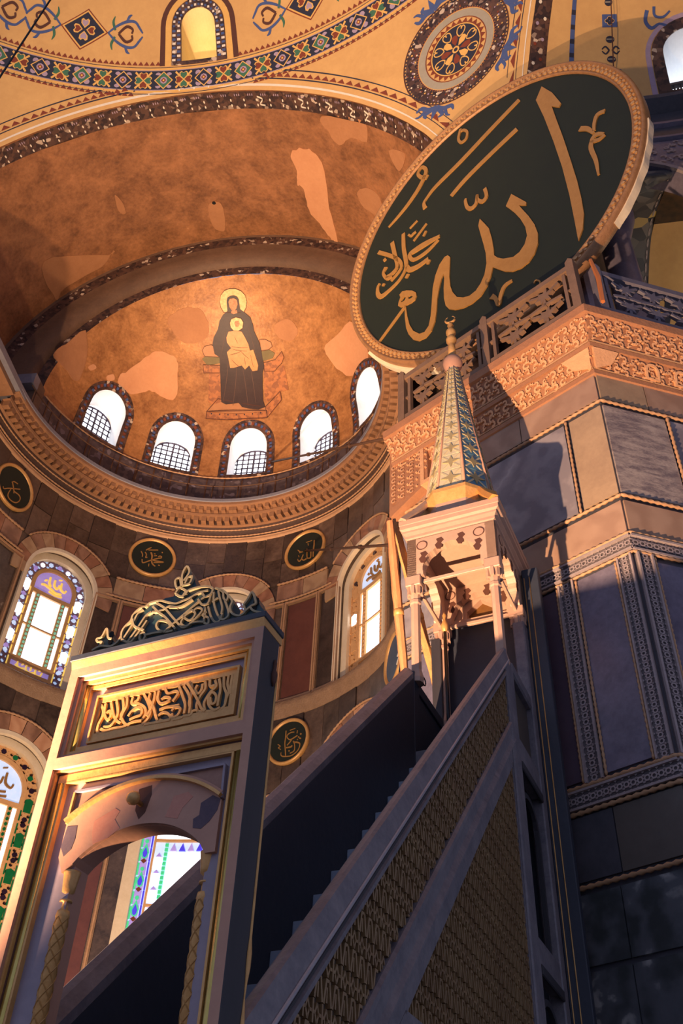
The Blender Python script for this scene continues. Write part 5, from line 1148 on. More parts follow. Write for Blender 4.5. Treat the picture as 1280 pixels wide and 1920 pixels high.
# spandrel with round arches
ah = [arch(-6+i*23, 14.6, 20.6, 1.36, k=57.2958/XR, n=16) for i in range(5)]
slab('spandrel', [(-17.5, 14.5), (110, 14.5), (110, 22.9), (-17.5, 22.9)], XW, -.5, .03, M_bluemarble, wx, holes=ah, step=(4, 1.5))
J = Joined()
for i in range(700):
    a = -12+rng.random()*60; z = 20+2.8*rng.random()
    ok = all(not inpoly(np.array([[a, z]]), arch(-6+k_*23, 14.6, 20.6, 1.52, k=57.2958/XR, n=12))[0] for k_ in range(3))
    if not ok: continue
    s = .05+.04*rng.random(); r0_ = rng.random()*6
    J.ring(lambda x, y, d: XW(a+x*7.25, z+y, d), 0, 0, s*.45, s, .06, M_frieze, 7, r0_*60, r0_*60+250)
o = J.build('carved_foliage', wx); o['kind'] = 'stuff'
for k_ in range(3):
    c = -6+k_*23
    slab('arch_moulding', arch(c, 19.8, 20.6, 1.46, k=57.2958/XR, n=16), XW, .03, .1, M_frieze, wx, holes=[arch(c, 19.7, 20.6, 1.36, k=57.2958/XR, n=16)], step=(3, 2))
# gallery room behind the arches
slab('gallery_back', [(-20, 14), (150, 14), (150, 23), (-20, 23)], cylmap(XR+4.5, XC[0], XC[1]), None, 0, M_plaster_y, wx, step=(5, 3))
GCM = lambda a, r, d: (XC[0]+(XR+r)*math.sin(math.radians(a)), XC[1]+(XR+r)*math.cos(math.radians(a)), 21.6+1.2*math.sin(math.pi*r/4.5)-d)
slab('gallery_ceiling', [(-.2, 0), (150, 0), (150, 2.0), (-.2, 2.0)], GCM, None, 0, mat('gallery_mosaic_ceiling', S(40, 30, 24), S(84, 58, 34), kind='noise', scale=.9, rough=.6, c3=S(190, 126, 56), spread=.14), wx, step=(5, .5), smooth=True)
slab('gallery_vault', [(-.2, 2.0), (150, 2.0), (150, 4.5), (-.2, 4.5)], GCM, None, 0, M_plaster_y, wx, step=(5, .5), smooth=True)
slab('patterned_rib', [(-20, 0), (0.6, 0), (.2, 4.5), (-20, 4.5)], GCM, -.1, .12, mat('patterned_soffit', S(52, 52, 60), S(120, 112, 108), kind='mosaic', scale=3.2, rough=.6, c3=S(190, 160, 90), spread=.4), wx, step=(3, .5), smooth=True)
J = Joined()
for i in range(14):
    J.ring(GCM, .2-.03*i, .3+i*.3, .03, .12, .15, M_frieze, 10)
J.build('scroll_border', wx)['kind'] = 'stuff'
J = Joined()
J.strip([(2.2, 4.3, .5), (3.2, 3.6, .8), (4.6, 3.7, 1.2), (6, 4.3, .8)], GCM, .01, .02, M_navyp)
J.build('painted_leaf', wx)
for k_ in range(1):
    a = -10.4
    q = lambda x, y, h: (XC[0]+(XR+.25)*math.sin(math.radians(a))+x, XC[1]+(XR+.25)*math.cos(math.radians(a))+y, h)
    col = lathe('column', [(.42, 14.5), (.4, 14.7), (.33, 14.8), (.3, 19.2), (.34, 19.3), (.5, 19.9), (.52, 20.0)], q, M_bluemarble, None, 14)
    tag(col, 'grey marble gallery column beside the big roundel' if k_ == 0 else 'gallery column of the exedra arcade out past the right edge', 'column')

gl_ = bpy.data.lights.new('gallery_added_light', 'POINT'); gl_.energy = 220; gl_.color = (1.0, .9, .7); gl_.shadow_soft_size = .3  # point lamp added inside the gallery to brighten its back wall
o = bpy.data.objects.new('gallery_added_light', gl_); COL.objects.link(o); o.location = (13.8, -2.6, 17.5)
# ------------------------------------------------------------------ great pier on the right
PC = np.array([9.4, -7.064, 0.0])
DP = np.array([0.81, -0.586, 0]); DP /= np.linalg.norm(DP); NP_ = np.array([-0.586, -0.81, 0]); NP_ /= np.linalg.norm(NP_)
DR = np.array([0.924, 0.383, 0]); DR /= np.linalg.norm(DR); NR = np.array([0.383, -0.924, 0]); NR /= np.linalg.norm(NR)
SL = 3.92                     # length of the left face
def PF(s, z, d): return PC+DP*s+NP_*d+np.array([0, 0, z])
def RF(s, z, d): return PC+DR*s+NR*d+np.array([0, 0, z])
pts = [PF(-SL, 0, 0), PF(0, 0, 0), RF(5.2, 0, 0), RF(5.2, 0, -3.0), PF(-SL, 0, -3.0)]
v = [(p[0], p[1], 0) for p in pts]+[(p[0], p[1], 14.5) for p in pts]
pier = mesh('wall_pier', v, [(0, 1, 6, 5), (1, 2, 7, 6), (2, 3, 8, 7), (3, 4, 9, 8), (4, 0, 5, 9), (5, 6, 7, 8, 9)], M_darkslate)
tag(pier, 'massive pier faced with marble panels, carved friezes and a gallery cornice', kind='structure')

def panel(F, s0, s1, z0, z1, m, d=.03, name='marble_panel'):
    g = .008
    return slab(name, [(s0+g, z0+g), (s1-g, z0+g), (s1-g, z1-g), (s0+g, z1-g)], F, -.02, d, m, pier)
M_topstrip = mat('pinkish_marble_strip', S(150, 118, 98), S(172, 140, 118), kind='marble', scale=1.2, rough=.4)
# left face, top to bottom
panel(PF, -SL, -2.55, 12.88, 13.5, M_topstrip); panel(PF, -2.55, -1.4, 12.88, 13.5, M_topstrip); panel(PF, -1.4, 0, 12.88, 13.5, M_topstrip)
panel(PF, -SL, -2.35, 10.92, 12.74, M_greymarble); panel(PF, -2.35, -.64, 10.92, 12.74, M_greymarble); panel(PF, -.56, 0, 10.92, 12.74, M_cloudmarble)
panel(PF, -SL, -1.9, 10.2, 10.78, M_greymarble); panel(PF, -1.9, 0, 10.2, 10.78, M_topstrip)
panel(PF, -SL, -2.6, 7.0, 9.8, M_bluemarble); panel(PF, -2.6, -1.14, 7.0, 9.8, mat('wine_dark_marble', S(72, 58, 74), S(96, 80, 92), scale=1.3, rough=.4)); panel(PF, -.86, -.26, 7.0, 9.8, M_bluemarble)
panel(PF, -SL, -1.5, 5.86, 6.6, M_darkslate); panel(PF, -1.5, -.85, 5.86, 6.6, M_darkslate); panel(PF, -.85, 0, 5.86, 6.6, mat('brownish_slate', S(78, 70, 64), S(100, 92, 86), scale=1.2, rough=.4))
panel(PF, -SL, -1.5, 5.0, 5.74, M_verde); panel(PF, -1.5, -.9, 5.0, 5.74, M_verde); panel(PF, -.9, 0, 5.0, 5.74, M_verde)
panel(PF, -SL, -1.5, 0, 4.96, M_verde); panel(PF, -1.5, -.9, 0, 4.96, M_verde); panel(PF, -.9, 0, 0, 4.96, M_verde)
# right face
panel(RF, 0, .8, 12.88, 13.5, M_cloudmarble); panel(RF, .8, 2.6, 12.88, 13.5, M_topstrip); panel(RF, 2.6, 5.2, 12.88, 13.5, M_cloudmarble)
panel(RF, 0, 1.03, 10.92, 12.74, M_dottedmarble); panel(RF, 1.1, 3.0, 10.92, 12.74, M_greymarble); panel(RF, 3.0, 5.2, 10.92, 12.74, M_dottedmarble)
panel(RF, 0, 2.2, 10.2, 10.78, M_topstrip); panel(RF, 2.2, 5.2, 10.2, 10.78, M_greymarble)
panel(RF, .28, 2.4, 7.0, 9.75, M_bluemarble); panel(RF, 2.4, 5.2, 7.0, 9.75, M_bluemarble)
panel(RF, 0, 1.8, 0, 6.6, M_verde); panel(RF, 1.8, 5.2, 0, 6.6, M_verde)
# bead mouldings
def pb(F, pts, r=.05, pitch=.15): return beads('bead_moulding', [F(s, z, .045) for s, z in pts], r*.66, pitch*.66, M_bead, pier)
def both(z, r=.05):
    pb(PF, [(-SL, z), (0.03, z)], r); pb(RF, [(-.03, z), (5.2, z)], r)
for z in (12.81, 10.85): both(z)
pb(PF, [(-.6, 10.88), (-.6, 12.78)], .04); pb(RF, [(1.065, 10.88), (1.065, 12.78)], .05)
both(5.8, .05); both(10.17, .045); both(9.84, .04); both(6.93, .05); both(6.63, .05)
pb(PF, [(-2.35, 10.88), (-2.35, 12.78)], .04)
# pierced friezes
def frieze(F, s0, s1, z0, z1, vert=False, label=None):
    slab('frieze_ground', [(s0, z0), (s1, z0), (s1, z1), (s0, z1)], F, 0, .035, M_friezeback, pier)
    J = Joined(); w = (s1-s0) if vert else (z1-z0); L = (z1-z0) if vert else (s1-s0)
    w *= .6; n = max(1, int(round(L/(w*.62))))
    for i in range(n):
        t = (i+.5)*L/n
        c = ((s0+s1)/2, z0+t) if vert else (s0+t, (z0+z1)/2)
        J.ring(F, c[0], c[1], w*.16, w*.32, .055, M_frieze, 6)
        for q in range(4):
            g = q*math.pi/2+math.pi/4
            x, y = c[0]+w*.4*math.cos(g), c[1]+w*.4*math.sin(g)
            J.flat([(x+w*.11*math.cos(h), y+w*.11*math.sin(h)) for h in np.arange(5)*math.pi*.4], F, .052, M_frieze)
        for sg in (-1, 1):
            b = (c[0]+(sg*w*.62 if vert else L/n/2), c[1]+(L/n/2 if vert else sg*w*.62))
            J.flat([(b[0]+w*.16*math.cos(h), b[1]+w*.16*math.sin(h)) for h in np.arange(4)*math.pi/2], F, .052, M_frieze)
    e = w*.2
    for a, b in (((s0, z0), (s0+e, z1)), ((s1-e, z0), (s1, z1))) if vert else (((s0, z0), (s1, z0+e)), ((s0, z1-e), (s1, z1))):
        J.slab([(a[0], a[1]), (b[0], a[1]), (b[0], b[1]), (a[0], b[1])], F, .03, .075, M_frieze)
    J.build('carved_frieze', pier)
frieze(PF, -SL, 0.02, 9.88, 10.13); frieze(RF, -.02, 5.2, 9.86, 10.13)
frieze(PF, -SL, 0.02, 6.67, 6.9); frieze(RF, -.02, 5.2, 6.67, 6.9)
frieze(PF, -1.12, -.88, 6.95, 9.82, True); frieze(PF, -.22, -.01, 6.95, 9.82, True); frieze(RF, .01, .24, 6.95, 9.82, True)
for F, s in ((PF, -1.15), (PF, -.85), (PF, -.25), (RF, .27)): pb(F, [(s, 6.97), (s, 9.8)], .035, .11)

# gallery cornice, two carved tiers stepping outward, mitred at the corner
def off(s_left, e, z):      # polyline along both faces at projection e
    m = PC+np.array([-.134*e, -1.138*e, 0])
    return [PC+DP*(-SL)+NP_*e+np.array([0, 0, z]), m+np.array([0, 0, z]), PC+DR*5.2+NR*e+np.array([0, 0, z])]
prof = [(.0, 13.42), (.06, 13.44), (.07, 13.52), (.05, 13.54), (.2, 13.86), (.24, 13.86), (.26, 13.93), (.24, 13.95), (.44, 14.36), (.5, 14.37), (.52, 14.52), (.0, 14.53)]
lines = [off(0, e, z) for e, z in prof]
corn = mesh('trim_3', [p for l in lines for p in l], [(3*i+j, 3*i+j+1, 3*i+j+4, 3*i+j+3) for i in range(len(prof)-1) for j in range(2)]+[tuple(3*i for i in range(len(prof)))[::-1]], M_reliefback)
tag(corn, 'richly carved gallery cornice wrapping the corner of the pier', kind='structure')
def tier(e0, z0, e1, z1, face):
    a = off(0, e0, z0); b = off(0, e1, z1)
    i = (0, 1) if face == 0 else (1, 2)
    A0, A1, B0, B1 = (np.array(x) for x in (a[i[0]], a[i[1]], b[i[0]], b[i[1]]))
    n = np.cross(A1-A0, B0-A0); n /= np.linalg.norm(n)
    if n @ (NP_ if face == 0 else NR) < 0: n = -n
    L = np.linalg.norm(A1-A0); H = np.linalg.norm(B0-A0)
    return (lambda x, y, d: (A0+(A1-A0)*(x/L))*(1-y/H)+(B0+(B1-B0)*(x/L))*(y/H)+n*d), L, H
for face in (0, 1):
    for (e0, z0, e1, z1) in ((.05, 13.54, .2, 13.86), (.24, 13.95, .44, 14.36)):
        MF, L, H = tier(e0, z0, e1, z1, face)
        J = Joined(); p = .15
        n = int(L/p)
        for i in range(n):
            x = (i+.5)*L/n
            for k_, y in enumerate(np.arange(H*.2, H*.95, .1)):
                s = -1 if (i+k_) % 2 else 1; r = .036+.01*((i*3+k_*2) % 4)
                y2 = y+.022*math.sin(i*1.7+k_)
                J.ring(MF, x, y2, r*.45, r, .03, M_relief, 8, 60 if s > 0 else 240, 340 if s > 0 else 520)
                J.slab([(x+s*.058+.02*math.cos(h), y2+.03+.018*math.sin(h)) for h in np.arange(6)*math.pi/3], MF, 0, .045, M_relief)
                J.slab([(x-s*.05, y2-.045), (x-s*.02, y2-.06), (x+s*.015, y2-.025), (x-s*.025, y2-.015)], MF, 0, .035, M_relief)
        o = J.build('carved_scrolls', corn); o['kind'] = 'stuff'
        slab('bead_strip', [(0, H*.0), (L, H*.0), (L, H*.05), (0, H*.05)], MF, 0, .03, M_bead, corn)
# projecting corner console of the lower tier
MF, L, H = tier(.05, 13.54, .2, 13.86, 0)
slab('corner_console', [(L-.32, H*.35), (L-.02, H*.0), (L-.02, H), (L-.5, H)], MF, 0, .05, M_relief, corn)
MF, L, H = tier(.05, 13.54, .2, 13.86, 1)
slab('corner_console', [(.02, 0), (.3, H*.35), (.45, H), (.02, H)], MF, 0, .05, M_relief, corn)
for x in (1.0, 1.5, 2.0, 2.6):
    slab('carved_niche', arch(x, .04, .2, .12, n=10), MF, 0, .05, M_relief, corn, holes=[arch(x, .07, .2, .08, n=10)])
# carved pilaster capital at the left end under the cornice
slab('pilaster_capital', [(-SL-.1, 12.7), (-SL+.75, 13.05), (-SL+.75, 14.3), (-SL-.1, 14.3)], PF, 0, .2, M_reliefback, corn)
J = Joined()
for i in range(4):
    for j in range(8):
        x = -SL+.02+i*.2; z = 13.02+j*.16
        if x > -SL+.6 and j < 2: continue
        J.ring(lambda a, b, d: PF(a, b, d), x, z, .03, .06, .23, M_relief, 8, 40, 320)
        J.slab([(x+.1+.022*math.cos(h), z+.05+.022*math.sin(h)) for h in np.arange(6)*math.pi/3], PF, .19, .225, M_relief)
J.build('carved_scrolls', corn)['kind'] = 'stuff'
slab('capital_frame', [(-3.3, 13.0), (-2.5, 13.0), (-2.5, 14.0), (-3.3, 14.0)], PF, .0, .24, M_relief, corn, holes=[[(-3.22, 13.08), (-2.58, 13.08), (-2.58, 13.92), (-3.22, 13.92)]])

# balustrades of pierced marble stars
def balustrade(F, s0, posts, z0, z1, d, label, m, mp):
    R0 = root('balustrade', tuple(F((posts[0]+posts[-1])/2, z0, d)), label, 'balustrade')
    for s in posts:
        slab('post', [(s-.07, z0), (s+.07, z0), (s+.07, z1+.08), (s, z1+.16), (s-.07, z1+.08)], F, d-.08, d+.08, mp, R0)
    for a, b in zip(posts[:-1], posts[1:]):
        a += .07; b -= .07
        slab('bottom_rail', [(a, z0), (b, z0), (b, z0+.12), (a, z0+.12)], F, d-.06, d+.06, mp, R0)
        slab('top_rail', [(a, z1-.12), (b, z1-.12), (b, z1), (a, z1)], F, d-.07, d+.07, mp, R0)
        J = Joined(); h = z1-z0-.24; zc = (z0+z1)/2
        for x in (a+.09, b-.09):
            J.slab([(x-.03, z0+.12), (x+.03, z0+.12), (x+.03, z1-.12), (x-.03, z1-.12)], F, d-.04, d+.04, mp)
        for x in (a+.02, b-.02):
            for zz in (zc-h*.25, zc+h*.25): J.slab([(x-.08, zz-.02+.25*h), (x+.08, zz-.02+.25*h), (x+.08, zz+.02+.25*h), (x-.08, zz+.02+.25*h)], F, d-.03, d+.03, mp)
        n = max(2, int(round((b-a-.36)/.52))); w = (b-a-.36)/n
        for i in range(n):
            cx = a+.18+w*(i+.5)
            for cz in (zc-h*.26, zc+h*.26):
                r1, r2 = min(w*.36, h*.19), min(w*.15, h*.09)
                star = [((r1 if k_ % 2 == 0 else r2)*math.cos(k_*math.pi/6+.15*i), (r1 if k_ % 2 == 0 else r2)*math.sin(k_*math.pi/6+.15*i)) for k_ in range(12)]
                J.slab([(cx+x, cz+y) for x, y in star], F, d-.04, d+.04, m)
                for k_ in range(6):
                    g = k_*math.pi/3+.5
                    J.strip([(cx+r2*math.cos(g), cz+r2*math.sin(g), .05), (cx+w*.5*math.cos(g)*1.05, cz+h*.27*math.sin(g)*1.05, .05)], F, d-.035, d+.035, m) if k_ % 2 == 0 else None
            J.strip([(cx-w*.5, zc, .05), (cx, zc+.03, .06), (cx+w*.5, zc, .05)], F, d-.035, d+.035, m)
        J.build('pierced_panel', R0)
    return R0
M_balu = mat('balustrade_marble_warm_lit', S(140, 108, 84), S(112, 86, 68), scale=4, rough=.6, bump=.2, bscale=14)  # warm light is part of this marble colour
M_balud = mat('balustrade_marble_shaded', S(116, 110, 122), S(90, 86, 98), scale=4, rough=.6)  # same marble with the bluish shade of the unlit face painted in
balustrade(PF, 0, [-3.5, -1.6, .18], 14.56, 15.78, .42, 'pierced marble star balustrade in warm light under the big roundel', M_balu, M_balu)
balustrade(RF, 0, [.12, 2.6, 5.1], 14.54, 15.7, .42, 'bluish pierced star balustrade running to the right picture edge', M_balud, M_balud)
st = tube('timber_slat', [RF(.0, 14.55, .62), RF(.02, 15.2, .63), RF(-.03, 15.75, .6)], [.04, .045, .03], M_redwood, None, 5, False)
tag(st, 'broken upright timber slat at the balustrade corner', 'slat')
# gallery storey of the pier behind roundel and balustrade
gal = slab('wall_gallery', [(-2.6, 14.5), (-.15, 14.5), (-.15, 21.5), (-2.6, 21.5)], PF, -2.4, -1.2, mat('gallery_wall_marble', S(104, 88, 88), S(140, 116, 106), kind='marble', scale=1.0, rough=.45, stretch=(1, 1, .4)))
tag(gal, 'marble faced gallery wall behind the roundel', kind='structure')
slab('marble_panel', [(-2.5, 15), (-.1, 15), (-.1, 22), (-2.5, 22)], PF, -1.2, -1.17, M_greymarble, gal)

# ------------------------------------------------------------------ the big calligraphy roundel
RC = np.array([8.061, -6.078, 20.236]); RE1 = np.array((0.814055, -0.580788, 0.000000)); RE2 = np.array((-0.063168, -0.088539, 0.994068)); RN = np.array((-0.577343, -0.809226, -0.108763))
RM = planemap(RC, RE1, RE2, RN)
rd = root('calligraphy_roundel', tuple(RC), 'huge dark green roundel with gold lettering standing behind the balustrade', 'roundel')
circ = lambda q, k=96: [(q*math.cos(2*math.pi*i/k), q*math.sin(2*math.pi*i/k)) for i in range(k)]
M_rim = mat('roundel_rim_gilt', S(176, 128, 84), S(132, 92, 58), scale=9, rough=.5, metal=.2, bump=.3, bscale=30)
M_rim2 = mat('roundel_rim_ornament', S(206, 164, 112), S(170, 124, 78), scale=9, rough=.45, metal=.2)
rb0 = slab('board', circ(3.48), RM, -.12, 0.0, M_green, rd)
def ringprof(name, prof, m, k=128):
    v = []; f = []
    for i in range(k):
        g = 2*math.pi*i/k
        for q, d in prof: v.append(RM(q*math.cos(g), q*math.sin(g), d))
    n = len(prof)
    for i in range(k):
        for j in range(n-1): f.append((i*n+j, ((i+1) % k)*n+j, ((i+1) % k)*n+j+1, i*n+j+1))
    return mesh(name, v, f, m, rd, True)
ringprof('rim', [(3.46, 0), (3.47, .05), (3.5, .06), (3.52, .03), (3.66, .05), (3.68, .09), (3.72, .09), (3.75, .04), (3.75, -.08), (3.74, -.19), (3.6, -.2)], M_rim)
J = Joined()
for i in range(150):
    g = 2*math.pi*i/150
    c, s = math.cos(g), math.sin(g)
    for q, r in ((3.56, .045), (3.63, .03)):
        a = g+(.02 if q > 3.6 else 0)
        J.slab([(q*math.cos(a)+r*math.cos(h), q*math.sin(a)+r*.8*math.sin(h)) for h in np.arange(6)*math.pi/3], RM, .03, .075, M_rim2)
J.build('rim_ornament', rd)['kind'] = 'stuff'
J = Joined()
for p in DATA['roundel']['polys']: J.slab([tuple(q) for q in p], RM, 0, .03, M_goldleaf)
ha = DATA['roundel']['ha']
J.slab([tuple(q) for q in ha[0]], RM, 0, .03, M_goldleaf, holes=[[tuple(q) for q in h] for h in ha[1:]])
for r in DATA['roundel']['rib']: J.strip(r, RM, 0, .03, M_goldleaf)
J.build('lettering', rb0)
slab('pale_edge_board', [(3.74*math.cos(g), 3.74*math.sin(g)) for g in np.linspace(-.85, -.2, 30)]+[(3.775*math.cos(g)+.012*math.sin(g*47), 3.775*math.sin(g)+.012*math.cos(g*31)) for g in np.linspace(-.2, -.85, 30)], RM, -.2, -.02, M_cream, rd)
slab('pale_edge_board', [(3.7*math.cos(g), 3.7*math.sin(g)) for g in np.linspace(-2.7, -1.9, 24)]+[(3.82*math.cos(g), 3.82*math.sin(g)) for g in np.linspace(-1.9, -2.7, 24)], RM, -.3, -.12, M_cream, rd)
J = Joined()
for a in (-1.2, 1.2):
    J.slab([(a-.09, -3.4), (a+.09, -3.4), (a+.09, 3.2), (a-.09, 3.2)], RM, -.4, -.12, M_navy2)
for b in (-1.5, 1.5): J.slab([(-3.0, b-.09), (3.0, b-.09), (3.0, b+.09), (-3.0, b+.09)], RM, -.4, -.12, M_navy2)
J.build('back_frame', rd)
zb_ = [RM(x, -3.35, -.25) for x in (-1.2, 1.2)]
for p in zb_: tube('foot', [p, (p[0], p[1], 14.53)], .06, M_navy2, rd, 6)

# ------------------------------------------------------------------ matching pier and roundel on the left of the bay (out of the picture, shades the vault)
def mir(p): return (-p[0], p[1], p[2])
lp = [mir(PF(-SL, 0, 0)), mir(PF(0, 0, 0)), mir(RF(5.2, 0, 0)), mir(RF(5.2, 0, -3.0)), mir(PF(-SL, 0, -3.0))]
v = [(p[0], p[1], 0) for p in lp]+[(p[0], p[1], 14.5) for p in lp]
lpier = mesh('wall_pier_left', v, [(0, 5, 6, 1), (1, 6, 7, 2), (2, 7, 8, 3), (3, 8, 9, 4), (4, 9, 5, 0), (9, 8, 7, 6, 5)], M_darkslate)
tag(lpier, 'matching pier on the left of the bay', kind='structure')
k_ = 64
v = [mir(RM(3.75*math.cos(2*math.pi*i/k_), 3.75*math.sin(2*math.pi*i/k_), d)) for d in (0, -.25) for i in range(k_)]
mesh('left_roundel', v, [tuple(range(k_))[::-1], tuple(range(k_, 2*k_))]+[(i, (i+1) % k_, (i+1) % k_+k_, i+k_) for i in range(k_)], M_green, lpier)
# ------------------------------------------------------------------ the pulpit (minbar): gate, stair, canopy
MP = np.array([6.127, -12.922, 0.0]); MU = np.array([0.9595, -0.2817, 0]); MV = np.array([0.2817, 0.9595, 0])
def M3(u, v, z): return MP+MU*u+MV*v+np.array([0, 0, z])
mb = root('minbar', tuple(M3(-.61, 3.0, 0)), 'tall marble pulpit with carved gate, steep stair and spired canopy', 'pulpit')
FR = lambda u, z, d: M3(u, .07-d, z)          # gate front, d towards the viewer
def FV(v0): return lambda u, z, d: M3(u, v0-d, z)
def SRt(u0): return lambda v, z, d: M3(u0+d, v, z)
def SLt(u0): return lambda v, z, d: M3(u0-d, v, z)
def bevel(o, w=.008):
    md = o.modifiers.new('bevel', 'BEVEL'); md.width = w; md.segments = 1; md.limit_method = 'ANGLE'
    return o
def box(name, u0, u1, v0, v1, z0, z1, m, parent=mb, bw=.008):
    o = slab(name, [(u0, z0), (u1, z0), (u1, z1), (u0, z1)], FV(v0), -(v1-v0), 0, m, parent)
    return bevel(o, bw) if bw else o
def rect(a, b, c, d): return [(a, c), (b, c), (b, d), (a, d)]

# --- gate body with segmental arch
UL, URt = -1.22, 0.0
def seg(cx, half, zc, R, n=22, x0=None, x1=None):
    return [(cx+R*math.sin(t), zc+R*math.cos(t)) for t in np.linspace(math.asin(half/R), -math.asin(half/R), n)]
opening = [(-.94, 0), (-.203, 0), (-.203, 3.41), (-.232, 3.455)]+seg(-.585, .353, 3.102, .503)[1:-1]+[(-.938, 3.455)]
slab('gate_body', rect(UL, URt, 0, 4.6), FR, -.11, 0, M_violet, mb, holes=[opening])
slab('arch_intrados', opening, FR, -.112, .0, M_pink, mb, holes=[[(u*.997-.0017, z-.002) for u, z in opening]])
# pink outer face with two sunk panels
p1 = rect(-1.162, -.049, 4.03, 4.533); p2 = rect(-1.166, -.05, -.01, 3.966)
bevel(slab('gate_face', rect(UL, URt, 0, 4.6), FR, 0, .07, M_pink, mb, holes=[p1, rect(-1.166, -.05, .0001, 3.966)]), .006)
def frame_ring(name, a, b, d0, d1, m): return slab(name, a, FR, d0, d1, m, mb, holes=[b])
def inset(r, e): return rect(r[0][0]+e, r[1][0]-e, r[0][1]+e, r[2][1]-e)
# stepped mouldings of the upper panel
frame_ring('panel_moulding', p1, inset(p1, .022), 0, .052, M_pink)
frame_ring('panel_moulding', inset(p1, .022), inset(p1, .045), 0, .038, M_gold)
frame_ring('panel_moulding', inset(p1, .052), inset(p1, .075), 0, .022, M_gold)
for u in (-1.113, -.098):
    tube('brass_strip', [FR(u, 4.075, .012), FR(u, 4.49, .012)], .021, M_brass, mb, 8)
gi = rect(-1.028, -.142, 4.112, 4.405)
ci = rect(-1.0, -.187, 4.162, 4.37)
frame_ring('script_frame', gi, inset(gi, .012), 0, .03, M_gold)
frame_ring('script_frame', inset(gi, .012), ci, 0, .018, M_gold)
sp_ = slab('script_ground', ci, FR, -.0, .004, M_teal, mb)
J = Joined()
for i, r in enumerate(DATA['panel']): J.strip(r, FR, .0, .018+.0006*(i % 7), M_gold)
J.slab(rect(-1.0, -.187, 4.162, 4.172), FR, 0, .018, M_gold); J.slab(rect(-1.0, -.187, 4.36, 4.37), FR, 0, .018, M_gold)
J.build('script', sp_)
# mouldings of the big lower panel
def uframe(e0, e1, d0, d1, m, name='panel_moulding'):
    o = [(-1.166+e0, 0), (-1.166+e1, 0), (-1.166+e1, 3.966-e1), (-.05-e1, 3.966-e1), (-.05-e1, 0), (-.05-e0, 0), (-.05-e0, 3.966-e0), (-1.166+e0, 3.966-e0)]
    slab(name, o, FR, d0, d1, m, mb)
uframe(0, .012, 0, .05, M_gold); uframe(.012, .022, 0, .03, M_brownp); uframe(.06, .072, 0, .03, M_gold)
for u in (-1.127, -.083):
    tube('brass_strip', [FR(u, 0, .012), FR(u, 3.9, .012)], .024, M_brass, mb, 8)
slab('gold_soffit', [(-1.145, 3.9), (-.07, 3.9), (-.07, 3.945), (-1.145, 3.945)], FR, 0, .03, M_gold, mb)
# arch band, moulding, spandrels
spn = [(-1.024, 3.836), (-1.026, 3.672)]+seg(-.588, .44, 3.121, .704)[::-1][1:-1]+[(-.152, 3.665), (-.16, 3.838)]
slab('spandrel', spn, FR, 0, .012, mat('spandrel_marble', S(134, 92, 76), S(164, 120, 98), scale=6, rough=.5), mb)
frame_ = rect(-1.03, -.148, 3.655, 3.846)
J = Joined()
J.strip([(-1.028, 3.67, .012), (-1.024, 3.838, .012)], FR, 0, .028, M_gold); J.strip([(-1.024, 3.84, .012), (-.156, 3.842, .012)], FR, 0, .028, M_violet); J.strip([(-.156, 3.842, .012), (-.15, 3.67, .012)], FR, 0, .028, M_violet)
J.build('spandrel_frame', mb)
band = [(-1.03, 3.668)]+seg(-.588, .44, 3.121, .704)[::-1][1:-1]+[(-.15, 3.66), (-.15, 3.41), (-.203, 3.41), (-.232, 3.455)]+seg(-.585, .353, 3.102, .503)[1:-1]+[(-.938, 3.455), (-.99, 3.42), (-1.03, 3.5)]
slab('arch_band', band, FR, 0, .022, M_pink, mb)
arcpts = seg(-.588, .44, 3.124, .706, 30)
for off_, w_, m_ in ((0, .016, M_gold), (.02, .012, M_pink)):
    v, f = ribbon([(u, z+off_, w_) for u, z in arcpts], FR, 0, .05-off_, k=1)
    mesh('arch_moulding', v, f, m_, mb)
J = Joined()
for blob in ([(-.26, 3.66), (-.2, 3.69), (-.155, 3.665), (-.165, 3.61), (-.2, 3.56), (-.24, 3.53), (-.285, 3.54), (-.29, 3.585), (-.26, 3.6)], [(-1.02, 3.655), (-.96, 3.65), (-.955, 3.58), (-.965, 3.53), (-1.0, 3.5), (-1.03, 3.55)]): J.slab(blob, FR, .02, .0235, mat('damp_stain', S(70, 58, 74), S(96, 78, 86), scale=14, rough=.8))
for blob in ([(-.86, 3.66), (-.75, 3.71), (-.72, 3.69), (-.74, 3.65), (-.7, 3.6), (-.76, 3.56), (-.84, 3.54), (-.86, 3.6)], [(-.42, 3.72), (-.34, 3.73), (-.31, 3.7), (-.36, 3.65), (-.38, 3.6), (-.45, 3.62), (-.43, 3.68)]): J.slab(blob, FR, .02, .0232, mat('red_marble_inlay', S(178, 112, 92), S(196, 136, 112), scale=12, rough=.6))
J.slab([(-.63, 3.79), (-.56, 3.8), (-.55, 3.75), (-.57, 3.66), (-.6, 3.63), (-.63, 3.68)], FR, .02, .0232, M_brownp)
J.each('stain', mb)
# boss with shell
zc_ = lambda x, y, h: FR(-.6+x*1.0, 3.705+y, .02+h)
bo_ = lathe('boss', [(.012, 0), (.012, .05), (.028, .055), (.036, .075), (.03, .095), (.012, .105), (.002, .108)], zc_, M_gold, mb, 12)
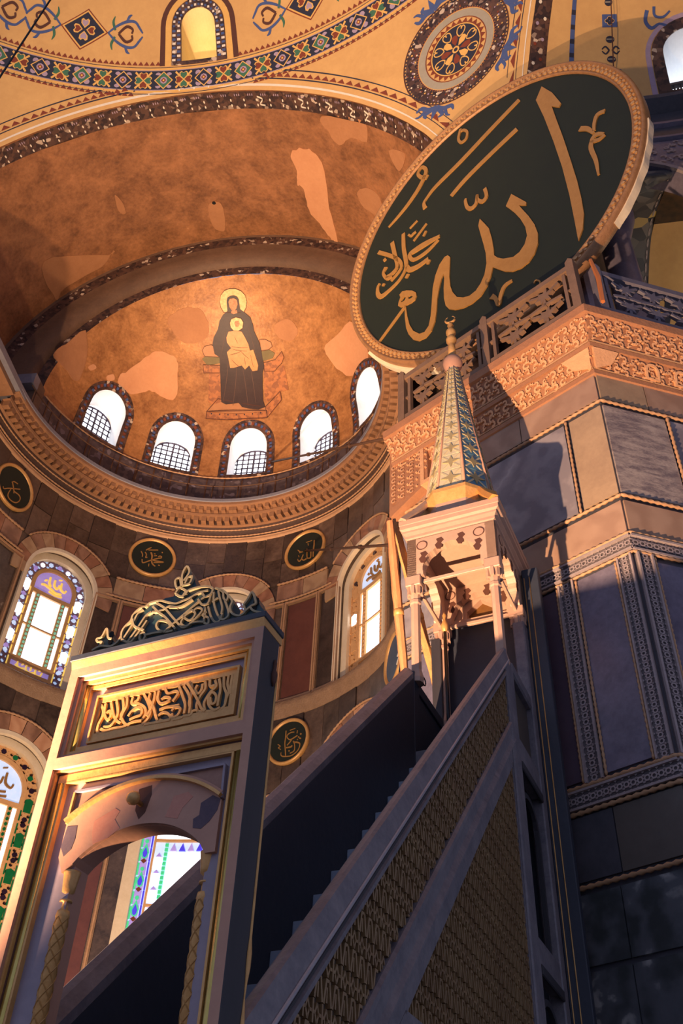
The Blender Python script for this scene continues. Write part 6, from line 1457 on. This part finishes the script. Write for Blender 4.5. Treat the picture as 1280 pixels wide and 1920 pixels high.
# crest board on top with raised script
box('cornice_slab', UL-.015, .012, -.02, .205, 4.637, 4.676, M_navy, bw=.004)
v = []
pr = [(0, 4.59), (-.016, 4.632), (-.016, 4.64), (.2, 4.64), (.2, 4.59)]
for u in (UL, .004): v += [M3(u, a, b) for a, b in pr]
n = len(pr)
mesh('cornice_bevel', v, [(i, (i+1) % n, (i+1) % n+n, i+n) for i in range(n)]+[tuple(range(n))[::-1], tuple(range(n, 2*n))], M_gold, mb)
cb = slab('crest_board', [tuple(p) for p in DATA['crest_sil']], FR, -.02, .06, M_teal, mb)
J = Joined()
for i, r in enumerate(DATA['crest']): J.strip([(a, b, c*.85) for a, b, c in r], FR, .06, .075+.0005*(i % 9), mat('crest_gilt', S(160, 146, 112), S(132, 116, 88), scale=9, rough=.55))
J.build('crest_script', cb)
J = Joined()
for (u, z, r) in ((-1.005, 4.78, .03), (-1.0, 4.74, .025), (-.07, 4.77, .03), (-.08, 4.73, .025), (-.6, 5.07, .022), (-.575, 5.1, .02), (-.61, 5.04, .018)):
    J.slab([(u+r*.6*math.cos(t), z+r*math.sin(t)) for t in np.arange(8)*math.pi/4], FR, .06, .066, M_black)
J.each('crest_piercing', cb)
# right end of the gate: plain dark side, carved batten at its back edge
slab('gate_side', rect(.0, .17, 0, 4.585), SRt(0.0), 0, .004, M_navy2, mb)
tube('carved_batten', [M3(.004, .178, z) for z in np.arange(0, 4.4, .06)], [.010+.006*math.sin(i*1.3) if i < 52 else .008 for i in range(len(np.arange(0, 4.4, .06)))], M_gold, mb, 6)
lathe('pendant_bracket', [(.004, 0), (.016, .03), (.02, .07), (.01, .1), (.012, .14), (.004, .16)], lambda x, y, h: M3(.01+x, .14+y, 4.3+h), M_brownp, mb, 8)
# colonnettes in the jambs
def colonnette(u, v):
    q = lambda x, y, h: M3(u+x, v+y, h)
    c = lathe('colonnette', [(.031, 0), (.031, 3.215), (.034, 3.22), (.03, 3.245), (.018, 3.25), (.016, 3.285), (.03, 3.287), (.03, 3.295), (.012, 3.3), (.012, 3.32), (.03, 3.335), (.033, 3.36), (.04, 3.42), (.042, 3.43), (.02, 3.432)], q, M_gold, mb, 14)
    J = Joined()
    for s in (1, -1):
        for k_ in range(4):
            pth = [(u+.031*math.cos(s*h*22+k_*math.pi/2), v+.031*math.sin(s*h*22+k_*math.pi/2), h) for h in np.arange(2.3, 3.21, .01)]
            vv, ff = tube_data([M3(*p) for p in pth], .0035, 4); J.add(vv, ff, M_goldleaf)
    o = J.build('carved_spiral', c); o['kind'] = 'stuff'
colonnette(-.953, .085); colonnette(-.205, .095)

# --- stair: flanks, rails, lattice, steps
def lz(v, d=0.0): return 2.81+1.015*(v-.396)+d
V0, V1 = .18, 5.3
def sweep(name, prof, u_sign, u_base, v0, v1, m, parent=mb):
    """profile (offset outwards, height above rail line) swept along the slope"""
    v = []; k = len(prof)
    for vv in (v0, v1): v += [M3(u_base+u_sign*a, vv, lz(vv, d)) for a, d in prof]
    f = [(i, (i+1) % k, (i+1) % k+k, i+k) for i in range(k)]+[tuple(range(k))[::-1], tuple(range(k, 2*k))]
    return mesh(name, v, f, m, parent)
M_ridge = mat('rail_ridge_highlight', S(176, 168, 172), S(146, 138, 144), scale=4, rough=.3)  # lighter tone paints the highlight along the ridge
capP = [(0, -.2), (.018, -.185), (.018, -.15), (.0, -.135), (.0, -.115), (.028, -.06), (.03, -.045), (.022, -.03), (.0, .12), (-.02, .135), (-.07, .115), (-.13, .05), (-.13, -.2)]
for s, ub, nm_ in ((1, 0.0, 'r'), (-1, UL, 'l')):
    sweep('stair_rail', capP, s, ub, V0, V1, M_rail)
    sweep('rail_ridge', [(.024, -.066), (.034, -.06), (.034, -.04), (.026, -.034)], s, ub, V0, V1, M_ridge)
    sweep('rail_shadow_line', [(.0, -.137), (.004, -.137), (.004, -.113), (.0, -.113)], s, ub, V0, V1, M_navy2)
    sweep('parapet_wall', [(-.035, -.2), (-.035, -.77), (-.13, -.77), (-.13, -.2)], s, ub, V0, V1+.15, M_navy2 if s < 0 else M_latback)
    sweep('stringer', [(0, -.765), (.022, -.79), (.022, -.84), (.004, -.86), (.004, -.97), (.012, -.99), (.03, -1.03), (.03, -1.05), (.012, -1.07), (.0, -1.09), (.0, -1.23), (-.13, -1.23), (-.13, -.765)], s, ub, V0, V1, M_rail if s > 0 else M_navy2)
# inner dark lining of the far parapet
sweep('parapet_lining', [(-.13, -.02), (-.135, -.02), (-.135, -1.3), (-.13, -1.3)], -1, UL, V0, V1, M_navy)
box('corner_post', UL, UL+.14, 5.28, 5.45, 6.4, 7.85, M_navy)
# flank wall under the stringer, left side plain
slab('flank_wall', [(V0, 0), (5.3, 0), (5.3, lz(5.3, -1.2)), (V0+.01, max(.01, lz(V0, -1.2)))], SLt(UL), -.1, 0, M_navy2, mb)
# right side triangle with frame
tri = [(2.08, 3.27), (5.2, 3.27), (5.2, lz(5.2, -1.25))]
tri[0] = (3.27-1.015*0, 3.27)
vtri = .396+(3.27+1.235-2.81)/1.015
tri = [(vtri, 3.27), (5.2, 3.27), (5.2, lz(5.2, -1.235))]
slab('flank_base', [(V0, 0), (5.3, 0), (5.3, 3.27), (vtri, 3.27), (V0, lz(V0, -1.2))], SRt(-.1), 0, .1, M_rail, mb)
slab('triangle_back', tri, SRt(-.1), 0, .065, M_latback, mb)
def lattice(region, name, pv, pz):
    q = np.array(region); lo, hi = q.min(0), q.max(0); J = Joined(); f = SRt(-.035)
    ny = int((hi[1]-lo[1])/pz)+2; nx = int((hi[0]-lo[0])/pv)+2
    def seg_(a, b, w, d):
        m_ = np.array([[(a[0]+b[0])/2, (a[1]+b[1])/2]])
        if not inpoly(m_, region)[0]: return
        dx, dy = b[0]-a[0], b[1]-a[1]; l = math.hypot(dx, dy); nx_, ny_ = -dy/l*w/2, dx/l*w/2
        P = [(a[0]+nx_, a[1]+ny_), (b[0]+nx_, b[1]+ny_), (b[0]-nx_, b[1]-ny_), (a[0]-nx_, a[1]-ny_)]
        v = [f(x, y, d) for x, y in P]+[f(x, y, 0) for x, y in P]
        J.add(v, [(0, 1, 2, 3), (0, 4, 5, 1), (1, 5, 6, 2), (2, 6, 7, 3), (3, 7, 4, 0)], M_lattice)
    for j in range(ny):
        z = lo[1]+j*pz
        for i in range(nx):
            v = lo[0]+(i+.5*(j % 2))*pv
            if j % 2 == 0:      # tall splayed slots
                seg_((v-pv*.42, z), (v-pv*.18, z+pz*.95), .018, .028); seg_((v+pv*.42, z), (v+pv*.18, z+pz*.95), .018, .028)
                seg_((v, z+pz*.1), (v, z+pz*.7), .014, .024); seg_((v-pv*.2, z+pz*.95), (v+pv*.2, z+pz*.95), .016, .026)
            else:               # small crosses between the slots
                seg_((v-pv*.3, z+pz*.48), (v+pv*.3, z+pz*.48), .016, .026); seg_((v, z+pz*.05), (v, z+pz*.95), .016, .028)
                seg_((v-pv*.5, z+pz*.1), (v-pv*.3, z+pz*.48), .014, .024); seg_((v+pv*.5, z+pz*.1), (v+pv*.3, z+pz*.48), .014, .024)
                seg_((v-pv*.5, z+pz*.86), (v-pv*.3, z+pz*.48), .014, .024); seg_((v+pv*.5, z+pz*.86), (v+pv*.3, z+pz*.48), .014, .024)
    o = J.build(name, mb); o['kind'] = 'stuff'
lattice(tri, 'lattice_panel', .115, .13)
par = [(V0, lz(V0, -.2)), (V0, lz(V0, -.77)), (5.2, lz(5.2, -.77)), (5.2, lz(5.2, -.2))]
lattice(par, 'lattice_panel', .105, .12)
J = Joined()
for a, b in ((tri[0], tri[1]), (tri[1], tri[2]), (tri[2], tri[0])):
    v, f = ribbon([(a[0], a[1], .05), (b[0], b[1], .05)], SRt(-.04), 0, .035); J.add(v, f, M_rail)
J.build('triangle_frame', mb)
# steps
for k_ in range(20):
    z = 6.82-.3*k_; v = 5.39-.3*k_
    if v < .2: break
    box('step', UL+.13, -.13, v, v+.6, z-.32, z, M_step, bw=.01)
# --- landing and open base of the canopy on the right
box('landing', UL+.02, -.02, 5.3, 6.6, 6.62, 6.82, M_rail)
box('post', -.13, .02, 5.2, 5.5, 0, 7.72, M_rail, bw=.015)
box('post', -.13, .02, 6.32, 6.6, 0, 9.0, M_rail, bw=.015)
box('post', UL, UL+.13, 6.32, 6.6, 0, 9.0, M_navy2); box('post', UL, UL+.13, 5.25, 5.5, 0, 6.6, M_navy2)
for z0, z1 in ((6.57, 6.91), (4.55, 4.86), (2.4, 2.7)):
    box('cross_beam', -.12, .012, 5.5, 6.32, z0, z1, M_rail, bw=.02)
    box('beam_moulding', .0, .03, 5.5, 6.32, z0-.05, z0+.05, M_navy2, bw=.01)
box('cross_beam', -.12, .012, 5.5, 6.32, 7.7, 7.86, M_rail, bw=.02)
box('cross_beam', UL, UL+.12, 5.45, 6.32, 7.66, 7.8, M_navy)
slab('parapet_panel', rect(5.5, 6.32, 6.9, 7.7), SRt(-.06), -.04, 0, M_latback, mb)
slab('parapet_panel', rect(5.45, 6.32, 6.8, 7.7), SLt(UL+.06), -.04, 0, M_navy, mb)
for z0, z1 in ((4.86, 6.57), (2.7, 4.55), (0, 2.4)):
    slab('recess_shade_sheet', rect(5.5, 6.32, z0, z1), SRt(-.55), -.05, 0, M_black, mb)  # black sheet painted in place of the shade inside the openings
    for z in (z1-.1,):
        J = Joined(); J.slab(arch(5.91, z0+.02, z1-.5, .36, n=10), SRt(-.06), -.02, .02, M_navy2, holes=[arch(5.91, z0+.0, z1-.5, .3, n=10)])
        J.build('recess_arch', mb)
# --- canopy columns
M_col = mat('canopy_column_marble', S(184, 148, 128), S(162, 126, 108), scale=3, rough=.45, stretch=(1, 1, .5))
M_can = mat('canopy_stone', S(186, 152, 130), S(168, 134, 114), scale=3, rough=.5, bump=.1)
CUu, CVv = (-1.085, -.07), (5.38, 6.42)
for u in CUu:
    for v in CVv:
        q = lambda x, y, h: M3(u+x, v+y, h)
        lathe('column', [(.085, 7.72), (.09, 7.78), (.07, 7.86), (.063, 7.9), (.06, 8.84), (.075, 8.86), (.075, 8.9), (.062, 8.92), (.07, 8.97), (.095, 9.1)], q, M_col, mb, 8, False)
        box('capital', u-.1, u+.1, v-.1, v+.1, 9.1, 9.25, M_col)
        J = Joined()
        for k_ in range(8):
            g = k_*math.pi/4
            J.box(lambda x, y, z: q(x*math.cos(g)-y*math.sin(g), x*math.sin(g)+y*math.cos(g), z), (.07, -.02, 8.98), (.1, .02, 9.12), M_col)
        J.build('capital_leaf', mb)
# entablature faces with cusped arches and joggled dark voussoirs
def cusped(c, half, zs, za, n=7):
    p = []
    for i in range(n*5+1):
        t = math.pi*i/(n*5)
        r = 1+.035*abs(math.sin(n*t))
        x = half*math.cos(t)*r; y = (za-zs)*(math.sin(t)**.8)*r
        p.append((c+x, zs+y))
    return p
def ent(F, a, b, half, name, d0=-.12):
    c = (a+b)/2
    hole = [(c+half, 9.2)]+cusped(c, half, 9.26, 9.68)+[(c-half, 9.2)]
    o = slab(name, [(a, 9.24), (c-half*1.06, 9.24)]+cusped(c, half, 9.26, 9.68)[::-1]+[(c+half*1.06, 9.24), (b, 9.24), (b, 9.86), (a, 9.86)], F, d0, 0, M_can, mb)
    J = Joined()
    for i in range(9):
        t = math.pi*(i+.5)/9
        if i % 2 == 0: continue
        x, y = c+half*1.12*math.cos(t), 9.27+.45*math.sin(t)**.8
        q = [(x+1.3*a, y-.02+1.35*b) for a, b in ((-.03, -.05), (.005, -.06), (.03, -.02), (.015, .01), (.045, .04), (.02, .08), (-.035, .07), (-.02, .03), (-.05, 0))]
        J.slab(q, F, -.005, .004, M_brownp)
    J.each('joggled_voussoir', mb)
    J = Joined()
    for s in (-1, 1):
        J.ring(F, c+s*half*1.02, 9.72, .062, .075, .008, M_brownp, 20); J.ring(F, c+s*half*1.02, 9.72, 0, .062, .004, M_col, 20)
    J.each('round_inlay', mb)
ent(FV(5.3), -1.16, .0, .37, 'front_arch')
ent(FV(6.42), -1.16, .0, .37, 'back_arch')
ent(SRt(0.0), 5.3, 6.55, .36, 'side_arch')
ent(SLt(-1.16), 5.3, 6.55, .36, 'side_arch')
for v in CVv:
    box('tie_beam', -1.0, -.16, v-.02, v+.02, 9.17, 9.22, M_can, bw=.004)
for u in CUu:
    box('tie_beam', u-.02, u+.02, 5.45, 6.35, 9.17, 9.22, M_can, bw=.004)
box('ceiling_board', -1.16, 0, 5.3, 6.6, 9.84, 9.88, M_can)
# eaves
def prism4(name, rings, m):
    v = []; f = []
    for (u0, u1, v0, v1, z) in rings: v += [M3(u0, v0, z), M3(u1, v0, z), M3(u1, v1, z), M3(u0, v1, z)]
    n = len(rings)
    for i in range(n-1):
        for j in range(4): f.append((4*i+j, 4*i+(j+1) % 4, 4*i+4+(j+1) % 4, 4*i+4+j))
    f.append((3, 2, 1, 0)); f.append(tuple(4*n-4+j for j in range(4)))
    return mesh(name, v, f, m, mb)
def er(e, z): return (-1.16-e, 0.0+e, 5.3-e*.6, 6.72+e, z)
prism4('eaves', [er(0, 9.86), er(.02, 9.88), er(.02, 9.92), er(.05, 9.97), er(.05, 10.0), er(.085, 10.03), er(.085, 10.09), er(.095, 10.1), er(.095, 10.18)], M_can)
# back wall of the canopy
slab('back_wall', rect(-1.2, .02, 0, 9.3), FV(6.56), -.1, 0, M_navy, mb)
slab('back_frieze', [(-1.2, 9.3), (-.78, 9.3), (-.78, 9.5), (-.58, 9.66), (-.37, 9.5), (-.37, 9.3), (.02, 9.3), (.02, 9.86), (-1.2, 9.86)], FV(6.56), -.1, 0, M_can, mb)
slab('niche_back', rect(-.8, -.35, 9.28, 9.7), FV(6.66), -.03, 0, mat('gilt_niche', S(120, 80, 34), S(90, 56, 24), scale=4, rough=.5), mb)
box('ledge', -1.15, -.0, 6.5, 6.56, 9.28, 9.35, M_can)
# dark tall board with gilt lines behind the canopy
bb = box('back_board', .02, .24, 6.5, 6.64, 0, 9.95, M_navy, bw=.01)
for u in (.05, .12): tube('gilt_line', [M3(u, 6.497, 0), M3(u, 6.497, 9.8)], .007, M_gold, mb, 6)
# lamp rod standing inside
tube('lamp_rod', [M3(-.985, 6.2, 6.82), M3(-.985, 6.2, 9.0)], .022, M_blackiron, mb, 8)
lathe('lamp_finial', [(.02, 8.98), (.045, 9.03), (.05, 9.08), (.03, 9.14), (.015, 9.18), (.028, 9.24), (.004, 9.3)], lambda x, y, h: M3(-.985+x, 6.2+y, h), M_gold, mb, 10)
rv = [M3(-1.08, 5.62+.05*math.cos(t), 7.9+.05*math.sin(t)) for t in np.linspace(0, 2*math.pi, 20)]
tube('iron_ring', rv, .008, M_blackiron, mb, 6)

# --- spire: drum, octagonal pyramid with stars, ball and finial
UC, VC = -.585, 5.93
def octa(name, rings, m, smooth=False, rot=math.pi/8):
    v = []; f = []
    for a, z in rings:
        R = a/math.cos(math.pi/8)
        for k_ in range(8):
            t = rot+k_*math.pi/4
            v.append(M3(UC+R*math.cos(t), VC+R*math.sin(t), z))
    n = len(rings)
    for i in range(n-1):
        for j in range(8): f.append((8*i+j, 8*i+(j+1) % 8, 8*i+8+(j+1) % 8, 8*i+8+j))
    f.append(tuple(range(8))[::-1]); f.append(tuple(8*n-8+j for j in range(8)))
    return mesh(name, v, f, m, mb, smooth)
octa('spire_drum', [(.5, 10.16), (.5, 10.5)], M_can)
octa('drum_cornice', [(.5, 10.5), (.56, 10.66), (.56, 10.72), (.47, 10.74)], M_gold)
ZA, ZB_ = 10.74, 13.82; AA, AB = .47, .085
octa('spire_core', [(AA, ZA), (AB, ZB_)], M_spire)
slope = (AA-AB)/(ZB_-ZA)
nrm_z = slope/math.hypot(1, slope); nrm_h = 1/math.hypot(1, slope)
def face_map(k_):
    t = k_*math.pi/4
    e1 = MU*(-math.sin(t))+MV*math.cos(t); o = MU*math.cos(t)+MV*math.sin(t)
    n = o*nrm_h+np.array([0, 0, nrm_z])
    return lambda x, h, d: M3(UC, VC, 0)+o*(AA-slope*(h-ZA))+e1*x+np.array([0, 0, h])+n*d
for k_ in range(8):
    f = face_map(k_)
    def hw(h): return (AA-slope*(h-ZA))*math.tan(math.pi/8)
    # panel ground on the shaded faces is blue to paint in their shade, thin pale ribs at the arrises
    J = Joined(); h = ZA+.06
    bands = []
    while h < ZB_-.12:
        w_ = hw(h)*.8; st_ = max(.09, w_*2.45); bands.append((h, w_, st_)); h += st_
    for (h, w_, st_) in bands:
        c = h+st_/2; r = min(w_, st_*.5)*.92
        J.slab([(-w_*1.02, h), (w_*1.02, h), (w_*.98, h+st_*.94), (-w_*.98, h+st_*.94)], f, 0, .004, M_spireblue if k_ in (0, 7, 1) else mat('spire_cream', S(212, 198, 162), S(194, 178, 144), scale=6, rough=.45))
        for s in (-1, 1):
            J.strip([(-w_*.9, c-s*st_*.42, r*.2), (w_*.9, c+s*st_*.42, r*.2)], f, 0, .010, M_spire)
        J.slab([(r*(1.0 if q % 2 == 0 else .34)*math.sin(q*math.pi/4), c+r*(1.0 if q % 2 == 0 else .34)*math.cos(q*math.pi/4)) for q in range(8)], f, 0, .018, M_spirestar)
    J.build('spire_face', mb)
    t = k_*math.pi/4+math.pi/8; R0_, R1_ = AA/math.cos(math.pi/8), AB/math.cos(math.pi/8)
    tube('spire_rib', [M3(UC+R0_*math.cos(t), VC+R0_*math.sin(t), ZA), M3(UC+R1_*math.cos(t), VC+R1_*math.sin(t), ZB_)], [.02, .008], M_pink, mb, 5)
    # blue ornament at the foot of the drum
    o = MU*math.cos(k_*math.pi/4)+MV*math.sin(k_*math.pi/4); e1 = MU*(-math.sin(k_*math.pi/4))+MV*math.cos(k_*math.pi/4)
    f2 = planemap(M3(UC, VC, 0)+o*.5, e1, (0, 0, 1), o)
    J = Joined()
    for i in range(6): 
        x = -.18+i*.072; J.flat([(x-.036, 10.2), (x+.036, 10.2), (x, 10.27)], f2, .004, M_spireblue)
    J.build('drum_ornament', mb)
# corner struts from the drum to the eaves corners
for su, sv in ((-1, -1), (1, -1), (-1, 1), (1, 1)):
    a = M3(UC+su*.36, VC+sv*.36, 10.72); b = M3(UC+su*.62, VC+sv*.66, 10.17)
    v, f = tube_data([a, (a+b)/2+np.array([0, 0, -.03]), b], [.05, .07, .075], 6)
    mesh('corner_strut', v, f, M_can if su < 0 else M_wood, mb)
qs = lambda x, y, h: M3(UC+x, VC+y, h)
lathe('spire_ball', [(.05, 13.78), (.11, 13.83), (.15, 13.92), (.16, 13.98), (.14, 14.06), (.09, 14.12), (.06, 14.15)], qs, M_pink, mb, 18)
fin = lathe('finial', [(.062, 14.14), (.06, 14.42), (.048, 14.46), (.05, 14.5), (.085, 14.56), (.088, 14.62), (.05, 14.68), (.05, 14.71), (.08, 14.77), (.082, 14.83), (.045, 14.9), (.035, 14.94), (.055, 14.99), (.035, 15.04), (.02, 15.08)], qs, M_gold, mb, 16)
cr = []
for t in np.linspace(-.35*math.pi, 1.35*math.pi, 22)[::-1]:
    cr.append(M3(UC+.085*math.cos(math.pi/2+(t-math.pi/2)), VC, 15.17-.085*math.sin(t-0)))
tube('crescent', cr, [max(.006, .024*math.sin(math.pi*i/21)) for i in range(22)], M_gold, fin, 8)

# ------------------------------------------------------------------ two leaning banner poles beside the canopy
def banner(a, b, w, label, m):
    R0 = root('banner_pole', tuple(b), label, 'banner pole', None)
    a = np.array(a); b = np.array(b); d = (b-a)/np.linalg.norm(b-a)
    tube('pole', [a-d*.05, b], .022, M_redwood, R0, 8)
    s = np.linspace(0, 1, 16); pth = [a+(b-a)*t*.98 for t in s]
    v, f = tube_data(pth, [w*(.55+.45*math.sin(math.pi*(.15+.8*t)))*(1+.06*math.sin(t*37)) for t in s], 8)
    mesh('furled_cloth', v, f, m, R0)
    tube('cord', [a+(b-a)*.5-d*.04, a+(b-a)*.5+d*.04], w*1.12, M_gold, R0, 10)
    return R0
M_ban = mat('ochre_banner_cloth', S(214, 158, 98), S(176, 112, 64), scale=2.2, rough=.7, stretch=(7, 7, .7))
M_ban2 = mat('orange_banner_cloth', S(206, 144, 96), S(172, 104, 66), scale=2.2, rough=.7, stretch=(7, 7, .7))
banner(M3(-1.4, 5.3, 10.28), M3(-1.42, 6.0, 7.75), .062, 'furled orange banner leaning against the canopy, nearer the apse window', M_ban2)
banner(M3(-1.4, 5.48, 10.42), M3(-1.36, 7.15, 8.4), .066, 'furled ochre banner leaning behind the left canopy column', M_ban)
# hanging wire at the upper left
w_ = tube('hanging_wire', [(2.5, -13.0, 36.95), (2.5, -13.0, 24), (2.5, -13.0, 10.0)], .012, M_blackiron, None, 5)
tag(w_, 'thin dark hanging wire at the upper left corner', 'wire')
